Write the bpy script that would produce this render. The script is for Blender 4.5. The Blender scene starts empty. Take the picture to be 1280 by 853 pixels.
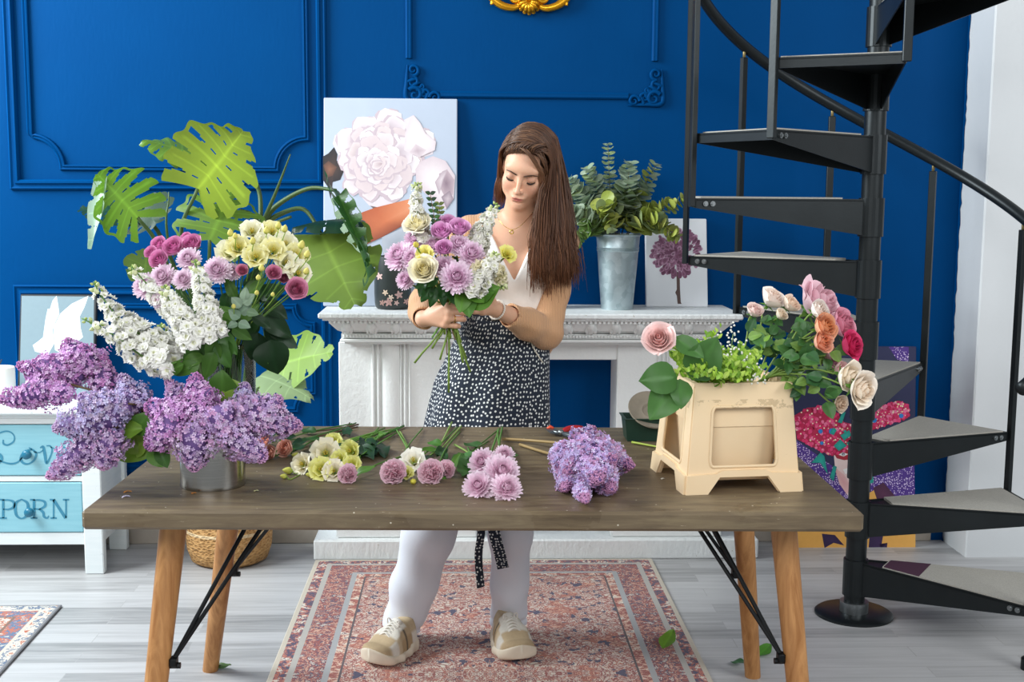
import bpy, math, random
import numpy as np
from mathutils import Vector, Matrix, Quaternion
rnd = random.Random(7)
nrs = np.random.RandomState(11)
SC = bpy.context.scene
COL = SC.collection
PI = math.pi
# ------------------------------------------------------------------ camera
CAM_H, FPX = 1.5, 1520.0
PITCH, YAW, ROLL = math.radians(7.16), math.radians(2.2), math.radians(0.42)
cam = bpy.data.cameras.new('camera'); camo = bpy.data.objects.new('camera', cam); COL.objects.link(camo)
cam.sensor_width = 36.0; cam.lens = 36.0*FPX/1280; cam.clip_start = .05; cam.clip_end = 60
_fw = Vector((math.sin(YAW)*math.cos(PITCH), math.cos(YAW)*math.cos(PITCH), -math.sin(PITCH)))
_rt = Vector((math.cos(YAW), -math.sin(YAW), 0)); _up = _rt.cross(_fw)
_rt2 = _rt*math.cos(ROLL)+_up*math.sin(ROLL); _up2 = _up*math.cos(ROLL)-_rt*math.sin(ROLL)
camo.matrix_world = Matrix(((_rt2.x,_up2.x,-_fw.x,0),(_rt2.y,_up2.y,-_fw.y,0),(_rt2.z,_up2.z,-_fw.z,CAM_H),(0,0,0,1)))
SC.camera = camo
EYE = Vector((0,0,CAM_H))
def ray(px, py): return _fw*FPX + _rt2*(px-640) - _up2*(py-426.5)
def at(px, py, Y):
    r = ray(px, py); return EYE + r*(Y/r.y)
def onz(px, py, z):
    r = ray(px, py); return EYE + r*((z-CAM_H)/r.z)
def onplane(px, py, p0, n):
    r = ray(px, py); return EYE + r*((p0-EYE).dot(n)/r.dot(n))
def pxs(n, Y): return n*Y*1.0/FPX          # size in metres of n photo pixels at distance Y
# ------------------------------------------------------------------ colours / materials
def lin(c):
    if isinstance(c, str):
        c = [int(c[i:i+2],16)/255 for i in (1,3,5)]
    return tuple((x/12.92 if x <= .04045 else ((x+.055)/1.055)**2.4) for x in c[:3])
def hx(c): return np.array(lin(c))
class NT:
    def __init__(s, name):
        s.m = bpy.data.materials.new(name); s.m.use_nodes = True; s.t = s.m.node_tree; s.t.nodes.clear()
        s.out = s.n('ShaderNodeOutputMaterial')
    def n(s, typ, **kw):
        nd = s.t.nodes.new(typ)
        for k, v in kw.items():
            if k.startswith('i_'):
                s.put(nd.inputs[int(k[2:]) if k[2:].isdigit() else k[2:].replace('_',' ')], v)
            else: setattr(nd, k, v)
        return nd
    def put(s, sock, v):
        if hasattr(v, 'is_output') or isinstance(v, bpy.types.NodeSocket): s.t.links.new(v, sock)
        elif isinstance(v, str): sock.default_value = (*lin(v), 1)
        elif isinstance(v, tuple) and len(v) == 3 and sock.type == 'RGBA': sock.default_value = (*v, 1)
        else: sock.default_value = v
    def math(s, op, a, b=0.0, c=0.0, clamp=False):
        nd = s.n('ShaderNodeMath', operation=op, use_clamp=clamp); s.put(nd.inputs[0], a); s.put(nd.inputs[1], b); s.put(nd.inputs[2], c); return nd.outputs[0]
    def mix(s, f, a, b, mode='MIX'):
        nd = s.n('ShaderNodeMix', data_type='RGBA', blend_type=mode); s.put(nd.inputs[0], f); s.put(nd.inputs[6], a); s.put(nd.inputs[7], b); return nd.outputs[2]
    def ramp(s, f, stops, const=False):
        nd = s.n('ShaderNodeValToRGB'); cr = nd.color_ramp; cr.interpolation = 'CONSTANT' if const else 'LINEAR'
        while len(cr.elements) < len(stops): cr.elements.new(.5)
        for e, (p, c) in zip(cr.elements, stops): e.position = p; e.color = (*(lin(c) if isinstance(c, str) else c), 1)
        s.put(nd.inputs[0], f); return nd.outputs[0]
    def coord(s, kind='Object', scale=(1,1,1), rot=(0,0,0)):
        tc = s.n('ShaderNodeTexCoord'); mp = s.n('ShaderNodeMapping'); s.put(mp.inputs[0], tc.outputs[kind]); mp.inputs['Scale'].default_value = scale; mp.inputs['Rotation'].default_value = rot
        return mp.outputs[0]
    def noise(s, vec, scale, detail=4, rough=.55, dist=0):
        nd = s.n('ShaderNodeTexNoise', i_Vector=vec, i_Scale=scale, i_Detail=detail, i_Roughness=rough, i_Distortion=dist); return nd.outputs[0]
    def vor(s, vec, scale, feature='F1', out='Distance', rand=1.0, dims='3D'):
        nd = s.n('ShaderNodeTexVoronoi', feature=feature, voronoi_dimensions=dims); s.put(nd.inputs['Vector'], vec); nd.inputs['Scale'].default_value = scale
        if 'Randomness' in nd.inputs: nd.inputs['Randomness'].default_value = rand
        return nd.outputs[out]
    def bump(s, h, strength=.3, dist=.01):
        return s.n('ShaderNodeBump', i_Height=h, i_Strength=strength, i_Distance=dist).outputs[0]
    def done(s, col, rough=.5, metal=0.0, normal=None, spec=None, sheen=0, transl=0, coat=0, sss=0, trans=0, ior=None):
        b = s.n('ShaderNodeBsdfPrincipled'); s.put(b.inputs['Base Color'], col); s.put(b.inputs['Roughness'], rough); s.put(b.inputs['Metallic'], metal)
        if normal is not None: s.put(b.inputs['Normal'], normal)
        if spec is not None: b.inputs['Specular IOR Level'].default_value = spec
        if sheen: b.inputs['Sheen Weight'].default_value = sheen
        if coat: b.inputs['Coat Weight'].default_value = coat; b.inputs['Coat Roughness'].default_value = .15
        if sss: b.inputs['Subsurface Weight'].default_value = sss; b.inputs['Subsurface Radius'].default_value = (1,.35,.2); b.inputs['Subsurface Scale'].default_value = .008
        if trans: b.inputs['Transmission Weight'].default_value = trans
        if ior: b.inputs['IOR'].default_value = ior
        sh = b.outputs[0]
        if transl:
            t = s.n('ShaderNodeBsdfTranslucent'); s.put(t.inputs[0], col); mx = s.n('ShaderNodeMixShader', i_0=transl)
            s.put(mx.inputs[1], sh); s.put(mx.inputs[2], t.outputs[0]); sh = mx.outputs[0]
        s.t.links.new(sh, s.out.inputs[0]); return s.m
_mc = {}
def M(name, col, rough=.5, metal=0, var=.0, vscale=20, bump=0, bscale=80, **kw):
    if name in _mc: return _mc[name]
    t = NT(name); c = lin(col); v = t.coord()
    cs = c
    if var:
        f = t.noise(v, vscale, 5); cs = t.mix(f, tuple(max(0, x*(1-var)) for x in c), tuple(min(1, x*(1+var)) for x in c))
    nm = t.bump(t.noise(v, bscale, 3), bump, .004) if bump else None
    _mc[name] = t.done(cs, rough, metal, nm, **kw); return _mc[name]
def VC(name, rough=.6, transl=0.0, var=.08, vscale=60, **kw):
    """surface whose own colour is stored per vertex (attribute Col)"""
    if name in _mc: return _mc[name]
    t = NT(name); a = t.n('ShaderNodeAttribute', attribute_name='Col'); f = t.noise(t.coord(), vscale, 3)
    g = t.ramp(f, [(.25, (1-var,)*3), (.75, (1.0,)*3)]); c = t.mix(1.0, a.outputs[0], g, 'MULTIPLY')
    _mc[name] = t.done(c, rough, transl=transl, **kw); return _mc[name]
# ------------------------------------------------------------------ mesh builder
def frame(d, up=(0,0,1)):
    d = Vector(d).normalized(); u = Vector(up)
    if abs(d.dot(u.normalized())) > .98: u = Vector((1,0,0))
    x = u.cross(d).normalized(); y = d.cross(x); return x, y, d
def fmat(o, d, roll=0, s=1.0, up=(0,0,1)):
    x, y, z = frame(d, up); c, n = math.cos(roll), math.sin(roll); x2 = x*c+y*n; y2 = y*c-x*n
    return np.array([[x2[i]*s, y2[i]*s, z[i]*s, o[i]] for i in range(3)])
class MB:
    def __init__(s): s.v = []; s.f = []; s.c = []; s.n = 0; s.mi = []; s.uv = []; s.cm = 0; s.col = (1,1,1)
    def raw(s, V, F, C=None, mat=None, uv=None):
        V = np.asarray(V, float).reshape(-1, 3)
        if mat is not None: V = V @ mat[:, :3].T + mat[:, 3]
        s.v.append(V); o = s.n
        s.f.extend([tuple(i+o for i in f) for f in F]) ; s.mi.extend([s.cm]*len(F))
        if C is None: C = np.tile(np.asarray(s.col, float), (len(V), 1))
        s.c.append(np.asarray(C, float)); s.uv.append(np.asarray(uv, float) if uv is not None else np.zeros((len(V), 2))); s.n += len(V); return s
    def add(s, o, mat=None):
        if o.n: s.raw(np.concatenate(o.v), o.f, np.concatenate(o.c), mat, np.concatenate(o.uv))
        return s
    def box(s, c, d, rot=None, bev=0.0):
        c = Vector(c); hx_, hy, hz = d[0]/2, d[1]/2, d[2]/2; b = min(bev, hx_*.9, hy*.9, hz*.9)
        R = rot if rot is not None else Matrix.Identity(3)
        if b <= 0:
            P = [(x*hx_, y*hy, z*hz) for z in (-1,1) for y in (-1,1) for x in (-1,1)]
            F = [(0,2,3,1),(4,5,7,6),(0,1,5,4),(2,6,7,3),(0,4,6,2),(1,3,7,5)]
        else:
            P = []; id_ = {}
            for x in (-1,1):
                for y in (-1,1):
                    for z in (-1,1):
                        for a in range(3):
                            e = [hx_-b, hy-b, hz-b]; e[a] += b; id_[(x,y,z,a)] = len(P); P.append((x*e[0], y*e[1], z*e[2]))
            F = []
            for a in range(3):
                o1, o2 = [(1,2),(2,0),(0,1)][a]
                for sg in (-1,1):
                    q = []
                    for (p, r) in ((-1,-1),(1,-1),(1,1),(-1,1)):
                        k = [0,0,0]; k[a] = sg; k[o1] = p; k[o2] = r; q.append(id_[(*k, a)])
                    F.append(tuple(q if sg > 0 else q[::-1]))
            for a in range(3):
                o1, o2 = [(1,2),(2,0),(0,1)][a]
                for p in (-1,1):
                    for r in (-1,1):
                        k0 = [0,0,0]; k0[a] = -1; k0[o1] = p; k0[o2] = r; k1 = list(k0); k1[a] = 1
                        q = [id_[(*k0,o1)], id_[(*k1,o1)], id_[(*k1,o2)], id_[(*k0,o2)]]
                        F.append(tuple(q if p*r < 0 else q[::-1]))
            for x in (-1,1):
                for y in (-1,1):
                    for z in (-1,1):
                        q = [id_[(x,y,z,a)] for a in range(3)]; F.append(tuple(q if x*y*z > 0 else q[::-1]))
        V = [tuple(c + R @ Vector(p)) for p in P]
        return s.raw(V, F)
    def bar(s, a, b, w, h, up=(0,0,1), bev=0):
        a = Vector(a); b = Vector(b); x, y, z = frame(b-a, up)
        return s.box((a+b)/2, (w, h, (b-a).length), Matrix(((x.x,y.x,z.x),(x.y,y.y,z.y),(x.z,y.z,z.z))), bev)
    def tube(s, path, r, n=8, cap=True, closed=False, col=None, flat=1.0, up=(0,0,1)):
        P = [Vector(p) for p in path]; m = len(P)
        R = list(r) if hasattr(r, '__len__') else [r]*m
        V = []; C = []; px = None
        for i in range(m):
            if closed: t = P[(i+1) % m]-P[i-1]
            else: t = P[min(i+1, m-1)]-P[max(i-1, 0)]
            if t.length < 1e-9: t = Vector((0,0,1))
            t.normalize()
            if px is None: x, y, _ = frame(t, up)
            else:
                x = px - t*px.dot(t)
                x = x.normalized() if x.length > 1e-6 else frame(t, up)[0]
                y = t.cross(x)
            px = x
            for k in range(n):
                a = 2*PI*k/n; V.append(P[i] + x*(R[i]*math.cos(a)) + y*(R[i]*flat*math.sin(a)))
            if col is not None: C += [col[i] if isinstance(col, list) else col]*n
        F = []
        for i in range(m if closed else m-1):
            i2 = (i+1) % m
            for k in range(n): F.append((i*n+k, i*n+(k+1) % n, i2*n+(k+1) % n, i2*n+k))
        if cap and not closed: F.append(tuple(range(n-1, -1, -1))); F.append(tuple((m-1)*n+k for k in range(n)))
        return s.raw(V, F, C if col is not None else None)
    def lathe(s, prof, o=(0,0,0), d=(0,0,1), n=24, cap=True, cols=None, mat=None):
        """prof: list of (radius, height)"""
        V = []; C = []; m = len(prof)
        for i, (r, h) in enumerate(prof):
            for k in range(n):
                a = 2*PI*k/n; V.append((r*math.cos(a), r*math.sin(a), h))
            if cols: C += [cols[i]]*n
        F = [(i*n+k, i*n+(k+1) % n, (i+1)*n+(k+1) % n, (i+1)*n+k) for i in range(m-1) for k in range(n)]
        if cap:
            if prof[0][0] > 1e-5: F.append(tuple(range(n-1,-1,-1)))
            if prof[-1][0] > 1e-5: F.append(tuple((m-1)*n+k for k in range(n)))
        return s.raw(V, F, C or None, mat if mat is not None else fmat(Vector(o), d))
    def sheet(s, fn, nu, nv, cfn=None, mat=None, skip=None, closed_u=False, uvs=None):
        V = []; C = []; U = []
        for i in range(nu+1):
            for j in range(nv+1):
                u, v = i/nu, j/nv; V.append(tuple(fn(u, v)))
                if cfn: C.append(cfn(u, v))
                U.append((u*(uvs[0] if uvs else 1), v*(uvs[1] if uvs else 1)))
        F = []
        for i in range(nu):
            for j in range(nv):
                if skip and skip((i+.5)/nu, (j+.5)/nv): continue
                a = i*(nv+1)+j; F.append((a, a+nv+1, a+nv+2, a+1))
        return s.raw(V, F, C or None, mat, U)
    def poly(s, pts, col=None):
        n = len(pts); return s.raw([tuple(p) for p in pts], [tuple(range(n))], [col]*n if col is not None else None)
    def prism(s, pts, ext):
        """closed outline extruded by the vector ext"""
        n = len(pts); e = Vector(ext); V = [tuple(p) for p in pts] + [tuple(Vector(p)+e) for p in pts]
        F = [tuple(range(n-1,-1,-1)), tuple(range(n, 2*n))] + [(i, (i+1) % n, n+(i+1) % n, n+i) for i in range(n)]
        return s.raw(V, F)
    def ball(s, c, r, n=10, m=7, sc=(1,1,1), d=(0,0,1), col=None):
        prof = [(math.sin(PI*i/m)*r, -math.cos(PI*i/m)*r) for i in range(m+1)]
        k = s.n; f0 = len(s.f)
        sv = s.col
        if col is not None: s.col = col
        mt = fmat(Vector(c), d); mt[:, :3] = mt[:, :3] @ np.diag(sc)
        s.lathe(prof, n=n, cap=False, mat=mt); s.col = sv; return s
    def build(s, name, mats, parent=None, smooth=True, auto=None, org=None):
        o = ORG.get(parent.name, Vector((0,0,0))) if parent is not None else (Vector(org) if org is not None else Vector((0,0,0)))
        V = np.concatenate(s.v) - np.array(o)
        me = bpy.data.meshes.new(name); me.from_pydata(V.tolist(), [], s.f)
        if not isinstance(mats, (list, tuple)): mats = [mats]
        for m in mats: me.materials.append(m)
        if len(mats) > 1: me.polygons.foreach_set('material_index', s.mi)
        C = np.concatenate(s.c); at_ = me.attributes.new('Col', 'FLOAT_COLOR', 'POINT')
        at_.data.foreach_set('color', np.concatenate([C, np.ones((len(C),1))], 1).ravel())
        U = np.concatenate(s.uv)
        if np.any(U):
            ul = me.uv_layers.new(name='UVMap'); li = np.empty(len(me.loops), int); me.loops.foreach_get('vertex_index', li); ul.data.foreach_set('uv', U[li].ravel())
        me.validate(); me.polygons.foreach_set('use_smooth', [smooth]*len(me.polygons)); me.update()
        ob = bpy.data.objects.new(name, me); COL.objects.link(ob)
        if parent is not None: ob.parent = parent
        else: ob.location = o
        ORG[ob.name] = o
        if auto is not None: me.set_sharp_from_angle(angle=math.radians(auto))
        return ob
ORG = {}
def tag(o, label, cat, group=None, kind=None):
    if label: o['label'] = label
    if cat: o['category'] = cat
    if group: o['group'] = group
    if kind: o['kind'] = kind
    return o
def thing(name, label, cat, loc=(0,0,0), group=None):
    o = bpy.data.objects.new(name, None); COL.objects.link(o); o.location = loc; o.empty_display_size = .05; ORG[o.name] = Vector(loc)
    return tag(o, label, cat, group)
def solo(name, mb, mats, label, cat, loc, group=None, **kw):
    return tag(mb.build(name, mats, None, org=loc, **kw), label, cat, group)
def struct(name, mb, mats, **kw):
    o = mb.build(name, mats, **kw); o['kind'] = 'structure'; return o
def bez(pts, n=12):
    """Catmull-Rom through the points"""
    P = [Vector(p) for p in pts]
    if len(P) == 2: return [P[0].lerp(P[1], i/n) for i in range(n+1)]
    out = []; Q = [P[0]*2-P[1]] + P + [P[-1]*2-P[-2]]; k = max(2, n//(len(P)-1))
    for i in range(1, len(Q)-2):
        for j in range(k):
            t = j/k; a, b, c, d = Q[i-1:i+3]
            out.append(.5*((2*b)+(c-a)*t+(2*a-5*b+4*c-d)*t*t+(3*b-a-3*c+d)*t**3))
    return out+[P[-1]]
def lerp(a, b, t): return a+(b-a)*t
# ------------------------------------------------------------------ implicit surfaces
class Sdf:
    def __init__(s, lo, hi, h):
        s.lo = np.array(lo, float); s.h = h; s.sh = tuple(int(math.ceil((b-a)/h))+1 for a, b in zip(lo, hi)); s.f = np.full(s.sh, .06, np.float32)
    def box(s, lo, hi):
        i0 = np.clip(np.floor((np.array(lo)-s.lo)/s.h).astype(int), 0, np.array(s.sh)-1); i1 = np.clip(np.ceil((np.array(hi)-s.lo)/s.h).astype(int)+1, 1, s.sh)
        sl = tuple(slice(a, b) for a, b in zip(i0, i1))
        ax = [(s.lo[k]+s.h*np.arange(i0[k], i1[k])).astype(np.float32) for k in range(3)]
        return sl, ax[0][:,None,None], ax[1][None,:,None], ax[2][None,None,:]
    def comb(s, sl, d, k, sub=False):
        a = s.f[sl]
        if a.size == 0: return
        if sub: a = -a
        if k > 0:
            hh = np.maximum(k-np.abs(a-d), 0)/k; r = np.minimum(a, d)-hh*hh*k*.25
        else: r = np.minimum(a, d)
        s.f[sl] = -r if sub else r
    def cone(s, a, b, ra, rb, k=.02, sub=False):
        a = np.array(a, float); b = np.array(b, float); m = max(ra, rb)+max(k, 3*s.h)+.004
        sl, X, Y, Z = s.box(np.minimum(a, b)-m, np.maximum(a, b)+m); ab = b-a; L2 = float(ab@ab)+1e-12
        t = np.clip(((X-a[0])*ab[0]+(Y-a[1])*ab[1]+(Z-a[2])*ab[2])/L2, 0, 1)
        d = np.sqrt((X-a[0]-t*ab[0])**2+(Y-a[1]-t*ab[1])**2+(Z-a[2]-t*ab[2])**2)-(ra+(rb-ra)*t)
        s.comb(sl, d.astype(np.float32), k, sub); return s
    def chain(s, pts, rs, k=.02):
        for i in range(len(pts)-1): s.cone(pts[i], pts[i+1], rs[i], rs[i+1], k)
        return s
    def ell(s, c, r, R=None, k=.02, sub=False):
        c = np.array(c, float); r = np.array(r, float); m = float(r.max())+max(k, 3*s.h)+.004
        sl, X, Y, Z = s.box(c-m, c+m); R = np.eye(3) if R is None else np.array(R)   # columns = axes
        q = [((X-c[0])*R[0,i]+(Y-c[1])*R[1,i]+(Z-c[2])*R[2,i]) for i in range(3)]
        k0 = np.sqrt(sum((q[i]/r[i])**2 for i in range(3))); k1 = np.sqrt(sum((q[i]/r[i]**2)**2 for i in range(3)))+1e-9
        s.comb(sl, (k0*(k0-1)/k1).astype(np.float32), k, sub); return s
    def fn(s, f, lo, hi, k=0, sub=False):
        sl, X, Y, Z = s.box(lo, hi); s.comb(sl, np.broadcast_to(f(X, Y, Z), s.f[sl].shape).astype(np.float32), k, sub); return s
    def inter(s, f):
        sl, X, Y, Z = s.box(s.lo, s.lo+s.h*(np.array(s.sh)-1)); s.f = np.maximum(s.f, np.broadcast_to(f(X, Y, Z), s.f.shape).astype(np.float32)); return s
    def mesh(s):
        f = s.f; sg = f < 0; nx, ny, nz = f.shape; c = np.zeros((nx-1, ny-1, nz-1), np.uint8)
        off = [(i, j, k) for i in (0,1) for j in (0,1) for k in (0,1)]
        for i, j, k in off: c += sg[i:nx-1+i, j:ny-1+j, k:nz-1+k]
        act = (c > 0) & (c < 8); I = np.argwhere(act); idx = np.full(act.shape, -1, np.int64); idx[act] = np.arange(len(I))
        val = np.stack([f[I[:,0]+i, I[:,1]+j, I[:,2]+k] for i, j, k in off], 1); P = np.zeros((len(I), 3)); cnt = np.zeros(len(I)); o = np.array(off)
        for a in range(8):
            for b in range(a+1, 8):
                if np.abs(o[a]-o[b]).sum() != 1: continue
                va, vb = val[:,a], val[:,b]; m = (va < 0) != (vb < 0); t = np.where(m, va/np.where(m, va-vb, 1), 0)
                P += m[:,None]*(o[a]+t[:,None]*(o[b]-o[a])); cnt += m
        V = s.lo + s.h*(I+P/cnt[:,None]); Fs = []
        for ax in range(3):
            A = np.moveaxis(sg, ax, 0); D = np.moveaxis(idx, ax, 0); e = A[:-1] != A[1:]; e = e[:, 1:-1, 1:-1]; w = np.argwhere(e)
            i, j, k = w[:,0], w[:,1]+1, w[:,2]+1
            q = np.stack([D[i,j-1,k-1], D[i,j,k-1], D[i,j,k], D[i,j-1,k]], 1); fl = A[i,j,k]
            if ax == 1: fl = ~fl
            q[~fl] = q[~fl][:, ::-1]; Fs.append(q)
        F = np.concatenate(Fs); F = F[(F >= 0).all(1)]
        return V, F
def smooth_mesh(V, F, it=2, lam=.5):
    n = len(V); e = np.concatenate([F[:,[0,1]],F[:,[1,2]],F[:,[2,3]],F[:,[3,0]]]); cnt = np.bincount(e.ravel(), minlength=n).astype(float)
    for _ in range(it):
        acc = np.stack([np.bincount(e[:,0], V[e[:,1],k], n)+np.bincount(e[:,1], V[e[:,0],k], n) for k in range(3)], 1)
        V = V + lam*(acc/cnt[:,None]-V)
    return V
# ================================================================== SETTING
WY = 5.05
def wood_floor():
    t = NT('whitewashed_laminate'); v = t.coord('Object')
    def brick(c1, c2, mort):
        return t.n('ShaderNodeTexBrick', offset=.37, squash=1.0, i_Vector=v, i_Color1=c1, i_Color2=c2, i_Mortar=mort, i_Scale=1.0, i_Mortar_Size=.0015, i_Bias=0.0, i_Brick_Width=.9, i_Row_Height=.085)
    b = brick((.0,.0,.0), (1,1,1), (.5,.5,.5)); sep = t.n('ShaderNodeSeparateColor'); t.put(sep.inputs[0], b.outputs[0])
    vs = t.n('ShaderNodeVectorMath', operation='ADD'); t.put(vs.inputs[0], t.coord('Object', (1.6, 26, 1)))
    off = t.n('ShaderNodeCombineXYZ'); t.put(off.inputs[0], t.math('MULTIPLY', sep.outputs[0], 7.3)); t.put(vs.inputs[1], off.outputs[0])
    grain = t.noise(vs.outputs[0], 1.6, 6, .6, .4); fine = t.noise(t.coord('Object', (4, 120, 1)), 1.2, 4)
    g = t.math('ADD', t.math('MULTIPLY', grain, .75), t.math('MULTIPLY', fine, .25))
    g = t.math('ADD', g, t.math('MULTIPLY', t.math('SUBTRACT', sep.outputs[0], .5), .34))
    c = t.ramp(g, [(.24, '#8f8f8f'), (.40, '#a6a5a5'), (.55, '#b7b6b6'), (.75, '#c2c1c1')])
    line = t.math('LESS_THAN', t.math('ABSOLUTE', t.math('SUBTRACT', b.outputs[1], 1)), .01)
    c = t.mix(t.math('MULTIPLY', b.outputs[1], .25), c, '#8d8883')
    return t.done(c, t.math('ADD', t.math('MULTIPLY', fine, .2), .32), spec=.4)
M_floor = wood_floor()
def blue_paint():
    t = NT('blue_wall_paint'); v = t.coord()
    f = t.noise(v, 3.0, 5); c = t.mix(f, (0.0,.044,.160), (0.0,.053,.186))
    n = t.bump(t.noise(t.coord('Object', (90, 90, 25)), 1, 3), .14, .004); return t.done(c, .5, normal=n, spec=.03)
M_blue = blue_paint()
def white_plaster(name, col, s=.5):
    t = NT(name); v = t.coord(); f = t.noise(v, 5, 6); f2 = t.noise(v, 55, 4)
    c = t.mix(f, lin(col), tuple(x*.93 for x in lin(col))); n = t.bump(f2, s, .006); return t.done(c, .6, normal=n)
M_wallwhite = white_plaster('white_wall_paint', '#d8dbdd', .15)
M_mantel = white_plaster('chipped_white_paint', '#eceeec', .45)
def chipped():
    t = NT('crackled_white_paint'); v = t.coord(); f = t.noise(v, 9, 6); ch = t.math('GREATER_THAN', t.noise(v, 34, 5, .6), .71)
    c = t.mix(f, lin('#edefee'), lin('#dcdfde')); c = t.mix(ch, c, lin('#b9b2a4')); n = t.bump(t.noise(t.coord('Object', (60,60,25)), 1, 5), .8, .006); return t.done(c, .62, normal=n)
M_crack = chipped()
M_base = M('grey_baseboard_wood', '#a39a8f', .5, var=.25, vscale=12)
m = MB(); m.box((0, 2.6, -.05), (7.4, 6.4, .1)); struct('floor', m, M_floor, smooth=False)
m = MB(); m.box((-.1, WY+.1, 1.5), (5.3, .2, 3.6)); struct('wall_back', m, M_blue, smooth=False)
# ragged paint edge where the blue stops against the white pier
e0 = at(1178, 660, WY); PX = e0.x; ec = onz(1207, 697, 0); PY = ec.y
m = MB(); m.box((PX+.75, (PY+WY+.2)/2, 1.5), (1.5, WY+.2-PY, 3.6), bev=.006); struct('wall_right', m, M_wallwhite, smooth=False)
m = MB(); pts = []
zs = np.linspace(0, 2.7, 120)
for i, z in enumerate(zs): pts.append((PX-.0025, WY-.012-.007*abs(nrs.randn()), z))
m.raw([(PX-.0025, WY+.01, z) for z in zs]+pts, [(i, i+120, i+121, i+1) for i in range(119)])
o = m.build('trim_0', M_blue, smooth=False); o['kind'] = 'structure'
def sweep(m, path, prof, closed=False, y=WY):
    """path of (x, z) points on the wall, prof of (across, out)"""
    P = [np.array(p, float) for p in path]; n = len(P); V = []
    for i in range(n):
        a = P[i]-P[i-1] if (i > 0 or closed) else P[1]-P[0]; b = P[(i+1) % n]-P[i] if (i < n-1 or closed) else a
        a = a/np.linalg.norm(a); b = b/np.linalg.norm(b); na = np.array((-a[1], a[0])); nb = np.array((-b[1], b[0])); k = na+nb; k = k/max(.25, (k@k)/2)
        for (s_, h) in prof: q = P[i]+k*s_; V.append((q[0], y-h, q[1]))
    c = len(prof); F = []
    for i in range(n if closed else n-1):
        j = (i+1) % n
        for k in range(c-1): F.append((i*c+k, i*c+k+1, j*c+k+1, j*c+k))
    m.raw(V, F)
P_BIG = [(-.020,0),(-.020,.012),(-.014,.018),(-.006,.012),(.002,.012),(.006,.022),(.014,.024),(.020,.016),(.022,0)]
P_SML = [(-.012,0),(-.012,.008),(-.007,.014),(0,.010),(.004,.016),(.010,.014),(.013,0)]
def W(px, py): q = at(px, py, WY); return (q.x, q.z)
def notched(x0, x1, z0, z1, r):
    pts = []
    for (cx, cz, a0) in ((x0, z0, 90), (x1, z0, 180), (x1, z1, 270), (x0, z1, 360)):
        for k in range(11):
            a = math.radians(a0-9*k) if False else math.radians(a0-90+90-9*k) ; pts.append((cx+r*math.cos(a), cz+r*math.sin(a)))
    return pts
def panel_notch(x0, x1, z0, z1, r):
    # outline with concave quarter-circle corners, clockwise from the lower left corner
    out = []
    def arc(cx, cz, a0, a1):
        for k in range(11): a = math.radians(lerp(a0, a1, k/10)); out.append((cx+r*math.cos(a), cz+r*math.sin(a)))
    s_ = .012
    out.append((x0, z0+r+s_)); out.append((x0+s_*.2, z0+r)); arc(x0, z0, 90, 0)
    arc(x1, z0, 180, 90); arc(x1, z1, 270, 180); arc(x0, z1, 360, 270); return out
a = W(20, 231); b = W(404, 231)
m = MB(); sweep(m, [(a[0], a[1]), (b[0], b[1]), (b[0], 2.9), (a[0], 2.9)], P_BIG, True); struct('trim_1', m, M_blue, auto=35)
a = W(40, 209); b = W(384, 209)
m = MB(); sweep(m, panel_notch(a[0], b[0], a[1], 2.75, .125), P_SML, True); struct('trim_2', m, M_blue, auto=35)
a = W(24, 362); b = W(408, 362); zb = W(0, 585)[1]
m = MB(); sweep(m, [(a[0], zb), (b[0], zb), (b[0], a[1]), (a[0], a[1])], P_BIG, True); struct('trim_3', m, M_blue, auto=35)
a = W(42, 382); b = W(391, 382); zb = W(0, 512)[1]
m = MB(); sweep(m, panel_notch(a[0], b[0], zb, a[1], .075), P_SML, True); struct('trim_4', m, M_blue, auto=35)
P_CEN = [(-.014,0),(-.013,.010),(-.007,.016),(.001,.014),(.007,.015),(.013,.009),(.014,0)]
a = W(511, 0); b = W(820, 0); c = W(550, 118); d = W(785, 119); z0 = W(511, 73)[1]
m = MB(); sweep(m, [(a[0], 2.8), (a[0], z0)], P_CEN); struct('trim_5', m, M_blue, auto=35)
m = MB(); sweep(m, [(c[0], c[1]), (d[0], c[1])], P_CEN); struct('trim_6', m, M_blue, auto=35)
m = MB(); sweep(m, [(b[0], z0), (b[0], 2.8)], P_CEN); struct('trim_7', m, M_blue, auto=35)
m = MB(); m.box((-.9, WY-.009, .044), (3.6, .018, .088), bev=.004); struct('baseboard_left', m, M_base, smooth=False)
m = MB(); m.box((1.43, WY-.009, .044), (1.16, .018, .088), bev=.004); struct('baseboard_right', m, M_base, smooth=False)
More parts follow.
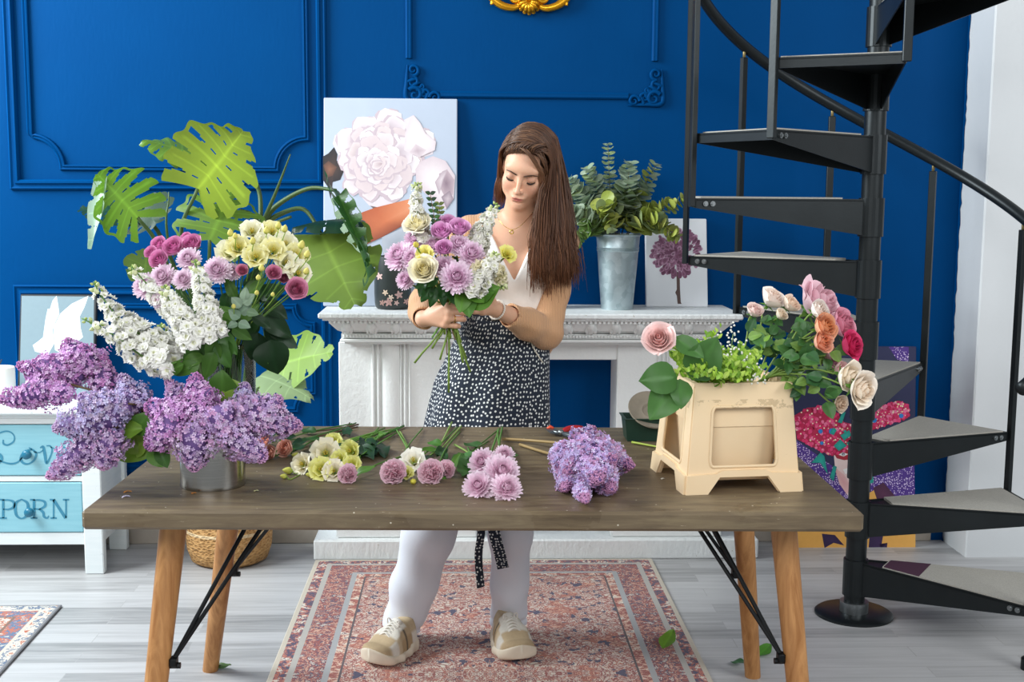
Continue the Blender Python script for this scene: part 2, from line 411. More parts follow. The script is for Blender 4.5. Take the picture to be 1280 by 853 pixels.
# scrolled plaster corners on the middle panel
def spiral(c, r, turns, a0, sgn=1, n=26):
    return [Vector((c[0]+r*(1-.82*t)*math.cos(a0+sgn*turns*2*PI*t), 0, c[1]+r*(1-.82*t)*math.sin(a0+sgn*turns*2*PI*t))) for t in np.linspace(0, 1, n)]
def corner_ornament(cx, cz, sx, label):
    """cx, cz the outer corner; the ornament runs along +x*sx and +z"""
    m = MB(); y = WY-.008
    def T(p, h=0): return Vector((cx+sx*p[0], y-h, cz+p[2]))
    S = .0034
    def scroll(c, r, turns, a0, sgn, w):
        p = spiral((c[0]*S, c[1]*S), r*S, turns, a0, sgn); m.tube([T(q, .004) for q in p], [lerp(w, w*.45, i/25)*S for i in range(26)], 8, flat=1.0)
    scroll((10, 38), 7, 1.3, -PI/2, 1, 2.4); scroll((36, 6), 7, 1.3, PI, -1, 2.4)
    scroll((9, 24), 7, 1.1, PI/2, -1, 2.2); scroll((23, 10), 6, 1.2, 0, 1, 2.0); scroll((12, 9), 9, 1.2, PI*.8, -1, 3.0); scroll((20, 19), 4, 1.2, PI, 1, 1.7)
    m.tube([T(q) for q in bez([Vector((3*S,0,44*S)), Vector((2*S,0,24*S)), Vector((2*S,0,4*S)), Vector((20*S,0,2*S)), Vector((43*S,0,1*S))], 20)], [S*(1+2.2*math.sin(PI*i/20)) for i in range(21)], 8)
    for k in range(5):
        t = k/4; p0 = Vector((lerp(3, 24, t)*S, 0, lerp(24, 3, t)*S)); p1 = Vector((lerp(16, 27, t)*S, 0, lerp(26, 14, t)*S))
        m.tube([T(q, .003) for q in bez([p0, (p0+p1)/2+Vector((2*S,0,2*S)), p1], 6)], [S*2, S*2.3, S*2.3, S*2, S*1.6, S*1.1, S*.5], 7)
    m.prism([(cx+sx*q[0]*S, WY-.008, cz+q[1]*S) for q in ((1,1),(30,1),(22,12),(13,20),(9,40),(2,34))][::1 if sx < 0 else -1], (0, .008, 0))
    solo('corner_ornament', m, M_blue, label, 'wall ornament', (cx, WY, cz), 'blue plaster corner scrolls', auto=60)
corner_ornament(W(506,0)[0], W(0,123)[1], 1, 'blue scrolled plaster corner on the wall just above the peony canvas')
corner_ornament(W(832,0)[0], W(0,125)[1], -1, 'blue scrolled plaster corner on the wall above the eucalyptus, towards the stairs')
# gilded ornament hanging at the top
M_gold = M('gilded_plaster', '#d99a1c', .28, .75, var=.2, vscale=30)
c = at(661, 18, WY); gx, gz = c.x, c.z+.002
g = thing('gilded_frame', 'gold baroque scrolled frame edge hanging high on the blue wall', 'ornament', (gx, WY, gz))
S = .0033
def G(p, h=.02): return Vector((gx+p[0]*S, WY-h, gz+p[1]*S))
m = MB()
for sx in (-1, 1):
    pa = [G((sx*x, z), .02+.006*math.sin(PI*i/5)) for i, (x, z) in enumerate(((10,10),(20,6),(34,9),(46,18),(52,30),(54,44)))]
    m.tube(bez(pa, 30), [S*(3.2+1.6*math.sin(PI*i/30)) for i in range(31)], 10)
    m.tube([G((sx*(18+9*(1-.8*t)*math.cos(PI*.9+5.5*t)), 20+9*(1-.8*t)*math.sin(PI*.9+5.5*t)), .024) for t in np.linspace(0, 1, 24)], [S*lerp(3, 1.3, t) for t in np.linspace(0, 1, 24)], 8)
    m.tube([G((sx*(40+6*(1-.8*t)*math.cos(-.5+5.5*t)), 12+6*(1-.8*t)*math.sin(-.5+5.5*t)), .03) for t in np.linspace(0, 1, 24)], [S*lerp(2.2, 1, t) for t in np.linspace(0, 1, 24)], 8)
    m.tube(bez([G((sx*30, 8)), G((sx*38, 14)), G((sx*47, 12))], 10), [S*(.8+2.2*math.sin(PI*i/10)) for i in range(11)], 8)
m.build('scrollwork', M_gold, g)
m = MB()
for k in range(7):
    a = math.radians(-90+(k-3)*24); q = (13*math.cos(a), 14+14*math.sin(a))
    m.tube([G((0, 15), .03), G((q[0]*.55, lerp(15, q[1], .55)), .042), G(q, .026)], [S*1.2, S*2.6, S*2.9], 8)
    m.ball(G(q, .026), S*2.9, 8, 6)
m.ball(G((0, 18), .035), S*4.5, 10, 8); m.build('shell', M_gold, g)
m = MB(); m.tube([G((46*math.cos(a), 70+52*math.sin(a)), .012) for a in np.linspace(0, 2*PI, 41)[:-1]], S*4, 8, closed=True); m.build('rim', M_gold, g)
# ------------------------------------------------------------------ fireplace
ZM = 1.02; fp = thing('fireplace_mantel', 'white carved fireplace surround with shelf against the blue wall', 'fireplace', (at(660,700,4.8).x, WY, 0))
def fx(px, Y, py=424): return at(px, py, Y).x
xl, xr = at(397,391,4.66).x, at(930,396,4.66).x
m = MB(); m.box(((xl+xr)/2, (4.66+WY)/2, ZM-.011), (xr-xl, WY-4.66, .022), bev=.005)
m.box(((xl+xr)/2, (4.675+WY)/2, ZM-.026), (xr-xl-.03, WY-4.675, .010), bev=.003); m.build('shelf', M_crack, fp, smooth=False)
m = MB(); y0 = 4.70; x0, x1 = xl+.035, xr-.035
n = int((x1-x0)/.017)
for k in range(n): m.box((lerp(x0, x1, (k+.5)/n), y0-.004, ZM-.037), (.009, .02, .010))
# curved frieze (cavetto) then bead strip
prof = [(4.70, ZM-.032), (4.705, ZM-.045), (4.735, ZM-.075), (4.765, ZM-.088), (4.770, ZM-.090)]
for i in range(len(prof)-1):
    (ya, za), (yb, zb) = prof[i], prof[i+1]; ia = (ya-4.70)*.9; ib = (yb-4.70)*.9
    m.raw([(x0+ia, ya, za), (x1-ia, ya, za), (x1-ib, yb, zb), (x0+ib, yb, zb), (x0+ia, WY, za), (x1-ia, WY, za), (x1-ib, WY, zb), (x0+ib, WY, zb)], [(0,3,2,1),(0,4,7,3),(1,2,6,5)])
m.box(((x0+x1)/2, (4.755+WY)/2, ZM-.099), (x1-x0-.09, WY-4.755, .018)); m.box(((x0+x1)/2, (4.745+WY)/2, ZM-.117), (x1-x0-.08, WY-4.745, .012), bev=.003)
m.box(((x0+x1)/2, (4.775+WY)/2, ZM-.128), (x1-x0-.11, WY-4.775, .012))
n = int((x1-x0-.1)/.0125)
for k in range(n): m.ball((lerp(x0+.05, x1-.05, (k+.5)/n), 4.752, ZM-.099), .0062, 6, 4)
m.build('cornice', M_mantel, fp, auto=40)
k = 0; X = x0+.07
while X < x1-.03:
    m = MB(); yb = 4.715
    m.tube([Vector((X, yb+.028-.03*math.cos(t*2.6), ZM-.038-.052*t)) for t in np.linspace(0, 1, 9)], [.017+.004*math.sin(t*5) for t in np.linspace(0, 1, 9)], 8)
    for sx in (-1, 1): m.tube([Vector((X+sx*.016, yb+.005+.02*t, ZM-.042-.045*t)) for t in np.linspace(0, 1, 6)], [.004,.008,.009,.009,.007,.004], 6)
    m.ball((X, yb+.008, ZM-.05), .012, 8, 6); m.build('corbel', M_mantel, fp); X += .0955
zt = ZM-.134
def pil(pxs_, Yf):  # list of (px0, px1, protrusion)
    pass
def pilaster(p0, p1, flutes, name):
    m = MB(); a, b = fx(p0, 4.84), fx(p1, 4.84); m.box(((a+b)/2, (4.84+WY)/2, (zt+.085)/2), (b-a, WY-4.84, zt-.085), bev=.004)
    m.box(((a+b)/2, (4.82+WY)/2, .085+.05), (b-a+.03, WY-4.82, .10), bev=.006)
    for (c, w, kind) in flutes:
        X = fx(c, 4.83)
        if kind == 'r': m.tube([Vector((X, 4.842, .14)), Vector((X, 4.842, zt-.002))], w, 16, flat=.55, up=(0,1,0))
        else: m.box((X, 4.836, (zt+.14)/2), (w, .02, zt-.14), bev=.003)
    m.build(name, M_mantel, fp, auto=40)
fl = [(466,.011,'b'),(472.5,.008,'b'),(488.5,.040,'r'),(501,.006,'b'),(506,.009,'b'),(512,.007,'b')]
pilaster(423, 592, fl, 'pilaster'); pilaster(772, 903, [(903+423-c+10, w, k) for c, w, k in fl], 'pilaster')
a, b = fx(585, 4.84), fx(776, 4.84); zo = at(700, 450, 4.85).z
m = MB(); m.box(((a+b)/2, (4.85+WY)/2, (zt+zo)/2), (b-a, WY-4.85, zt-zo), bev=.003); m.build('lintel', M_mantel, fp, smooth=False)
a, b = onz(393, 699, 0), onz(946, 697, 0); yb = 4.79
m = MB(); m.box(((a.x+b.x)/2, (yb+WY)/2, .0425), (b.x-a.x, WY-yb, .085), bev=.007); m.build('hearth_slab', M_crack, fp, smooth=False)
# ------------------------------------------------------------------ dresser
t = NT('distressed_white_wood'); v = t.coord('Object', (3, 3, 40), (0, .0, 0)); f = t.noise(v, 2, 5); w_ = t.math('GREATER_THAN', t.noise(t.coord(), 26, 6, .65), .66)
cc = t.mix(f, lin('#d3dcde'), lin('#e4e9e9')); cc = t.mix(t.math('MULTIPLY', w_, .55), cc, lin('#a9b3b4')); M_dress = t.done(cc, .55)
t = NT('pale_blue_drawer_paint'); f = t.noise(t.coord('Object', (4, 4, 60)), 1.5, 5); cc = t.mix(f, lin('#78b3c3'), lin('#93c8d4')); M_drawer = t.done(cc, .5)
M_teal = M('teal_stencil_paint', '#37839f', .5, var=.25, vscale=60); M_knob = M('teal_knob_paint', '#1d6a86', .3)
DY = 4.63; dr = at(126, 600, DY).x; dl = dr-.95; dz = .656; dback = 4.99; dcx = (dl+dr)/2
d_ = thing('chest_of_drawers', 'distressed white chest with pale blue drawers lettered in teal', 'dresser', (dcx, (DY+dback)/2, 0))
m = MB(); zc = lambda py: at(60, py, DY).z
m.box((dcx, (DY+dback)/2-.01, dz-.012), (dr-dl+.05, dback-DY+.05, .024), bev=.008); m.box((dcx, (DY+dback)/2, dz-.03), (dr-dl+.025, dback-DY+.02, .014), bev=.004); m.build('top', M_dress, d_, smooth=False)
m = MB(); st = dr-at(102, 600, DY).x
for X in (dl+st/2, dr-st/2):
    m.box((X, DY+.02, dz/2-.02), (st, .04, dz-.04), bev=.004)
    m.box((X, dback-.02, dz/2-.02), (st, .04, dz-.04), bev=.004)
for (pa, pb) in ((519, 531), (596, 603), (667, 682)):
    za, zb = zc(pa), zc(pb); m.box((dcx, DY+.022, (za+zb)/2), (dr-dl-.02, .03, abs(za-zb)), bev=.002)
zb = zc(682); m.box((dr-.018, (DY+dback)/2, (dz-.04+zb)/2), (.012, dback-DY-.03, dz-.04-zb)); m.box((dl+.018, (DY+dback)/2, (dz-.04+zb)/2), (.012, dback-DY-.03, dz-.04-zb))
m.box((dcx, dback-.012, (dz-.04+zb)/2), (dr-dl-.05, .01, dz-.04-zb)); m.box((dcx, (DY+dback)/2, zb+.008), (dr-dl-.05, dback-DY-.05, .01)); m.build('carcass', M_dress, d_, smooth=False)
def glyph(m, strokes, to, w):
    """strokes: polylines of (x, y, width factor) in em units, laid flat just proud of the drawer front"""
    for s_ in strokes:
        pts = s_ if len(s_) == 2 else [(q.x, q.y) for q in bez([Vector((p[0], p[1], 0)) for p in s_], 8*len(s_))]
        ws = [p[2] if len(p) > 2 else 1 for p in s_]; n = len(pts); V = []; F = []
        for i in range(n):
            a = np.array(pts[min(i+1, n-1)][:2], float)-np.array(pts[max(i-1, 0)][:2], float); a /= np.linalg.norm(a)+1e-9; nn = np.array((-a[1], a[0])); u = i/(n-1)*(len(ws)-1); k = int(min(u, len(ws)-2)) if len(ws) > 1 else 0
            ww = w*lerp(ws[k], ws[min(k+1, len(ws)-1)], u-k)/2
            for sg in (1, -1): V.append(to(pts[i][0]+sg*nn[0]*ww, pts[i][1]+sg*nn[1]*ww))
        for i in range(n-1): F.append((2*i, 2*i+2, 2*i+3, 2*i+1))
        m.raw(V, F)
def onface(h): 
    def f(x, y):  # x, y are photo pixels
        q = at(x, y, DY-h); return (q.x, q.y, q.z)
    return f
for (pa, pb, kx, ky, word) in ((532, 595, 36, 567, 'love'), (604, 666, 39, 639, 'porn')):
    za, zb = zc(pa), zc(pb); D = MB(); D.box((dcx, DY+.018, (za+zb)/2), (dr-dl-2*st-.004, .03, za-zb), bev=.003); D = D.build('drawer', M_drawer, d_, smooth=False)
    m = MB(); q = at(kx, ky, DY); m.lathe([(.007,0),(.007,.012),(.013,.016),(.0185,.024),(.0175,.033),(.010,.038),(0,.039)], (q.x, DY+.003, q.z), (0,-1,0), 16); m.build('knob', M_knob, D)
    m = MB()
    if word == 'porn':
        h = onface(-.0020)
        ser = lambda x, y, l: [(x-l, y, 1), (x+l, y, 1)]
        G_ = [[(4,625,1.5),(4,648,1.5)], [(4,625.5,.8),(11,625.5,1),(17,628,1.6),(17,634,1.6),(11,637,1),(4,637,.8)], ser(4,648,4.5), ser(2.5,625,3),
              [(27,624.5,.8),(20,629,1.7),(19,637,1.9),(21,645,1.6),(27,648.5,.8),(33,645,1.6),(35,637,1.9),(34,629,1.7),(27,624.5,.8)],
              [(42.5,625,1.6),(42.5,648,1.6)], [(42,625.5,.8),(50,625.5,1),(56,628,1.6),(56,633,1.6),(50,636.5,1),(43,636.5,.8)], [(49,636.5,1.2),(54,641,1.7),(55,646,1.5),(59,648,1),(61,645,.7)], ser(42.5,648,4.2), ser(40.5,625,3),
              [(67,625,1.0),(67,648,1.0)], [(67,625,1.7),(82,648,1.9)], [(82.5,625,1.0),(82.5,648,1.0)], ser(67,648,4), ser(65.5,625,3.4), ser(82.5,625,4)]
        glyph(m, G_, h, 2.1)
    else:
        h = onface(-.0020)
        G_ = [[(4,550,.9),(4.5,555,1.3),(10,556.5,1.1),(17,552,1),(17.5,545,.9),(12,540,.9),(4,540,1),(-6,545,1.1),(-14,556,1.3),(-10,566,1.6),(0,569,2),(2,575,1.8),(-4,580,1.2),(-10,577,.9),(-6,574,.8),(4,578,1),(14,580,1.2),(22,578,1),(28,572,.8)],
              [(40,562,.8),(31,565,1.5),(26,573,1.8),(29,579,1.5),(36,580,1),(43,575,1.3),(45,567,1.5),(40,562,1),(36,560,.7)], [(42,565,.6),(49,566,.7),(54,563,.8)],
              [(50,560,.8),(54,559,1.6),(56,568,2),(58,579,1.6),(62,573,1),(65,564,.9),(63,558,.9),(58,557.5,.7)], [(63,559,.6),(69,562,.6),(74,568,.7)],
              [(73,571,.8),(82,567,.9),(82,561,1),(77,560,1.3),(72,568,1.8),(75,578,1.5),(82,580,1),(90,575,.7)]]
        glyph(m, G_, h, 2.0)
    m.build('lettering', M_teal, D, smooth=False)
# ------------------------------------------------------------------ candle
M_wax = M('white_wax', '#f6f5f0', .5, sss=.3)
c = at(4, 500, 4.80); cz = dz; r_ = .06
cn = thing('pillar_candle', 'thick white pillar candle on the chest beside the wing picture', 'candle', (c.x-.012, 4.80, cz)); cx = c.x-.012
m = MB(); zt_ = at(10, 459, 4.80).z; H = zt_-cz; m.lathe([(r_*.97,0),(r_,.004),(r_,H-.006),(r_*.95,H),(r_*.8,H-.004),(.01,H-.012),(0,H-.012)], (cx, 4.80, cz), n=28); m.build('wax', M_wax, cn, auto=40)
m = MB(); m.tube(bez([(cx,4.8,cz+H-.014),(cx+.003,4.8,cz+H+.008),(cx+.014,4.8,cz+H+.03)], 6), .002, 6); m.tube(bez([(cx,4.8,cz+H-.012),(cx-.004,4.8,cz+H+.006),(cx+.002,4.8,cz+H+.022)], 6), .0016, 6); m.build('wick', M('burnt_wick', '#3a342c', .9), cn)
# ------------------------------------------------------------------ table
TZ = .77; TT = .046
fl_, fr_, br_, bl_ = onz(106, 637, TZ), onz(1087, 643, TZ), onz(955, 534, TZ), onz(234, 533, TZ)
tc = (fl_+fr_+br_+bl_)/4; tw = ((fr_-fl_).length+(br_-bl_).length)/2; td = ((bl_+br_)/2-(fl_+fr_)/2).length; tang = math.atan2(fr_.y-fl_.y, fr_.x-fl_.x)*.7
def wood_paint():
    t = NT('worn_taupe_table_paint'); v = t.coord('Object', (2.2, 16, 16)); f = t.noise(v, 2.2, 7, .62, .6); g = t.noise(t.coord('Object', (1, 1, 1)), 4.5, 5)
    c = t.ramp(f, [(.28, '#483a29'), (.5, '#65553f'), (.68, '#7d6e52')]); c = t.mix(t.math('MULTIPLY', t.math('GREATER_THAN', g, .42), t.math('MULTIPLY', g, .55)), c, '#7b6d58'); c = t.mix(t.ramp(t.noise(t.coord('Object', (1.2, 5, 5)), 2.0, 5, .65), [(.50, (0,0,0)), (.72, (.55,)*3)]), c, '#43372a')
    w = t.math('GREATER_THAN', t.noise(t.coord('Object', (6, 18, 40)), 4, 6, .7), .68); c = t.mix(t.math('MULTIPLY', w, .75), c, '#b5a78f')
    sp = t.math('LESS_THAN', t.vor(t.coord(), 28), .055); c = t.mix(sp, c, '#c4bba8')
    n = t.bump(f, .35, .004); return t.done(c, t.math('ADD', t.math('MULTIPLY', g, .3), .32), normal=n, spec=.45)
M_table = wood_paint()
def oak(name, c0, c1, ax=2):
    t = NT(name); sc = [14,14,14]; sc[ax] = 1.6; v = t.coord('Object', tuple(sc)); f = t.noise(v, 2.5, 6, .6, 1.2); return t.done(t.ramp(f, [(.3, c0), (.7, c1)]), .5)
M_oak = oak('oiled_oak', '#94602f', '#c48f58'); M_iron = M('black_iron_rod', '#15181a', .45, .6)
tb = thing('work_table', 'long worn taupe work table on splayed round oak legs', 'table', (tc.x, tc.y, 0))
Rz = Matrix.Rotation(tang, 3, 'Z'); m = MB(); m.box((tc.x, tc.y, TZ-TT/2), (tw, td, TT), Rz, bev=.007); m.build('tabletop', M_table, tb, smooth=False)
def tl(x, y, z): q = Rz @ Vector((x, y, 0)); return Vector((tc.x+q.x, tc.y+q.y, z))
ZU = TZ-TT
legs = {}
for nm, pt, pb in (('fl', at(220,664,2.90), None), ('fr', at(976,671,2.90), None), ('rl', at(297,664,3.42), onz(263,838,0)), ('rr', at(922,664,3.42), onz(941,846,0))):
    top = Vector((pt.x, pt.y, ZU))
    legs[nm] = [top, pb]
def on_px(px, py, top, Y): return at(px, py, Y)
legs['fl'][1] = onz(263,838,0)+Vector((0,0,0)); legs['fl'][1] = Vector((at(184,853,2.83).x-.012, 2.79, 0)); legs['fr'][1] = Vector((at(1005,853,2.83).x+.012, 2.79, 0))
M_tag = M('white_tag', '#ece9e2', .6)
for nm, (a_, b_) in legs.items():
    m = MB(); m.tube([a_.lerp(b_, s_) for s_ in np.linspace(0, 1, 9)], [lerp(.033, .024, s_) for s_ in np.linspace(0, 1, 9)], 18); Lg = m.build('leg', M_oak, tb, auto=50)
    cl = a_.lerp(b_, .5 if nm[0] == 'f' else .5); sx = 1 if nm[1] == 'l' else -1; m = MB(); cl2 = cl+Vector((sx*.034, 0, 0))
    fy = tc.y-.05 if nm[0] == 'f' else tc.y+.12
    for dx in (0.0, .05):
        e = Vector((a_.x+sx*(.19+dx), a_.y+(.12 if nm[0] == 'f' else -.10), ZU)); m.tube([cl2, cl2.lerp(e, .5), e], .0055, 8)
    m.tube([cl+Vector((sx*.015,0,-.012)), cl+Vector((sx*.052,0,-.012))], .008, 8); m.box(cl+Vector((sx*.036,0,-.002)), (.018,.026,.022), bev=.003); m.build('brace', M_iron, tb, auto=40)
# ------------------------------------------------------------------ basket
def wicker():
    t = NT('woven_seagrass'); v = t.coord('Object', (1, 1, 1)); w = t.vor(t.coord('Object', (60, 60, 110)), 1.0); f = t.noise(v, 30, 4)
    c = t.ramp(w, [(0, '#7c5228'), (.35, '#b98a52'), (.8, '#cfa36a')]); sp = t.n('ShaderNodeSeparateXYZ'); t.put(sp.inputs[0], v)
    st_ = t.math('LESS_THAN', t.math('ABSOLUTE', t.math('SUBTRACT', sp.outputs[2], .135)), .006); c = t.mix(st_, c, '#e2c9a0')
    return t.done(t.mix(t.math('MULTIPLY', f, .4), c, '#a87a45'), .8, normal=t.bump(w, .9, .01))
bk = onz(278, 714, 0); BX, BYY = bk.x, bk.y+.155
b_ = thing('wicker_basket', 'round woven seagrass basket holding the monstera behind the table', 'basket', (BX, BYY, 0))
m = MB(); m.lathe([(0,0),(.13,0),(.152,.012),(.168,.06),(.172,.12),(.165,.18),(.158,.24),(.160,.26),(.152,.262),(.150,.2)], (BX, BYY, 0), n=40); M_wick = wicker(); m.build('body', M_wick, b_, auto=60)
for a in (0, PI): 
    m = MB(); o = Vector((BX+.163*math.cos(a), BYY, .25)); m.tube([o+Vector((0, .04*math.cos(t_), .045*math.sin(t_))) for t_ in np.linspace(0, PI, 12)], .007, 8); m.build('handle', M_wick, b_)
m = MB(); m.lathe([(.149,.2),(.08,.215),(0,.22)], (BX, BYY, 0), n=30, cap=False); m.build('soil', M('potting_soil', '#2c2017', .95, var=.4, vscale=60, bump=.8), b_)
# ------------------------------------------------------------------ rugs
def rug_mat(name, hw, hl, bands, field, sc=1.0, cx=0, cy=0):
    t = NT(name); v = t.coord('Object'); s = t.n('ShaderNodeSeparateXYZ'); t.put(s.inputs[0], v)
    ax, ay = t.math('ABSOLUTE', s.outputs[0]), t.math('ABSOLUTE', s.outputs[1]); d = t.math('MINIMUM', t.math('SUBTRACT', hw, ax), t.math('SUBTRACT', hl, ay))
    cb = t.n('ShaderNodeCombineXYZ'); t.put(cb.inputs[0], ax); t.put(cb.inputs[1], ay); mv = cb.outputs[0]
    warp = t.n('ShaderNodeVectorMath', operation='ADD'); t.put(warp.inputs[0], mv); wn = t.n('ShaderNodeTexNoise', i_Vector=mv, i_Scale=9*sc, i_Detail=2)
    wm = t.n('ShaderNodeVectorMath', operation='SCALE'); t.put(wm.inputs[0], wn.outputs[1]); wm.inputs[3].default_value = .09; t.put(warp.inputs[1], wm.outputs[0]); wv = warp.outputs[0]
    n1 = t.noise(wv, 36*sc, 6, .72); n1b = t.noise(wv, 24*sc, 5, .7); nv_ = t.noise(wv, 20*sc, 2, .5); vine = t.math('LESS_THAN', t.math('ABSOLUTE', t.math('SUBTRACT', t.math('FRACT', t.math('MULTIPLY', nv_, 9.0)), .5)), .10); e = t.vor(wv, 17*sc, 'DISTANCE_TO_EDGE'); e2 = t.vor(wv, 38*sc, 'DISTANCE_TO_EDGE'); c2 = t.vor(wv, 30*sc, out='Distance')
    def pattern(pal, nz=None):
        n = len(pal); c = t.ramp(n1 if nz is None else nz, [(.30+.40*i/n, p) for i, p in enumerate(pal)], True)
        c = t.mix(vine, c, pal[1]); c = t.mix(t.math('LESS_THAN', c2, .22), c, pal[1]); return t.mix(t.math('LESS_THAN', c2, .10), c, pal[2])
    big = t.noise(mv, 5.5*sc, 3, .6)
    fa, fb = pattern(field[0]), pattern(field[1]); col = t.mix(t.math('GREATER_THAN', big, .575), fa, fb)
    col = t.mix(t.math('MULTIPLY', t.math('LESS_THAN', e, .03), .6), col, field[2]); col = t.mix(t.math('GREATER_THAN', t.noise(wv, 26*sc, 3, .6), .60), col, field[3] if len(field) > 3 else field[2])
    for lim, pal in bands[::-1]:
        c = pattern(pal, n1b) if isinstance(pal, tuple) else (lin(pal) if False else t.mix(t.math('MULTIPLY', n1, .5), lin(pal), tuple(x*.7 for x in lin(pal))))
        col = t.mix(t.math('LESS_THAN', d, lim), col, c)
    pile = t.noise(v, 420, 2); col = t.mix(.12, col, t.mix(pile, '#3a2a2a', '#e8dccb'), 'MIX')
    return t.done(col, .95, normal=t.bump(pile, .5, .004), sheen=.1)
NV, RD, RS, PC, CR, LB = '#353258', '#96413e', '#b5604e', '#d8a78f', '#e4d9ca', '#8f98ab'
rl, rr = onz(394, 701, .008), onz(816, 701, .008); hw = (rr.x-rl.x)/2; rcx = (rl.x+rr.x)/2; rb = 4.775; rlen = 2.35; hl = rlen/2
bands = [(.018, '#cfc4b2'), (.055, (RD, NV, RS, CR, RD)), (.075, '#b9b4ad'), (.165, (NV, RD, NV, PC, RD, NV, CR, NV)), (.185, '#a9aaac'), (.215, (RS, RD, PC, CR, NV)), (.222, '#4b3c46')]
m = MB(); m.box((rcx, rb-hl, .005), (hw*2, rlen, .009), bev=.003)
solo('persian_rug', m, rug_mat('persian_rug_pile', hw, hl, bands, ((CR, RD, '#e2d8ca', RS, '#dfd3c4', CR), (RS, PC, RD, '#bf6e58', RS, CR), '#85393a', NV)), 'large faded red and navy Persian rug under the woman', 'rug', (rcx, rb-hl, 0), smooth=False)
q0, q1, q2 = onz(78, 757, .006), onz(0, 843, .006), onz(0, 758, .006); u = (q0-q2).normalized(); vdir = Vector((u.y, -u.x, 0)); L = 1.5; Wd = .95
c = q0-u*(Wd/2)+vdir*(L/2); ang = math.atan2(u.y, u.x)
bands2 = [(.012, '#7c7f86'), (.05, ('#b4552f', '#d9d1c3', '#3f5f84', '#d9d1c3')), (.062, '#d8d0c0'), (.12, ('#d9d1c3', '#4a6b90', '#c0603a', '#d9d1c3')), (.13, '#7a5a4a')]
m = MB(); m.box((0, 0, .005), (Wd, L, .008), bev=.003); o = solo('bordered_rug', m, rug_mat('blue_orange_rug_pile', Wd/2, L/2, bands2, (('#b4552f', '#d9d1c3', '#c0603a', '#4a6b90'), ('#d9d1c3', '#4a6b90', '#d9d1c3', '#b4552f'), '#6d7c8e', '#b4552f'), 1.1), 'small cream, blue and orange rug corner in front of the chest', 'rug', (0,0,0), smooth=False)
o.location = (c.x, c.y, 0); o.rotation_euler = (0, 0, ang)
# ------------------------------------------------------------------ spiral staircase
M_steel = M('blackened_steel', '#23282a', .38, .55, var=.3, vscale=9, bump=.05)
M_bright = M('worn_steel', '#8d9294', .3, .9, var=.2, vscale=40)
def carpet_m():
    t = NT('grey_tread_carpet'); v = t.coord(); n = t.noise(v, 260, 3); f = t.noise(v, 25, 4); c = t.mix(n, '#8f8b83', '#c9c5bb'); c = t.mix(t.math('MULTIPLY', f, .35), c, '#aaa59b'); return t.done(c, .95, normal=t.bump(n, .6, .004))
M_carpet = carpet_m()
p0 = onz(1067, 768, 0); SX, SY = p0.x, p0.y; RO = .636
st = thing('spiral_staircase', 'black steel spiral staircase with grey carpeted wedge treads', 'staircase', (SX, SY, 0))
def pol(a, r, z): a = math.radians(a); return Vector((SX+r*math.cos(a), SY+r*math.sin(a), z))
m = MB(); m.lathe([(.036, .03), (.036, 3.1)], (SX, SY, 0), n=24); 
m.build('pole', M_steel, st, auto=50)
m = MB(); m.lathe([(0,0),(.136,0),(.136,.006),(.128,.012),(.04,.012)], (SX, SY, 0), n=48, cap=False); m.build('base_plate', M_steel, st, auto=50)
m = MB(); m.lathe([(.037,.012),(.050,.012),(.050,.05),(.037,.05)], (SX, SY, 0), n=28); m.build('collar', M_bright, st, auto=50)
RISE, DA, A0 = .212, 34.5, -52.0
for k in range(11):
    z = .198+k*RISE; a0 = A0+k*DA; a1 = a0+DA
    def inr(a, s_): return (SX+.036*math.cos(math.radians(a))+s_*math.sin(math.radians(a)), SY)
    hub = .038; m = MB()
    # deck plate
    c0, c1, o0, o1 = pol(a0-25, hub, z-.006), pol(a1+25, hub, z-.006), pol(a0, RO, z-.006), pol(a1, RO, z-.006)
    m.prism([c0, o0, o1, c1], (0, 0, .004))
    # side plates: deep at the pole, shallow at the rim
    for a, ci, oi in ((a0, c0, o0), (a1, c1, o1)):
        tv = (oi-ci).normalized(); nn = Vector((-tv.y, tv.x, 0))*(.004 if a == a0 else -.004)
        q = [ci+Vector((0,0,.008)), oi+Vector((0,0,.008)), oi-Vector((0,0,.024)), ci-Vector((0,0,.115))]; m.prism(q, nn)
    tv = (o1-o0).normalized(); nn = Vector((tv.y, -tv.x, 0))*-.005; m.prism([o0+Vector((0,0,.008)), o1+Vector((0,0,.008)), o1-Vector((0,0,.024)), o0-Vector((0,0,.024))], nn)
    m.lathe([(.0365, z-.125), (.043, z-.125), (.043, z+.006), (.0365, z+.006)], (SX, SY, 0), n=24)
    T = m.build('tread', M_steel, st, smooth=False); m = MB()
    cen = (c0+c1+o0+o1)/4; cc = [c0.lerp(o0, .12), c0.lerp(o0, .985), c1.lerp(o1, .985), c1.lerp(o1, .12)]; m.prism([q.lerp(cen, .035)+Vector((0,0,.004)) for q in cc], (0,0,.009)); m.build('carpet_pad', M_carpet, T, smooth=False)
    if k == 4 or k == 0:
        m = MB(); m.prism([q.lerp(cen, .03)+Vector((0,0,.0125)) for q in (c0.lerp(o0, .13), c0.lerp(o0, .36), c1.lerp(o1, .36), c1.lerp(o1, .13))], (0,0,.0015)); 
        if k == 0: m.build('tread_patch', M('plum_patch', '#4a2a3e', .7), T, smooth=False)
    for a, ci, oi, sg in ((a0, c0, o0, -1), (a1, c1, o1, 1)):
        tv = (oi-ci).normalized(); nn = Vector((-tv.y, tv.x, 0))*sg; m = MB()
        for dd in (.035, .06): m.lathe([(.009,0),(.009,.006),(.005,.006),(.005,.010),(0,.010)], oi-tv*dd+Vector((0,0,-.010)), nn, n=10)
        m.build('bolt_pair', M_bright, T, smooth=False)
HR = .985
rail = []
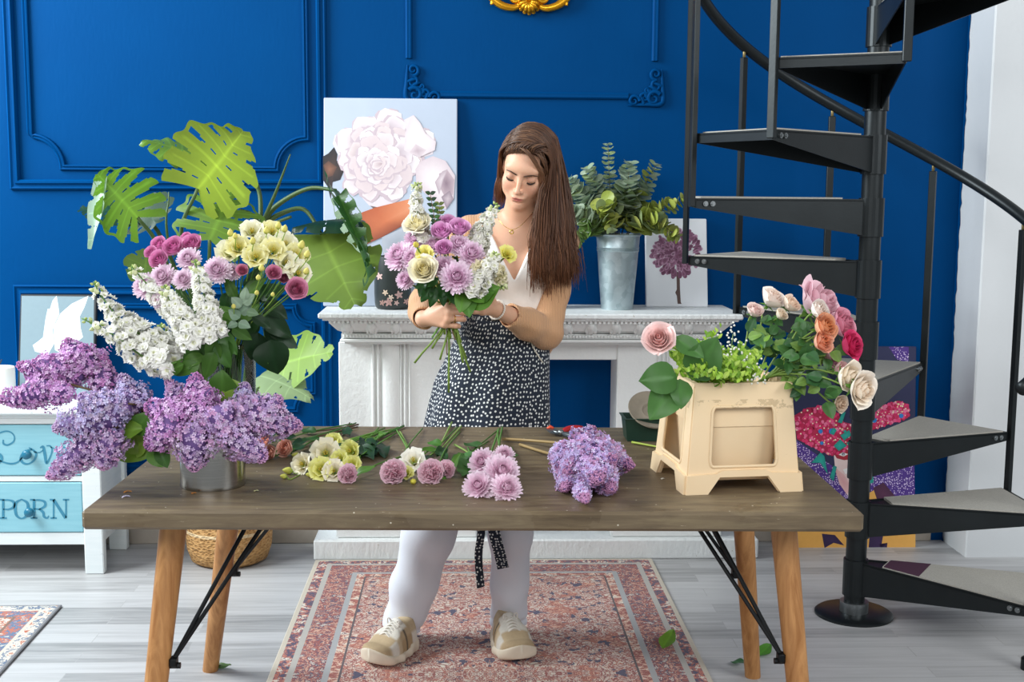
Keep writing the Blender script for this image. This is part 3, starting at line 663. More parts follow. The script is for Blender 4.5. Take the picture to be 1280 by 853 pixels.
for k in range(0, 12):
    a = A0+k*DA; z0 = .198+(k-1)*RISE; ztop = z0+HR
    zb = (z0-.026 if k > 0 else 0.0)
    b = pol(a, RO+.012, 0); tv = Vector((-math.sin(math.radians(a)), math.cos(math.radians(a)), 0)); rv = Vector((math.cos(math.radians(a)), math.sin(math.radians(a)), 0))
    R3 = Matrix(((rv.x, tv.x, 0), (rv.y, tv.y, 0), (0, 0, 1))); m = MB()
    m.box((b.x, b.y, (zb+ztop-.03)/2), (.018, .026, ztop-.03-zb), R3, bev=.002)
    if k == 0: m.lathe([(.026,0),(.026,.035),(.02,.04),(.0,.04)], (b.x, b.y, 0), n=20)
    P = m.build('baluster', M_steel, st, smooth=False)
    m = MB(); m.tube([Vector((b.x, b.y, ztop-.04)), Vector((b.x, b.y, ztop+.01))], .006, 8); m.build('rail_bracket', M('brass_weld', '#8a7a50', .45, .6), P)
for s_ in np.linspace(-.35, 10.6, 150):
    q = pol(A0+s_*DA, RO+.012, .198+(s_-1)*RISE+HR+.012); rail.append(q)
m = MB(); m.tube(rail, .021, 12); m.build('handrail', M_steel, st)
# ------------------------------------------------------------------ pictures
M_paint = VC('artist_paint', .75, var=.05)
class Paint:
    def __init__(s, bl, br, tl, tr, Yb, Yt, depth, zb=None):
        A = at(*bl, Yb) if zb is None else onz(*bl, zb); 
        if zb is not None: A = Vector((at(*bl, Yb).x, Yb, zb))
        B = at(*br, Yb); T = at(*tl, Yt); s.p0 = A; s.u = Vector((1,0,0)); s.wd = B.x-A.x; v = Vector((0, Yt-Yb, T.z-A.z)); s.h = v.length; s.v = v.normalized(); s.n = s.u.cross(s.v); s.d = depth
        s.m = MB(); s.k = 0
    def canvas(s, name, label, cat, mats, edge, bev=.003, child='canvas'):
        c = s.p0+s.u*s.wd/2+s.v*s.h/2-s.n*s.d/2; s.root = thing(name, label, cat, s.p0+s.u*s.wd/2-s.n*s.d/2)
        m = MB(); m.box(c, (s.wd, s.h, s.d), Matrix((s.u, s.v, s.n)).transposed(), bev); m.build(child, edge, s.root, smooth=False); return s
    def P(s, x, y): s_ = onplane(x, y, s.p0+s.n*(.0006+.000014*s.k), s.n); return s_
    def L(s): s.k += 1
    def poly(s, pts, cc, ce=None, ctr=None):
        """fan from the centre, colour cc there and ce at the rim"""
        s.L(); P = [s.P(*p) for p in pts]; n = len(P); c = s.P(*(ctr or (sum(p[0] for p in pts)/n, sum(p[1] for p in pts)/n))); ce = cc if ce is None else ce
        s.m.raw([tuple(c)]+[tuple(p) for p in P], [(0, 1+(i+1) % n, 1+i) for i in range(n)], [hx(cc)]+[hx(ce) if not isinstance(ce, list) else hx(ce[i]) for i in range(n)])
    def flat(s, pts, c):
        s.L(); P = [s.P(*p) for p in pts]; s.m.raw([tuple(p) for p in P], [tuple(range(len(P)))[::-1]], [hx(c)]*len(P))
    def dot(s, x, y, r, c, n=7):
        s.m.raw([tuple(s.P(x+r*math.cos(a), y+r*math.sin(a))) for a in np.linspace(0, 2*PI, n+1)[:-1]], [tuple(range(n))], [hx(c)]*n)
    def done(s, name='painted_picture', mats=None): return s.m.build(name, mats or M_paint, s.root, smooth=False)
def petal(cx, cy, ang, L, Wd, n=14, ruf=.12):
    out = []
    for i in range(n):
        t = i/(n-1); a = lerp(-1, 1, t); r = L*(1-.45*abs(a)**2.2)*(1+ruf*math.sin(a*9+cx)); out.append((cx+math.cos(ang+a*Wd)*r, cy+math.sin(ang+a*Wd)*r))
    return [(cx, cy)]+out
def inpoly(x, y, P):
    r = False
    for i in range(len(P)):
        (x0, y0), (x1, y1) = P[i-1], P[i]
        if (y0 > y) != (y1 > y) and x < (x1-x0)*(y-y0)/(y1-y0)+x0: r = not r
    return r
M_canv = M('pale_blue_grey_canvas', '#b3bdcd', .8, var=.08, vscale=6)
p = Paint((404,383), (571,383), (403,122), (571,123), 4.92, 5.025, .03, ZM+.002).canvas('peony_canvas', 'large canvas of white peony blooms leaning on the mantel shelf', 'painting', None, M_canv)
z2 = lambda pts: [(400+x/3.76, 100+y/3.76) for x, y in pts]
p.poly(z2([(14,360),(40,345),(66,316),(82,350),(78,380),(138,402),(112,430),(95,470),(60,480),(50,560),(35,500),(14,470)]), '#4a3a36', '#2c2a2e')
p.poly(z2([(16,400),(40,380),(80,410),(60,450),(30,460)]), '#8a5f4c', '#5a4038')
p.flat(z2([(285,640),(180,535),(190,528),(300,610)]), '#6c5a58')
stem_ = z2([(380,560),(445,640),(440,700),(400,760),(330,780),(290,740),(300,640)])
p.poly(z2([(60,300),(70,260),(120,240),(200,220),(250,170),(300,190),(345,180),(370,155),(390,190),(440,165),(470,200),(500,250),(545,290),(530,350),(480,365),(440,420),(430,480),(380,560),(300,605),(230,590),(150,500),(110,430),(130,390),(90,360)]), '#e5dde0', '#d9cfd6')
r_ = random.Random(3)
def rpetal(cx, cy, ang, L, Wd, n=16, ruf=.05):
    ca, sa = math.cos(ang), math.sin(ang); ph = r_.uniform(0, 6); out = []
    for i in range(n):
        a = 2*PI*i/n; x = L*(.5+.5*math.cos(a)); y = Wd*L*math.sin(a)*(.55+.45*x/L); k = 1+ruf*math.sin(5*a+ph); out.append((cx+(x*ca-y*sa)*k, cy+(x*sa+y*ca)*k))
    return out
LT = ['#e6dedf','#dfd2d3','#e9e2e4','#dbcbcb','#e2d7db','#d6c6c8']; DK = ['#a18e96','#b29ca1','#917f8a','#bfa9aa','#a5919d']
def bloom_paint(cx, cy, RX, RY, n, l0, l1):
    for k in range(n):
        t = (k+.5)/n; a = k*2.399+r_.uniform(-.2,.2); R = 1-t; x, y = cx+RX*R*math.cos(a), cy+RY*R*math.sin(a); L_ = lerp(l0, l1, t)*r_.uniform(.85,1.15)
        aa = a+r_.uniform(-.5,.5); bx, by = x-math.cos(aa)*L_*.55, y-math.sin(aa)*L_*.55; pts = rpetal(bx, by, aa, L_, r_.uniform(.42,.62))
        p.poly(z2(rpetal(bx-2, by+3, aa, L_*1.03, .62)), '#b09da7', '#c4b3bb'); p.poly(z2(pts), r_.choice(DK) if r_.random() < .35 else '#c9b8bc', r_.choice(LT), z2([(bx+math.cos(aa)*L_*.12, by+math.sin(aa)*L_*.12)])[0])
bloom_paint(300, 300, 190, 115, 34, 120, 90); bloom_paint(270, 400, 150, 150, 44, 110, 55)
for pts, c0, c1 in (([(395,330),(400,250),(425,180),(440,165),(470,200),(495,250),(545,290),(540,330),(480,358),(430,350)], '#f1eaeb', '#d9ccd0'), ([(420,340),(450,300),(500,330),(470,365)], '#b8a5ad', '#d5c6cb'), ([(448,420),(470,385),(530,358),(590,380),(635,450),(628,560),(590,610),(540,570),(490,530),(452,480)], '#efe7e7', '#d2c2c8'),
                    ([(560,440),(600,425),(632,470),(625,540),(585,545),(560,500)], '#8c7683', '#bba6ae'), ([(540,480),(575,430),(600,420),(580,470),(560,540)], '#d9ccd0', '#b6a3ac'), ([(570,550),(610,520),(628,560),(595,605)], '#c7b6bc', '#93818d')):
    p.poly(z2(pts), c0, c1)
p.poly(z2([(150,640),(260,600),(420,560),(450,590),(440,640),(380,690),(290,740),(180,790),(140,760)]), '#c9714b', ['#a8573a','#b75f3e','#d98a62','#e29a73','#c97a52','#8f4a35','#8f4a35','#8a4632','#9b5238'])
p.poly(z2([(290,740),(400,690),(420,760),(390,853),(300,853)]), '#9aa0ac', '#b4b9c4')
p.done()
M_wcanv = M('white_canvas', '#e3e6ea', .8)
p = Paint((808,381), (885,381), (810,273), (886,274), 4.945, 5.025, .025, ZM+.002).canvas('chrysanthemum_canvas', 'small white canvas of one mauve chrysanthemum leaning on the mantel', 'painting', None, M_wcanv)
p.flat([(845.5,340),(849.5,340),(850,362),(851,378),(852,380),(847,380),(846,370),(844,366),(846,362)], '#5e4a45')
for k in range(240):
    t = k/240; a = r_.uniform(0, 2*PI); R = 25*(1-t**1.6); L_ = r_.uniform(8, 12); x, y = 846+1.08*R*math.cos(a), 316+R*math.sin(a)
    p.poly(petal(x-math.cos(a)*3, y-math.sin(a)*3, a+r_.uniform(-.7,.7), L_, .42, 9, 0), r_.choice(['#4a2a3c','#5c3548','#6b4056']), r_.choice(['#a06f8d','#b486a2','#8b5b78','#7a4a66','#c39ab3']))
p.done()
M_gbl = M('grey_blue_print', '#a9bcc3', .6)
p = Paint((22,512), (118,512), (25,368), (119,369), 4.90, 4.985, .02, dz+.002).canvas('wing_picture', 'framed print of white wings leaning on the chest', 'picture', None, M('dark_picture_frame', '#2a2c2e', .5), child='frame')
p.flat([(27,370),(117.5,371),(116,505),(24,505)], '#7c919a')
z3 = lambda pts: [(x/5.018, 350+y/5.018) for x, y in pts]
p.flat(z3([(205,410),(240,385),(270,360),(285,250),(300,180),(312,186),(330,130),(355,100),(365,160),(372,215),(345,270),(330,310),(340,400),(300,470),(220,450)]), '#dfe5e7')
p.flat(z3([(335,300),(380,210),(450,150),(555,100),(530,170),(500,230),(505,300),(520,360),(470,400),(400,470),(345,440)]), '#e6ebec')
p.flat(z3([(348,300),(362,262),(392,236),(372,290),(352,340)]), '#d4dde0'); p.flat(z3([(440,260),(490,245),(495,252),(450,268)]), '#dde5e7')
p.done()
# bold pop portrait behind the stairs
t = NT('purple_dotted_paint'); v_ = t.vor(t.coord('Object', (1,1,1)), 125, rand=.7); M_pdots = t.done(t.mix(t.math('LESS_THAN', v_, .34), '#4e2f86', '#d6c2e6'), .7)
p = Paint((978,686), (1142,686), (978,433), (1137,433), 4.945, 5.025, .03, 0).canvas('portrait_canvas', 'bold canvas of a flower-haired masked face leaning behind the stairs', 'painting', None, M('navy_canvas', '#2b2e52', .7, var=.1))
z4 = lambda pts: [(960+x/3.047, 400+y/3.047) for x, y in pts]
p.m.cm = 1
for pts in ([(460,103),(536,103),(536,240),(520,240),(520,160),(490,150)], [(60,440),(110,460),(250,560),(300,640),(330,700),(60,700)], [(390,500),(556,480),(560,700),(390,700)]): p.flat(z4(pts), '#ffffff')
p.m.cm = 0
p.poly(z4([(60,720),(330,690),(420,640),(480,690),(560,690),(562,880),(60,880)]), '#e0a24a', '#e7ad57')
p.poly(z4([(400,640),(440,620),(500,690),(420,700)]), '#5a2e4c', '#4c2743')
for pts in ([(205,815),(255,820),(290,860),(250,850),(215,870)], [(390,790),(440,815),(430,870),(455,850),(450,900),(380,900)], [(300,800),(350,790),(370,840),(320,860)]): p.poly(z4(pts), '#3a2450', '#2e1d44')
p.poly(z4([(250,505),(330,470),(330,700),(300,665),(270,620),(255,560)]), '#eacbc7', '#f0dad6'); p.poly(z4([(252,560),(290,590),(320,640),(300,665),(272,625)]), '#e0a5a8', '#e7b9b6')
p.poly(z4([(245,500),(290,492),(330,500),(330,530),(290,535),(262,528)]), '#b92f3d', '#a32636'); p.flat(z4([(268,514),(285,505),(305,512),(288,521)]), '#f4efee'); p.dot(*z4([(287,513)])[0], 2.2, '#2b4a7a')
p.flat(z4([(285,570),(320,560),(325,575),(295,588)]), '#f3eeec')
pinkL = [(100,365),(150,335),(210,330),(260,350),(290,390),(330,400),(330,470),(290,500),(245,520),(200,500),(110,455)]; pinkR = [(385,350),(440,325),(500,308),(536,325),(536,370),(470,395),(385,425)]
for pts in (pinkL, pinkR):
    p.poly(z4(pts), '#c2244f', '#b01f4a'); xs = [q[0] for q in pts]; ys = [q[1] for q in pts]; n_ = 0
    while n_ < 240:
        x, y = r_.uniform(min(xs), max(xs)), r_.uniform(min(ys), max(ys))
        if inpoly(x, y, pts): p.dot(*z4([(x, y)])[0], r_.uniform(1.3, 2.8), r_.choice(['#e8447a','#d62c63','#f07aa0','#ee5a8c','#e2336c','#c81e52'])); n_ += 1
        if n_ % 3 == 0: p.k += 1
    p.L()
    for k in range(70):
        x, y = r_.uniform(min(xs), max(xs)), r_.uniform(min(ys), max(ys))
        if inpoly(x, y, pts): p.dot(*z4([(x, y)])[0], r_.uniform(.6, 1.2), r_.choice(['#f8e3b0','#f6d0c0','#fbeccc']))
p.L()
for x, y, r in ((200,425,3),(243,425,4),(405,383,3.4),(508,366,3),(205,470,2.4)): p.dot(*z4([(x, y)])[0], r, '#2f7fc6')
for pts in ([(265,390),(285,350),(296,352),(282,395)], [(235,430),(250,410),(262,420),(250,440)], [(275,440),(310,420),(318,440),(290,460)], [(165,545),(200,505),(215,520),(228,590),(200,545)], [(235,600),(250,555),(262,560),(250,615)], [(300,470),(320,450),(325,470),(310,485)], [(250,480),(275,455),(300,480),(270,500)], [(385,570),(400,560),(402,620),(388,625)], [(412,570),(430,555),(432,575)], [(285,425),(297,418),(300,436)]):
    p.poly(z4(pts), '#2bab9e', '#1f9187')
p.done(mats=[M_paint, M_pdots])
# ------------------------------------------------------------------ pots on the mantel
def galv(name, c0, c1):
    t = NT(name); v = t.coord(); f = t.vor(v, 45, out='Color'); s = t.n('ShaderNodeSeparateColor'); t.put(s.inputs[0], f); n = t.noise(v, 14, 5)
    c = t.mix(t.math('ADD', t.math('MULTIPLY', s.outputs[0], .35), t.math('MULTIPLY', n, .6)), lin(c0), lin(c1)); return t.done(c, t.math('ADD', t.math('MULTIPLY', n, .3), .28), .75, normal=t.bump(n, .2, .004))
M_galv = galv('galvanised_steel', '#8fa3a9', '#cfdcdf')
def tall_bucket(px, pyb, pyt, wt, wb, Y, label):
    a, b = at(px, pyb, Y), at(px, pyt, Y); H = b.z-ZM; rt, rbm = pxs(wt/2, Y), pxs(wb/2, Y)
    R = lambda t: lerp(rbm, rt, t)
    g = thing('tall_bucket', label, 'bucket', (a.x, Y, ZM)); m = MB()
    pf = [(0,.002),(R(0)-.004,.002),(R(0),0),(R(.01),.004)]
    for t in (.03,.3,.6,.76): pf.append((R(t), H*t))
    for t in (.78,.80,.82): pf += [(R(t)+.0025, H*(t-.006)), (R(t), H*(t+.006))]
    pf += [(R(.97), H*.965), (R(1)+.004, H*.975), (R(1)+.006, H*.99), (R(1)+.003, H), (R(1)-.002, H*.99), (R(.3)-.003, H*.3), (0, H*.3)]
    m.lathe(pf, (a.x, Y, ZM), n=40, cap=False); m.build('body', M_galv, g, auto=50); return Vector((a.x, Y, b.z))
EUC = tall_bucket(771, 383, 292, 55, 40, 4.87, 'tall galvanised bucket of eucalyptus in the middle of the mantel shelf')
EUC2 = tall_bucket(684, 383, 300, 46, 36, 4.90, 'galvanised bucket on the mantel almost hidden behind the woman')
t = NT('dark_floral_glaze'); M_dark = M('charcoal_glaze', '#2b3130', .35, var=.2); fo = at(491, 383, 4.85); H = .21; R0 = pxs(23, 4.85)
pt_ = thing('floral_vase', 'black vase with pale pink flower print on the mantel by the peony canvas', 'vase', (fo.x, 4.85, ZM)); m = MB()
pr = [(0,0),(R0*.82,0),(R0*.93,.008),(R0*.98,.025),(R0,.06),(R0*1.0,.12),(R0*.97,.17),(R0*.9,H),(R0*.86,H),(R0*.86,.15),(0,.15)]
m.lathe(pr, (fo.x, 4.85, ZM), n=40, cap=False); m.build('body', M_dark, pt_, auto=50); m = MB()
def onvase(px, py):
    q = at(px, py, 4.85-R0); dx = max(-.99*R0, min(.99*R0, at(px, py, 4.85-R0*.7).x-fo.x)); z = q.z; rr = np.interp(z-ZM, [h for _, h in pr[1:8]], [r for r, _ in pr[1:8]])+.0012; dx = max(-.98*rr, min(.98*rr, dx)); return (fo.x+dx, 4.85-math.sqrt(rr*rr-dx*dx), z)
for cx, cy, R_, c in ((474,346,5,'#d8b7b1'),(499,369,5.5,'#cfa8a2'),(486,378,6,'#b9928b'),(482,366,4,'#d9c0a8'),(508,378,4,'#c79d95'),(489,372,4,'#e0c9b6'),(478,379,4,'#a88378'),(496,379,3.5,'#d9b5ad'),(505,350,3,'#b88f88')):
    m = MB(); pts = [(cx+R_*(.72+.28*math.cos(5*b+cx))*math.cos(b), cy+R_*(.72+.28*math.cos(5*b+cx))*math.sin(b)) for b in np.linspace(0, 2*PI, 31)[:-1]]
    m.raw([onvase(cx, cy)]+[onvase(*q) for q in pts], [(0, 1+(k+1) % 30, 1+k) for k in range(30)], [hx(c)*.75]+[hx(c)*(1.1 if k % 6 < 3 else .9) for k in range(30)]); m.build('flower_print', M_paint, pt_, smooth=False)

# ================================================================== FLOWERS: shapes
M_petal = VC('flower_petal', .65, .15, var=.05, vscale=90)
M_leaf = VC('green_leaf', .42, .25, var=.14, vscale=45, spec=.4)
M_stem = VC('plant_stem', .55, .0, var=.15)
fr = random.Random(21)
def mixc(a, b, t): return np.array(a)*(1-t)+np.array(b)*t
def jit(c, s): return np.clip(np.array(c)*(1+fr.uniform(-s, s)), 0, 1)
GR = [hx('#4f7a2e'), hx('#5d8a35'), hx('#44702c')]; DG = [hx('#274a25'), hx('#2f5529'), hx('#203e22')]; LG = [hx('#86a83a'), hx('#79a035'), hx('#94b548')]
def rose_mb(r, inner, outer, openn=.5, layers=5, ruf=.05):
    """petals wrapped round an axis; opens along +z, base at the origin"""
    m = MB(); inner = np.array(inner); outer = np.array(outer)
    for l in range(layers):
        f = l/(layers-1); n = 3 if l == 0 else (4 if l == 1 else 5); a0 = l*2.1+fr.random()
        for k in range(n):
            ac = a0+2*PI*k/n+fr.uniform(-.12, .12); wdt = (1.25 if l > 1 else 1.5)*PI/n*1.05; ph = fr.uniform(0, 6); hh = r*(1.55-.45*f*openn)*fr.uniform(.94, 1.06); rr = r*(.16+.80*f**.85)
            flare = openn*f*f*.55*fr.uniform(.7, 1.3)
            def fn(u, v):
                a = (u*2-1); w = wdt*(math.sin(min(1, .25+v*1.1)*PI/2))*(1-.30*max(0, v-.75)*4*a*a); th = ac+a*w
                rho = rr*(math.sin(min(v*1.25, 1)*PI/2)**.7)*(1-.22*(1-f)*v)+r*flare*max(0, v-.45)**1.5*2.2 - r*.10*f*a*a*(-1 if f > .6 else 1)*v
                z = hh*v - r*flare*max(0, v-.72)*1.6 + r*ruf*math.sin(3*a+ph)*v - hh*.10*a*a*v*v
                return (rho*math.cos(th), rho*math.sin(th), z)
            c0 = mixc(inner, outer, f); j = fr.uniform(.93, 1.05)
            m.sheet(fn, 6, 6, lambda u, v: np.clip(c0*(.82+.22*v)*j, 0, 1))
    m.lathe([(0,-.02*r),(r*.22,.0),(r*.35,.10*r),(r*.3,.2*r)], n=8, cap=False, cols=[GR[0]]*4)
    for k in range(5):
        a = 2*PI*k/5; m.sheet(lambda u, v: ((r*.28+v*r*.55)*math.cos(a)-(u-.5)*r*.35*(1-v)*math.sin(a), (r*.28+v*r*.55)*math.sin(a)+(u-.5)*r*.35*(1-v)*math.cos(a), r*.06-.12*r*v), 2, 3, lambda u, v: GR[1])
    return m
def mum_mb(r, core, tip, n0=34, layers=7, edge=None):
    m = MB(); core = np.array(core); tip = np.array(tip)
    for l in range(layers):
        f = l/(layers-1); el = math.radians(lerp(-6, 78, f)); n = int(n0*(1-.55*f)); L = r*lerp(1.0, .38, f)
        for k in range(n):
            a = 2*PI*(k+.5*(l % 2))/n+fr.uniform(-.08, .08); e = el+fr.uniform(-.1, .1); Lk = L*fr.uniform(.9, 1.06); w = r*.090*fr.uniform(.85, 1.1); ca, sa = math.cos(a), math.sin(a); j = fr.uniform(.92, 1.06)
            def fn(u, v):
                x = Lk*v; b = e+.55*v*v*(.3+.7*f); rad = r*.06+x*math.cos(b); z = x*math.sin(b)+r*.04*l; s = (u*2-1)*w*(.45+1.5*v-1.05*v**3)*(1 if v < .99 else .55)
                z += abs(u*2-1)*w*.55*v
                return (rad*ca-s*sa, rad*sa+s*ca, z)
            m.sheet(fn, 2, 4, lambda u, v: np.clip(mixc(core, tip, min(1, v*1.15)**1.1*(1-.7*f*f))*j, 0, 1))
    m.lathe([(0,-.12*r),(r*.12,-.10*r),(r*.3,.0),(r*.2,.1*r)], n=8, cap=False, cols=[DG[1]]*4); return m
def ruffle_mb(r, col, tip, n0=12, layers=7):
    """carnation or ranunculus: packed ruffled petals"""
    m = MB(); col = np.array(col); tip = np.array(tip)
    for l in range(layers):
        f = l/(layers-1); el = math.radians(lerp(4, 74, f)); n = max(4, int(n0*(1-.35*f))); L = r*lerp(1.0, .75, f)
        for k in range(n):
            a = 2*PI*(k+.5*(l % 2))/n+fr.uniform(-.2, .2); ph = fr.uniform(0, 6); ca, sa = math.cos(a), math.sin(a); Lk = L*fr.uniform(.88, 1.06); j = fr.uniform(.88, 1.06)
            def fn(u, v):
                b = el+.35*v; uu = u*2-1; x = Lk*v*(1-.18*uu*uu); rad = x*math.cos(b); z = x*math.sin(b)*.85+r*.05*l+r*.16*v*math.sin(7*uu+ph)*v; s = uu*r*(.12+.42*v)
                return (rad*ca-s*sa, rad*sa+s*ca, z)
            m.sheet(fn, 6, 4, lambda u, v: np.clip(mixc(col, tip, v**2)*j, 0, 1))
    m.lathe([(0,-.55*r),(r*.22,-.45*r),(r*.26,-.1*r),(r*.4,.1*r)], n=8, cap=False, cols=[GR[0]]*4); return m
def bell_mb(r, col, tip, base, n=6, flare=.6):
    """lisianthus"""
    m = MB(); col, tip, base = map(np.array, (col, tip, base))
    for l in range(2):
        for k in range(n):
            a = 2*PI*(k+.5*l)/n; ph = fr.uniform(0, 6); ca, sa = math.cos(a), math.sin(a); fl = flare*(1 if l == 0 else .5)*fr.uniform(.75, 1.2); j = fr.uniform(.95, 1.05)
            def fn(u, v):
                uu = u*2-1; rad = r*(.12+.50*v**.7+fl*.8*max(0, v-.45)**1.3*1.8)*(1-.25*l); z = r*(1.05*v-.35*fl*max(0, v-.6)*2)+r*.07*math.sin(4*uu+ph)*v; s = uu*r*(.10+.62*v*(1.15-.55*v*v))*(1-.2*l)
                return (rad*ca-s*sa, rad*sa+s*ca, z-uu*uu*r*.12*v)
            m.sheet(fn, 5, 5, lambda u, v: np.clip((mixc(base, col, min(1, v*1.6)) if v < .6 else mixc(col, tip, (v-.6)/.4))*j, 0, 1))
    for k in range(5): a = 2*PI*k/5; m.tube([(.02*r*math.cos(a), .02*r*math.sin(a), r*.3), (.14*r*math.cos(a), .14*r*math.sin(a), r*.85)], [r*.02, r*.05], 4, col=hx('#c9b23c'))
    return m
def bud_mb(r, col, base):
    return MB().lathe([(0,-.2*r),(r*.45,0),(r*.8,.5*r),(r*.85,1.0*r),(r*.55,1.7*r),(r*.15,2.2*r),(0,2.3*r)], n=9, cap=False, cols=[base, base, mixc(base, col, .5), col, col, col, col])
def floret4(r, c, cup=.25):
    """lilac floret: four rounded petals"""
    V = [(0,0,-.25*r)]; F = []; C = [np.array(c)*.72]
    for k in range(4):
        a = PI/2*k; ca, sa = math.cos(a), math.sin(a); o = len(V)
        for (x, y, z) in ((.42,-.36,.05),(.95,-.34,cup),(1.05,.30,cup*.8),(.45,.36,.05)): V.append(((x*ca-y*sa)*r, (x*sa+y*ca)*r, z*r)); C.append(np.array(c)*(.93 if x < .5 else 1.04))
        F += [(0, o, o+3), (o, o+1, o+2, o+3)]
    return V, F, np.clip(np.array(C), 0, 1)
def panicle(pa, pb, rad, cols, dens=1.0, fr_=.0068, bulge=1.0):
    """lilac panicle between two points, thick at pa, pointed at pb; world coordinates"""
    m = MB(); pa, pb = Vector(pa), Vector(pb); ax = pb-pa; L = ax.length; x, y, z = frame(ax); n = int(dens*560*L/.15*(rad/.034)**.9)
    lob = [(fr.random(), fr.uniform(0, 2*PI), fr.uniform(.25, .5)) for _ in range(7)]
    sag = Vector((0,0,-1))*L*.06
    def prof(t): return rad*bulge*(min(1, .45+t*2.6))*(1-max(0, t-.3)/.72)**.62 if t < 1 else .003
    core = [pa+ax*t+sag*math.sin(PI*t) for t in np.linspace(0, 1, 9)]
    m.tube(core, [max(.002, prof(min(.999, t))*.66) for t in np.linspace(0, 1, 9)], 8, col=hx('#7d5f9c'))
    for i in range(n):
        t = (i+fr.random())/n; t = t**.92; a = fr.uniform(0, 2*PI); R = prof(t)*fr.uniform(.72, 1.05)
        for (tl, al, s_) in lob:
            d = ((t-tl)/.14)**2+((math.atan2(math.sin(a-al), math.cos(a-al)))/.7)**2
            if d < 1: R *= 1+s_*(1-d)
        o = pa+ax*t+sag*math.sin(PI*t)+(x*math.cos(a)+y*math.sin(a))*R
        dr_ = (x*math.cos(a)+y*math.sin(a))*1.0+z*(.25+.6*t)+Vector((fr.uniform(-.5,.5), fr.uniform(-.5,.5), fr.uniform(-.5,.5)))
        c = jit(cols[min(len(cols)-1, int(fr.random()**1.2*len(cols)))], .12); sz = fr_*fr.uniform(.75, 1.15)*(1-.35*t)
        if t > .86 or fr.random() < .10:
            m.ball(o, sz*.5, 5, 4, d=dr_, col=jit(cols[-1], .15))
        else: V, F, C = floret4(sz, c, fr.uniform(.1, .5)); m.raw(V, F, C, fmat(o, dr_, fr.uniform(0, 6)))
    return m
def leaf_mb(L, Wd, col, fold=.25, droop=.25, tip=1.0, vein=.12, nu=8, nv=8, heart=0.0, wav=.04):
    """leaf along +x, face up +z"""
    m = MB(); col = np.array(col); ph = fr.uniform(0, 6)
    def fn(u, v):
        s = u*2-1; w = Wd*(math.sin(PI*v**(.75))**.8)*(1-.0*v) if tip == 1 else Wd*math.sin(PI*min(.999, v**.85))**.6
        x = L*v; zz = -droop*L*v*v+fold*abs(s)*w+wav*L*math.sin(9*v+ph)*abs(s)
        if heart: x -= heart*Wd*abs(s)*(1-v)**3
        return (x, s*w, zz)
    return m.sheet(fn, nu, nv, lambda u, v: np.clip(col*(1+vein*(1.6 if abs(u-.5) < .07 else -.25+.35*math.cos(v*38)*.4)), 0, 1))
def lmat(o, d, up=(0,0,1), roll=0):
    """matrix taking +x to d and +z near up"""
    d = Vector(d).normalized(); u = Vector(up); y = u.cross(d)
    if y.length < .05: y = Vector((0,1,0)).cross(d)
    y.normalize(); z = d.cross(y); c, s = math.cos(roll), math.sin(roll); y2 = y*c+z*s; z2_ = z*c-y*s
    return np.array([[d[i], y2[i], z2_[i], o[i]] for i in range(3)])
# ------------------------------------------------------------------ assembly
def stem_part(root, path, r0, r1, col, name='stem', n=7):
    m = MB(); k = len(path); m.tube(path, [lerp(r0, r1, i/(k-1)) for i in range(k)], n, col=col); return m.build(name, M_stem, root)
def leaf_part(root, o, d, L, Wd, col, up=(0,-.5,1), roll=0, name='leaf', **kw):
    m = MB(); m.raw(*( (lambda q: (np.concatenate(q.v), q.f, np.concatenate(q.c)))(leaf_mb(L, Wd, col, **kw))), lmat(o, d, up, roll)); return m.build(name, M_leaf, root)
def bloom_part(root, mb, o, d, roll=None, name='bloom'):
    m = MB(); m.add(mb, fmat(o, d, fr.uniform(0, 6) if roll is None else roll)); return m.build(name, M_petal, root)
UP = Vector((0,0,1))
def cut_flower(name, label, cat, group, base, via, head, d, bloom, sr=.0022, scol=None, leaves=0, lcol=None, lL=.05):
    """stem from base through via to the head; the bloom opens along d"""
    g = thing(name, label, cat, base, group); head = Vector(head); d = Vector(d).normalized()
    path = bez([Vector(base)]+[Vector(v) for v in via]+[head-d*.02, head], 16); scol = GR[0] if scol is None else scol
    stem_part(g, path, sr, sr*.8, scol); bloom_part(g, bloom, head, d)
    for k in range(leaves):
        i = int(len(path)*(.62+.27*k/max(1, leaves))); o = path[min(i, len(path)-2)]; dd = Vector((fr.uniform(-1,1), fr.uniform(-.8,.1), fr.uniform(-.2,.6)))
        leaf_part(g, o, dd, lL*fr.uniform(.8, 1.15), lL*.28, jit(lcol if lcol is not None else fr.choice(GR), .15))
    return g
# ================================================================== GLASS VASE BOUQUET
def glass_mat():
    t = NT('clear_glass'); fz = t.n('ShaderNodeFresnel', i_IOR=1.45); tr = t.n('ShaderNodeBsdfTransparent'); tr.inputs[0].default_value = (.93,.97,.97,1); gl = t.n('ShaderNodeBsdfGlossy'); gl.inputs['Roughness'].default_value = .02
    mx = t.n('ShaderNodeMixShader'); t.put(mx.inputs[0], t.math('ADD', t.math('MULTIPLY', fz.outputs[0], .9), .03)); t.put(mx.inputs[1], tr.outputs[0]); t.put(mx.inputs[2], gl.outputs[0]); t.t.links.new(mx.outputs[0], t.out.inputs[0]); return t.m
M_glass = glass_mat()
VY = 3.24; vb = onz(286, 547, TZ); VX = at(289, 430, VY).x; VH = at(289, 428, VY).z-TZ; VR = .062
va = thing('glass_vase', 'tall clear glass vase behind the steel bucket on the table', 'vase', (VX, VY, TZ)); m = MB()
m.lathe([(0,0),(VR*.9,0),(VR,.006),(VR,VH*.5),(VR*1.02,VH-.002),(VR*1.0,VH),(VR*.96,VH-.002),(VR*.94,VH*.5),(VR*.94,.014),(0,.012)], (VX, VY, TZ), n=40, cap=False); m.build('body', M_glass, va, auto=60)
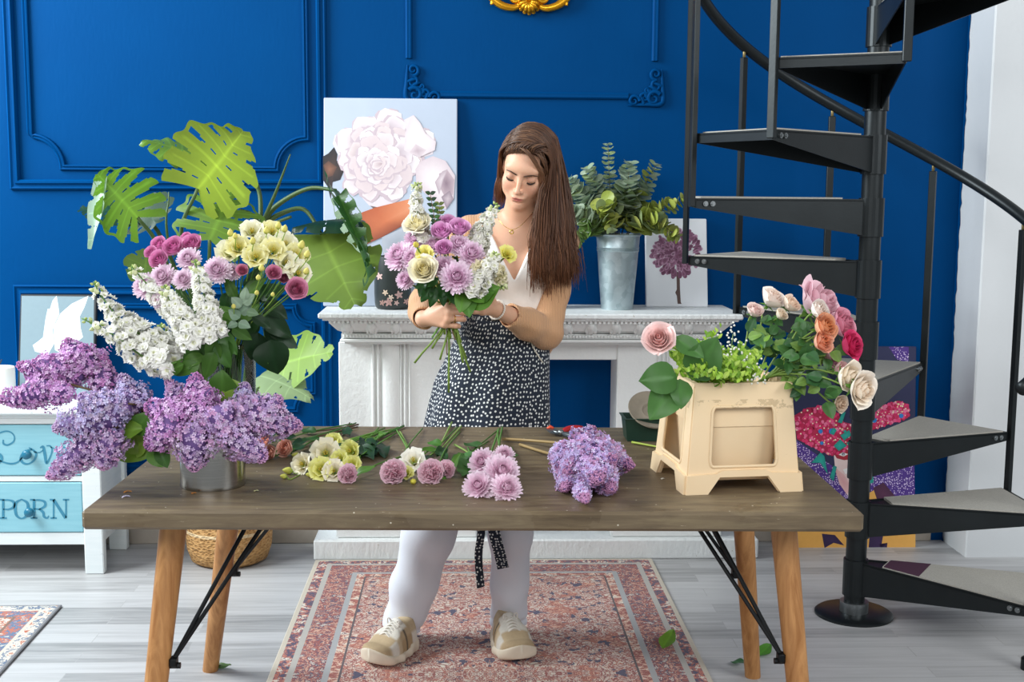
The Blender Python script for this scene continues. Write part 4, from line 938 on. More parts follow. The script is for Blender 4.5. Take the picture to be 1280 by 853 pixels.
def vbase(): a = fr.uniform(0, 2*PI); return Vector((VX+VR*.55*math.cos(a), VY+VR*.55*math.sin(a), TZ+.016))
def vrim(head):
    d = Vector((head.x-VX, head.y-VY, 0)); d = d.normalized()*min(VR*.75, d.length*.35) if d.length > 1e-4 else d; return Vector((VX+d.x, VY+d.y, TZ+VH*.96))
def vdir(h, fwd=.55): d = (Vector(h)-Vector((VX, VY, TZ+VH))).normalized(); return (d+Vector((0, -fwd, .15))).normalized()
PK, PKo = hx('#cf6ba4'), hx('#e39ac4')
GA = 'flowers in the glass vase bouquet'
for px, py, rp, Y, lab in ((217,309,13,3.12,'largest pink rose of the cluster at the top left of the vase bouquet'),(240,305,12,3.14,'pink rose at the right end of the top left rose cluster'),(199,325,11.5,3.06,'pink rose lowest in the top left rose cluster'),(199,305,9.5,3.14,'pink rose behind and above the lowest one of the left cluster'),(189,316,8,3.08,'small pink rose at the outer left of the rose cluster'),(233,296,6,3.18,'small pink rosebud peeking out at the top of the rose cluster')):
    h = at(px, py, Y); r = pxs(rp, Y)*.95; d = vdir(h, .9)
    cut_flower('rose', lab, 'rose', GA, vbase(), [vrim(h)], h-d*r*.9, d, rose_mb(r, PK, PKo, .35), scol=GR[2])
MC, MT = hx('#e2a9cc'), hx('#f8e8f3')
for px, py, rp, Y, lab in ((235,323,16,3.05,'pale pink chrysanthemum just right of the pink roses in the vase'),(271,337,18,3.02,'large pale pink chrysanthemum in the centre of the vase bouquet'),(203,345,17,3.03,'pale pink chrysanthemum beneath the cluster of pink roses'),(181,357,18,3.04,'pale pink chrysanthemum at the left among the white stocks'),(229,349,14,2.99,'pink chrysanthemum between the white stock spikes of the vase'),(291,339,12,3.06,'half hidden pink chrysanthemum beneath the cream lisianthus'),(198,375,11,2.99,'small pink chrysanthemum tucked low behind the white stock')):
    h = at(px, py, Y); r = pxs(rp, Y); d = vdir(h, .9)
    cut_flower('chrysanthemum', lab, 'chrysanthemum', GA, vbase(), [vrim(h)], h-d*r*.25, d, mum_mb(r, MC, MT))
def stock(label, pts, group, base, via, rad=.026, n=26, w0=hx('#fbfaf4'), budn=7, eye=hx('#c2c75e')):
    """white stock spike: pts from the lowest floret to the tip"""
    P = bez(pts, 20); g = thing('stock_flower', label, 'stock flower', base, group)
    stem_part(g, bez([base]+via+[P[0]], 14)[:-1]+P, .003, .0016, GR[1])
    bl = MB(); bd = MB(); L = len(P)-1
    for i in range(n):
        t = (i+.5)/n; k = min(L-1, int(t*.86*L)); o = P[k].lerp(P[k+1], t*.86*L-k); ax = (P[k+1]-P[k]).normalized(); x, y, z = frame(ax)
        for q in range(3 if t < .6 else 2 if t < .8 else 1):
            a = i*2.4+q*PI+fr.uniform(-.4, .4); rr = rad*(1-.62*t**1.5)*fr.uniform(.75, 1.1); dd = (x*math.cos(a)+y*math.sin(a))+z*(.25+.5*t)+Vector((fr.uniform(-.45,.45), fr.uniform(-.45,.45), fr.uniform(-.3,.3))); s = .0165*(1-.40*t)*fr.uniform(.85, 1.15)
            V, F, C = [], [], []
            ctr = o+(x*math.cos(a)+y*math.sin(a))*rr; mt = fmat(ctr, dd, fr.uniform(0, 6)); f_ = MB()
            for lay in range(2):
                for p_ in range(5):
                    b = 2*PI*p_/5+lay*.6; cb, sb = math.cos(b), math.sin(b); ph = fr.uniform(0, 6); j = fr.uniform(.94, 1.03)
                    f_.sheet(lambda u, v: ((s*(.15+.85*v)*(1-.35*lay))*cb-(u-.5)*s*(.35+.95*v)*(1-.3*lay)*sb, (s*(.15+.85*v)*(1-.35*lay))*sb+(u-.5)*s*(.35+.95*v)*(1-.3*lay)*cb, s*(.16*v*(1+lay)+.26*math.sin(5*u+ph)*v+.10*lay)), 2, 2, lambda u, v: np.clip((w0 if v > .3 else mixc(w0, eye, .75))*j, 0, 1))
            bl.add(f_, mt)
    for i in range(budn):
        t = .80+.20*i/(budn-1); k = min(L-1, int(t*L)); o = P[k]; ax = (P[k+1]-P[k]).normalized(); x, y, z = frame(ax); a = i*2.4; s = lerp(.0075, .0035, i/(budn-1)); dd = (x*math.cos(a)+y*math.sin(a))+z*.8
        if i == budn-1: dd = z
        bd.add(bud_mb(s, mixc(hx('#dfe3b4'), hx('#a9bd5c'), i/budn), hx('#8aa544')), fmat(o+(x*math.cos(a)+y*math.sin(a))*s*1.2, dd))
    bl.build('floret_cluster', M_petal, g); bd.build('bud_cluster', M_petal, g); return g
def pp(lst, Y): return [at(x, y, Y) for x, y in lst]
for lab, pts, Y, rad, n in (('long white stock spike leaning out far left, its green tip level with the wing picture', [(205,440),(185,425),(160,408),(140,388),(124,366),(117,352)], 2.98, .032, 34),
                            ('lowest white stock spike, its thin budded tip pointing left at the wing picture', [(215,455),(192,452),(170,440),(150,424),(126,410),(102,398)], 2.94, .030, 30),
                            ('white stock spike rising to a green tip left of the pink roses', [(228,402),(214,388),(200,374),(186,358),(172,342),(164,333)], 3.00, .022, 20),
                            ('upright white stock spike in the front centre of the vase bouquet', [(263,420),(262,402),(258,380),(252,358),(247,340),(243,324)], 2.95, .029, 32),
                            ('broad white stock spike left of the upright central one', [(246,428),(236,412),(226,396),(216,382),(210,370),(205,356)], 2.93, .030, 30),
                            ('dusky white stock spike low in the middle, half behind the others', [(240,448),(226,440),(216,430),(206,418),(200,405)], 3.02, .026, 20)):
    P = pp(pts, Y); stock(lab, P, GA, vbase(), [vrim(P[0])], rad, n)
LC, LT_, LB_ = hx('#eee9c0'), hx('#f4f1dc'), hx('#c3c85e')
LCy, LTy = hx('#e6dc8a'), hx('#f0ebb8')
for px, py, rp, Y, yel, lab in ((286,314,13,3.06,0,'white lisianthus furthest left of the cream cluster in the vase'),(298,308,13,3.03,1,'cream lisianthus beside the white leftmost one of its cluster'),(315,288,13,3.10,0,'white lisianthus at the top left of the cream cluster'),(320,320,13,3.00,1,'yellowish lisianthus low in the middle of the cream cluster'),(340,288,12,3.12,1,'cream lisianthus at the very top of the vase bouquet'),(342,312,13,3.02,1,'pale yellow lisianthus in the centre of the cream cluster'),(357,304,13,3.07,0,'white lisianthus in the upper right of the cream cluster'),(358,328,13,3.02,0,'white lisianthus with an open throat low in the cream cluster'),(371,318,13,3.05,1,'cream lisianthus at the right edge near the monstera leaf'),(373,341,14,3.02,0,'blush cream lisianthus lowest at the right of the cluster'),(330,303,11,3.08,0,'white lisianthus squeezed between the yellow buds')):
    h = at(px, py, Y); r = pxs(rp, Y)*1.22; d = vdir(h, .7)
    cut_flower('lisianthus', lab, 'lisianthus', GA, vbase(), [vrim(h)], h-d*r*.7, d, bell_mb(r, *((LCy, LTy) if yel else (LC, LT_)), LB_), scol=GR[0])
for px, py, rp, Y, lab in ((288,291,6,3.04,'tallest yellow lisianthus bud at the left of the cream cluster'),(294,295,5,3.02,'yellow bud beside the tallest bud on the left'),(316,301,6,2.99,'yellow bud between the white blooms of the upper cream cluster'),(333,288,6,3.04,'yellow bud left of the topmost cream lisianthus'),(348,282,6,3.06,'pointed yellow bud topping the whole vase bouquet'),(356,286,6,3.04,'yellow bud right of the topmost bud'),(323,347,5,2.96,'greenish bud hanging below the cream cluster among leaves'),(377,306,7,3.0,'yellow bud in front of the big green monstera leaf'),(384,318,6.5,2.99,'yellow bud furthest right of the cream cluster'),(383,339,6,2.97,'yellow bud at the lower right beside the blush lisianthus'),(327,335,6,2.97,'yellow green bud below the central lisianthus'),(292,383,4.5,2.95,'small yellow bud low on a stalk in front of the dark leaves'),(321,366,4.5,2.95,'small green bud hanging on a bent stalk at mid height'),(341,368,4,2.95,'little green bud above the dark oval leaves'),):
    h = at(px, py, Y); r = pxs(rp, Y)*.75; d = (vdir(h, .2)+Vector((0,0,.6))).normalized()
    cut_flower('lisianthus_bud', lab, 'flower bud', GA, vbase(), [vrim(h)], h-d*r, d, bud_mb(r, hx('#e3d873'), hx('#a3b548')), sr=.0014, scol=LG[0])
for px, py, rp, Y, lab in ((370,362,14,2.97,'dark pink ranunculus hanging out at the right of the vase bouquet'),(342,342,10,2.99,'pink ranunculus with a white edge beneath the cream cluster'),(354,347,9,3.03,'dusky pink ranunculus between the blush lisianthus and the dark one'),(303,339,8,3.01,'small deep pink ranunculus in the middle of the vase bouquet')):
    h = at(px, py, Y); r = pxs(rp, Y)*.8; d = vdir(h, 1.0)
    cut_flower('ranunculus', lab, 'ranunculus', GA, vbase(), [vrim(h)], h-d*r*.5, d, rose_mb(r, hx('#d8789d'), hx('#dd96b2'), .55, 7), scol=GR[0])
# greenery in the vase
def spray(name, label, cat, group, base, via, tips, Y, leaves, col, L, Wd, sr=.002, **kw):
    """leafy stem; leaves: list of (px, py, Y, dx, dy px towards the leaf tip)"""
    g = thing(name, label, cat, base, group); P = bez([base]+via+tips, 16); stem_part(g, P, sr, sr*.6, GR[2])
    for (lx, ly, lY, dx, dy, sc) in leaves:
        a = at(lx, ly, lY); b = at(lx+dx, ly+dy, lY-.01); leaf_part(g, a, b-a, (b-a).length, (b-a).length*Wd*sc, jit(fr.choice(col), .15), up=(fr.uniform(-.4,.4), -1, .45), **kw)
    return g
spray('leafy_branch', 'dark broad-leaved branch drooping right of the glass vase', 'branch', GA, vbase(), [vrim(at(330,400,3.2))], [at(325,400,3.16), at(335,455,3.1)], 3.1,
      [(318,395,3.12,-14,28,1.0),(330,378,3.14,30,18,.9),(328,392,3.13,36,30,.8),(338,425,3.1,6,44,1.5),(325,405,3.13,-24,14,.9),(322,372,3.12,34,-16,.8),(330,410,3.15,42,22,.8),(322,415,3.12,-8,36,1.1),(326,420,3.14,24,36,.9),(318,360,3.14,26,22,.8),(312,385,3.1,-16,30,.9)], DG, .05, .36)
spray('leafy_branch', 'glossy bright green branch in front of the vase neck', 'branch', GA, vbase(), [vrim(at(250,440,3.0))], [at(262,440,3.02), at(236,462,2.96)], 3.0,
      [(262,430,2.99,-22,24,.9),(255,445,2.98,-34,12,.8),(250,455,2.97,-36,12,.8),(265,425,2.98,4,34,1.0),(270,430,2.98,18,30,.9),(245,432,2.99,-10,34,1.0),(230,455,2.96,-30,14,.8),(275,415,3.0,22,28,.8),(268,440,2.97,-14,34,.9),(285,425,3.0,-6,36,.8),(255,420,3.0,-14,26,.9)], GR, .05, .33)
spray('leafy_branch', 'green branch of long leaves rising among the lisianthus stalks', 'branch', GA, vbase(), [vrim(at(300,380,3.1))], [at(302,395,3.08), at(300,350,3.06)], 3.1,
      [(300,392,3.06,-12,-34,.6),(304,385,3.06,14,-40,.6),(298,400,3.05,-26,-18,.7),(302,402,3.05,20,-22,.7),(295,375,3.06,-14,-30,.6),(308,372,3.06,22,-26,.6),(280,405,3.04,10,26,.8),(315,395,3.04,24,14,.7),(305,360,3.07,18,-26,.5),(285,365,3.07,-8,30,.7),(290,410,3.03,24,14,.8),(276,390,3.05,14,30,.9)], GR+DG, .05, .36)
spray('leafy_branch', 'silvery green small-leaved sprig in the middle of the vase bouquet', 'branch', GA, vbase(), [vrim(at(300,390,2.98))], [at(298,405,3.0), at(305,372,2.97)], 3.0,
      [(300,398,2.97,-14,-10,1.2),(300,392,2.97,13,-12,1.2),(302,384,2.96,-12,-12,1.2),(304,380,2.96,12,-12,1.2),(305,376,2.96,2,-16,1.0),(298,404,2.97,14,4,1.2),(297,404,2.97,-13,4,1.2),(308,390,2.96,14,2,1.1)], [hx('#8fa58c'), hx('#7b957c'), hx('#6e8a68')], .03, .34)
# ================================================================== STEEL BUCKET AND LILACS
def steel():
    t = NT('brushed_steel'); n = t.noise(t.coord('Object', (3, 3, 220)), 2, 3); return t.done(t.mix(n, '#8f8d88', '#b4b2ad'), t.math('ADD', t.math('MULTIPLY', n, .12), .12), 1.0)
BK = onz(258, 616, TZ); BR = .0795; BX2, BY2 = BK.x, BK.y+BR; BH = .165
bu = thing('steel_bucket', 'shiny steel bucket of lilacs at the left of the table', 'bucket', (BX2, BY2, TZ)); m = MB()
m.lathe([(0,.003),(BR*.97,.003),(BR*.985,0),(BR,.004),(BR*.985,.009),(BR*.985,BH*.5),(BR*.99,BH-.006),(BR*1.02,BH-.003),(BR*1.02,BH),(BR*.975,BH),(BR*.96,BH*.5),(BR*.95,.01),(0,.01)], (BX2, BY2, TZ), n=56, cap=False); m.build('body', steel(), bu, auto=40)
LIL = [hx('#d0b4e0'), hx('#dbc3e6'), hx('#e5d0ec'), hx('#caa8d8'), hx('#e4c0e2'), hx('#d7a5cf')]
LILP = [hx('#dcb0de'), hx('#e5c0e4'), hx('#d6a2dc'), hx('#cf95d2'), hx('#ebd0ef'), hx('#c887c0')]
LILB = [hx('#c9c0e8'), hx('#d6d0ee'), hx('#c0b3e0'), hx('#dbc6e6'), hx('#b8a5bd'), hx('#c9acd2')]
def bbase(): a = fr.uniform(0, 2*PI); return Vector((BX2+BR*.5*math.cos(a), BY2+BR*.5*math.sin(a), TZ+.012))
def lilac(label, pa, pb, Y0, Y1, rpx, cols, via=None, leaves=(), base=None, group='lilac branches in the steel bucket', side=()):
    A, B = at(pa[0], pa[1], Y0), at(pb[0], pb[1], Y1); base = bbase() if base is None else base
    rim = Vector((BX2+(A.x-BX2)*.35 if abs(A.x-BX2) < .15 else BX2-BR*.7, BY2+max(-.05, min(.05, (A.y-BY2)*.5)), TZ+BH+.012))
    g = thing('lilac_branch', label, 'lilac', base, group); P = bez([base, rim]+(via or [])+[A], 14)
    stem_part(g, P, .0034, .0026, hx('#6b5636')); r = pxs(rpx, (Y0+Y1)/2)*1.16
    panicle(A, B, r, cols).build('panicle', M_petal, g)
    for (sa, sb, rr) in side: panicle(at(sa[0], sa[1], Y0-.01), at(sb[0], sb[1], Y0-.03), pxs(rr, Y0)*1.15, cols).build('side_panicle', M_petal, g)
    for (lx, ly, dx, dy, w) in leaves:
        a = at(lx, ly, Y0+.01); b = at(lx+dx, ly+dy, Y0-.01); leaf_part(g, a, b-a, (b-a).length, (b-a).length*w, jit(fr.choice(LG if fr.random() < .6 else GR), .1), up=(0, -1, .5), heart=.5)
    return g
YB = BY2
lilac('tallest lilac panicle standing upright above the steel bucket', (252,528), (243,466), YB-.06, YB-.05, 25, LILP, side=(((250,500),(262,486),14),))
lilac('short lilac panicle poking up left of the tallest one', (236,515), (209,473), YB-.03, YB-.02, 17, LIL)
lilac('lilac panicle spreading to the left above the bucket rim', (242,518), (180,508), YB-.06, YB-.08, 21, LILP)
lilac('lilac panicle drooping at the bucket\'s left side over a green leaf', (222,518), (183,562), YB-.08, YB-.10, 23, LILP, leaves=((190,565,12,18,.45),(200,562,8,22,.4)))
lilac('lilac panicle hanging down the front of the steel bucket', (240,528), (243,590), YB-.10, YB-.11, 23, LIL)
lilac('darker lilac panicle in the middle front of the bucket', (270,508), (288,545), YB-.09, YB-.11, 25, LIL)
lilac('lilac panicle trailing to the lower right of the bucket', (282,528), (333,576), YB-.07, YB-.10, 24, LIL)
lilac('lilac panicle reaching far right over the peach roses', (296,510), (378,534), YB-.03, YB-.03, 24, LIL, side=(((330,515),(352,496),14),))
lilac('small lilac panicle rising right of the tallest one', (300,515), (307,478), YB+.02, YB+.02, 17, LILB, leaves=((278,498,-2,-32,.6),(270,500,24,-22,.6)))
lilac('dim lilac panicle deep in the middle of the bucket', (262,520), (256,545), YB-.05, YB-.07, 26, LIL)
# the bunch that hangs out to the left
gl_ = 'lilac branches leaning out left over the chest'; V1 = at(190, 512, YB+.02)
for lab, pa, pb, Y0, Y1, r, cols, lv, sd in (('upper left lilac panicle lying before the wing picture', (105,468), (21,456), 3.0, 3.02, 21, LILP, (), (((85,462),(40,452),18),)),
    ('topmost lilac panicle of the left bunch, below the white wings', (112,470), (82,424), 3.03, 3.05, 25, LILP, (), (((108,462),(106,430),20),)),
    ('lilac panicle pointing furthest left, its tip below the white candle', (78,478), (-2,501), 2.97, 2.97, 19, LILP, (), (((84,480),(66,506),16),)),
    ('lilac panicle at the upper right of the left bunch', (128,492), (131,446), 2.99, 3.02, 18, LILP, (), ()),
    ('faded blue-grey lilac panicle in the middle of the left bunch', (160,505), (66,537), 2.90, 2.89, 27, LILB, ((150,540,26,-6,.4),(172,538,10,-20,.5)), (((130,512),(98,494),20),)),
    ('brownish lilac panicle closest to the vase in the left bunch', (176,512), (150,468), 2.95, 2.97, 19, LILB, ((158,548,22,18,.45),(150,562,34,6,.42),(166,565,16,-18,.45)), ()),
    ('lilac panicle hanging lowest, in front of the PORN drawer', (132,536), (59,598), 2.91, 2.89, 22, LIL, (), ()),
    ('short round lilac panicle drooping beside the chest corner', (141,536), (128,588), 2.88, 2.87, 20, LIL, (), ()),
    ('pale lilac panicle filling the heart of the left bunch', (150,520), (104,500), 2.93, 2.95, 26, LILB, (), ())):
    lilac(lab, pa, pb, Y0, Y1, r, cols, [V1+Vector((0,0,fr.uniform(-.02,.02)))], lv, None, gl_, sd)
# ================================================================== MONSTERA
M_mleaf = VC('monstera_leaf', .36, .30, var=.10, vscale=25, spec=.45)
def monstera_leaf(B, T, N, W, cols, droop=.0, curl=.0, slits=7, side_curl=(0, 0), depth=.62, back=1.1, gap=1.0):
    """heart-shaped split leaf: B base, T tip, N face normal"""
    B, T, N = Vector(B), Vector(T), Vector(N); ax = T-B; L = ax.length; a = ax.normalized(); s_ = N.cross(a)
    s_.normalize(); n = a.cross(s_); m = MB(); ca, cb = np.array(cols[0]), np.array(cols[1])
    for sg in (-1, 1):
        cut = [ (k+.75)/(slits+.6) for k in range(slits)]; hw = [gap*fr.uniform(.013, .024) for _ in cut]; d0 = [fr.uniform(depth-.14, depth+.1)-.12*abs(c-.5) for c in cut]; hole = [fr.random() < .4 for _ in cut]
        NU, NV = 66, 12
        def pt(u, v):
            phi = lerp(-back, 1.12, u**.85); w = W*(.62+.5*math.sin(PI*min(1, u*1.05+.12)))*(1+.05*math.sin(u*PI*2*(slits+.6)+1.2)*v)*(1-.55*max(0, u-.55)/.45)*(1-max(0, u-.93)*6)
            x = L*.97*u+w*v*math.sin(phi)*.62; y = sg*w*v*math.cos(phi*.62)
            z = -droop*L*u*u-curl*W*v*v+side_curl[0 if sg < 0 else 1]*W*v*v+.018*W*math.sin(u*PI*slits*1.05)*v
            q = B+a*x+s_*y+n*z; return (q.x, q.y, q.z)
        def skip(u, v):
            for c, h, d, ho in zip(cut, hw, d0, hole):
                k = abs(u-c)
                if ho and v > .9: continue
                if v > d and k < h*(.45+1.35*(v-d)/(1-d)) + .001: return True
                if .18 < v < .30 and k < .007 and int(c*50) % 3 == 0: return True
            return False
        def cf(u, v):
            vein = min(abs(u-(c+.5*(1/(slits+.6)))) for c in cut); k = 1+(.30 if vein < .008 and v < .9 else 0)+(.35 if v < .05 else 0); return np.clip(mixc(ca, cb, u*.5+v*.4)*k, 0, 1)
        m.sheet(pt, NU, NV, cf, skip=skip)
    return m
mo = thing('monstera_plant', 'tall split-leaf monstera plant rising from the wicker basket', 'plant', (BX, BYY, .215))
YG = [hx('#9db53a'), hx('#86a02f')]; MG = [hx('#6d8f2f'), hx('#557a28')]; MD = [hx('#23472e'), hx('#1c3a26')]; MB_ = [hx('#7aa535'), hx('#5f8f2c')]; ML = [hx('#93b848'), hx('#7fa33c')]
def mleaf(pb, pt_, Yb, Yt, N, wpx, cols, **kw):
    B, T = at(*pb, Yb), at(*pt_, Yt); monstera_leaf(B, T, N, pxs(wpx, Yb), cols, **kw).build('leaf', M_mleaf, mo); return B
pot = Vector((BX, BYY, .21)); knot = at(326, 284, 4.35)
def stalk(pts, r0=.011, r1=.006):
    m = MB(); P = bez(pts, 18); m.tube(P, [lerp(r0, r1, i/(len(P)-1)) for i in range(len(P))], 9, col=hx('#48622f')); m.build('stalk', M_stem, mo)
b = mleaf((247,236), (311,160), 4.25, 4.12, (.15,-1,.3), 51, YG, side_curl=(-.05,.30), droop=-.08, back=.95, slits=5, depth=.58, gap=.8); stalk([pot, at(250,420,4.4), at(226,300,4.3), b])
mleaf((258,200), (181,166), 4.40, 4.34, (.2,-.45,1), 34, MG, droop=.12, curl=.2, slits=5, back=.6)
b = mleaf((172,272), (122,216), 4.2, 4.1, (.75,-1,.15), 40, MB_, side_curl=(.35,.15), droop=.04, back=1.35, slits=5, depth=.4, gap=1.3); stalk([pot, at(240,420,4.4), at(200,312,4.28), b])
mleaf((130,222), (114,314), 4.13, 4.10, (-.6,-1,.1), 12, [hx('#b4cdb6'), hx('#9fbda6')], slits=2, back=.2, curl=-.4)
b = mleaf((173,266), (98,258), 4.38, 4.4, (-.1,-.5,1), 32, MD, droop=.05, back=.8); mleaf((180,262), (196,280), 4.36, 4.3, (.1,-1,.3), 32, MD, slits=4); stalk([pot, at(245,420,4.42), at(203,300,4.36), b])
b = mleaf((262,300), (290,238), 4.22, 4.30, (0,-1,.6), 50, MG, droop=.05, curl=.1, slits=5, depth=.35, gap=1.7, back=.7); stalk([pot, at(262,420,4.4), b])
b = mleaf((402,293), (441,378), 4.3, 4.12, (-.15,-1,.5), 52, [hx('#7f9a3e'), hx('#668432')], droop=.10, side_curl=(.0,-.1), slits=4, depth=.78, gap=.7, back=.9); stalk([knot, at(350,268,4.38), at(380,262,4.38), b])
mleaf((450,276), (364,272), 4.28, 4.26, (0,-.25,1), 26, MD, droop=.15, curl=.3, slits=3, back=.6)
b = mleaf((420,238), (476,338), 4.25, 4.05, (.9,-.55,.3), 40, [hx('#2f5a2a'), hx('#244a24')], droop=.15, side_curl=(.4,-.5), slits=6, depth=.35, gap=1.6, back=.6); mleaf((424,244), (462,330), 4.22, 4.08, (-.5,-1,.2), 15, [hx('#4a7a34'), hx('#3a662c')], slits=5, depth=.3, gap=1.5, back=.4); stalk([knot, at(345,258,4.36), at(385,236,4.32), b])
b = mleaf((338,458), (414,437), 4.3, 4.15, (.1,-1,.75), 36, ML, droop=.05, slits=4, depth=.55, back=.7); stalk([pot, at(310,520,4.5), b])
mleaf((325,470), (385,484), 4.25, 4.1, (0,-.6,1), 24, [hx('#9fb587'), hx('#8aa574')], droop=.2, curl=.2, slits=3, back=.6)
b = mleaf((180,350), (184,312), 4.3, 4.2, (.1,-1,.3), 24, MG, slits=2); stalk([pot, at(235,430,4.4), b])
stalk([pot, at(318,400,4.45), knot], .016, .013)
stalk([knot, at(345,240,4.3), at(363,193,4.25)], .009, .002); stalk([knot, at(325,245,4.4), at(317,222,4.4), at(312,206,4.4)], .009, .006); stalk([pot, at(215,330,4.35), at(211,240,4.3)], .009, .002)
stalk([knot, at(340,280,4.3), at(364,271,4.28)], .008, .005); stalk([knot, at(315,268,4.3), at(300,262,4.3)], .008, .004)
# ================================================================== EUCALYPTUS
EU = [hx('#aebfa6'), hx('#9bb095'), hx('#bccab2'), hx('#a3b583')]; EY = [hx('#b3bd5c'), hx('#9dab4d'), hx('#c0c56d'), hx('#a3b583')]
def euc(label, pts, Y, cols, base, s=.021, n=13, grp='eucalyptus branches in the tall bucket', tipv=True):
    P = bez([base]+[at(x, y, Y+dy) for (x, y, dy) in pts], 22); g = thing('eucalyptus_branch', label, 'eucalyptus', base, grp); stem_part(g, P, .003, .0013, hx('#6f6a45')); L = len(P)-1; k0 = int(L*.30)
    for i in range(n):
        t = lerp(.36, 1.0, i/(n-1)); k = min(L-1, int(t*L)); o = P[k].lerp(P[k+1], t*L-k); ax = (P[k+1]-P[k]).normalized(); x, y, z = frame(ax); a0 = i*PI/2+fr.uniform(-.3, .3); sz = s*1.28*lerp(1.1, .5, max(0, t-.45)/.55)*fr.uniform(.85, 1.15); m = MB()
        for sg in (0, PI*.62, PI*1.3):
            a = a0+sg; dd = (x*math.cos(a)+y*math.sin(a))+z*.35; c = jit(fr.choice(cols), .15); q = MB(); cr, sr = math.cos, math.sin
            q.sheet(lambda u, v: (sz*(1.0+v*.98*math.cos(2*PI*u)), sz*.98*v*math.sin(2*PI*u), sz*(.10*v*v*math.sin(4*PI*u+i)+.18*v*v)), 12, 3, lambda u, v: np.clip(np.array(c)*(1.08-.12*v), 0, 1))
            m.add(q, lmat(o, dd, up=z+Vector((0,-.6,.3))))
        m.build('leaf_pair', M_leaf, g)
    return g
def eb(E, dx=0, dy=0): return Vector((E.x+dx, E.y+dy, ZM+.09))
for lab, pts, dy, cols, s, n in (('slim eucalyptus branch standing tallest in the mantel bucket', [(770,290,-.02),(763,240,0),(760,182,0)], 0, EU, .017, 15),
    ('bushy eucalyptus branch with big round top leaves right of the tallest', [(774,290,-.02),(782,250,-.03),(787,206,-.03)], -.02, EU, .027, 13),
    ('yellow-green eucalyptus branch arching up to the right', [(778,290,0),(796,250,0),(819,208,0)], 0, EY+EU, .023, 13),
    ('yellowish eucalyptus branch reaching the staircase at the right', [(784,292,-.03),(812,268,-.04),(856,250,-.04)], -.02, EY, .021, 14),
    ('eucalyptus branch bending low over the white canvas', [(786,292,-.05),(818,276,-.08),(846,296,-.10)], -.03, EY, .021, 12),
    ('eucalyptus branch leaning left with a purple-tinged tip', [(766,290,-.02),(752,250,-.02),(735,212,-.02)], 0, EU, .022, 13),
    ('pale eucalyptus branch spreading left behind the woman\'s hair', [(762,290,-.03),(740,262,-.03),(712,226,-.02)], -.02, EU, .025, 14),
    ('low pale eucalyptus branch on the left, tip against the hair', [(760,292,-.04),(738,276,-.06),(709,262,-.06)], -.03, EU, .023, 13),
    ('drooping green eucalyptus branch at the left of the bucket', [(758,290,-.05),(738,282,-.08),(718,306,-.08)], -.03, [hx('#6f8f4a'), hx('#7d9a55')], .017, 12),
    ('short yellow eucalyptus sprig drooping over the bucket front', [(768,288,-.06),(756,256,-.09),(764,286,-.12)], -.05, EY, .021, 9),
    ('dark green eucalyptus branch in the middle of the bucket', [(772,290,-.02),(778,262,-.05),(790,240,-.05)], 0, [hx('#5c6f45'), hx('#6c7f52')], .022, 12)):
    euc(lab, [(x, y, d) for x, y, d in pts], EUC.y, cols, eb(EUC, fr.uniform(-.02,.02), fr.uniform(-.02,.02)), s*1.12, n+5)
euc('eucalyptus branch beside the woman\'s hair, from the hidden bucket', [(690,300,-.03),(700,262,-.03),(714,240,-.03)], EUC2.y, EU, eb(EUC2), .024, 13, 'eucalyptus in the hidden bucket')
euc('small green eucalyptus branch low at the hair\'s edge, tip by the tall bucket', [(692,304,-.04),(706,290,-.05),(722,300,-.05)], EUC2.y, [hx('#6f8f4a'), hx('#86a06a')], eb(EUC2, .01), .018, 11, 'eucalyptus in the hidden bucket')
# ================================================================== CREAM FLOWER STAND
M_cream = None
def cream():
    t = NT('cream_plastic'); v = t.coord(); f = t.noise(v, 9, 5); d = t.noise(t.coord('Object', (30, 30, 45)), 1, 6, .7); sp = t.n('ShaderNodeSeparateXYZ'); t.put(sp.inputs[0], v)
    top = t.math('MULTIPLY', t.math('LESS_THAN', t.math('ABSOLUTE', t.math('SUBTRACT', sp.outputs[2], .215)), .012), t.math('GREATER_THAN', d, .55)); c = t.mix(f, lin('#fae2bd'), lin('#f3d5a9')); c = t.mix(t.math('MULTIPLY', top, .45), c, lin('#a98f66')); sc_ = t.math('GREATER_THAN', d, .70); c = t.mix(t.math('MULTIPLY', sc_, .4), c, lin('#a98a5c'))
    return t.done(c, .42, transl=.12)
M_cream = cream()
A_, B_ = onz(856, 619, TZ), onz(1002, 614, TZ); C_ = onz(822, 588, TZ); ux = (B_-A_); W0 = ux.length; ux.normalize(); uy = Vector((-ux.y, ux.x, 0)); D0 = W0*.98
H0 = .262; ctr = A_+ux*W0/2+uy*D0/2; cs = thing('flower_stand_bucket', 'cream plastic flower bucket in its square stand on the right of the table', 'bucket', (ctr.x, ctr.y, TZ))
def tp(s, t_, k, W0_=W0, D0_=D0, tw=.80):
    """point on side k (0 front, 1 right, 2 back, 3 left), s in -1..1 across, t_ in 0..1 up"""
    sc = lerp(.965, .815, t_); hw_, hd = W0_/2*sc, D0_/2*sc; x, y = [(s*hw_, -hd), (hw_, s*hd), (-s*hw_, hd), (-hw_, -s*hd)][k]; q = ctr+ux*x+uy*y; return Vector((q.x, q.y, TZ+H0*t_))
outl = [(-1,0),(-.62,0),(-.40,.17),(.40,.17),(.62,0),(1,0),(1,1),(-1,1)]
def rr(t_):  # rounded window outline by angle
    x0, x1, y0, y1, r = -.62, .62, .245, .80, .07; pts = []
    for (cx, cy, a0) in ((x1-r, y1-r, 0), (x0+r, y1-r, 90), (x0+r, y0+r, 180), (x1-r, y0+r, 270)):
        for i in range(6): a = math.radians(a0+18*i); pts.append((cx+r*math.cos(a), cy+r*math.sin(a)))
    return pts
win = rr(0)
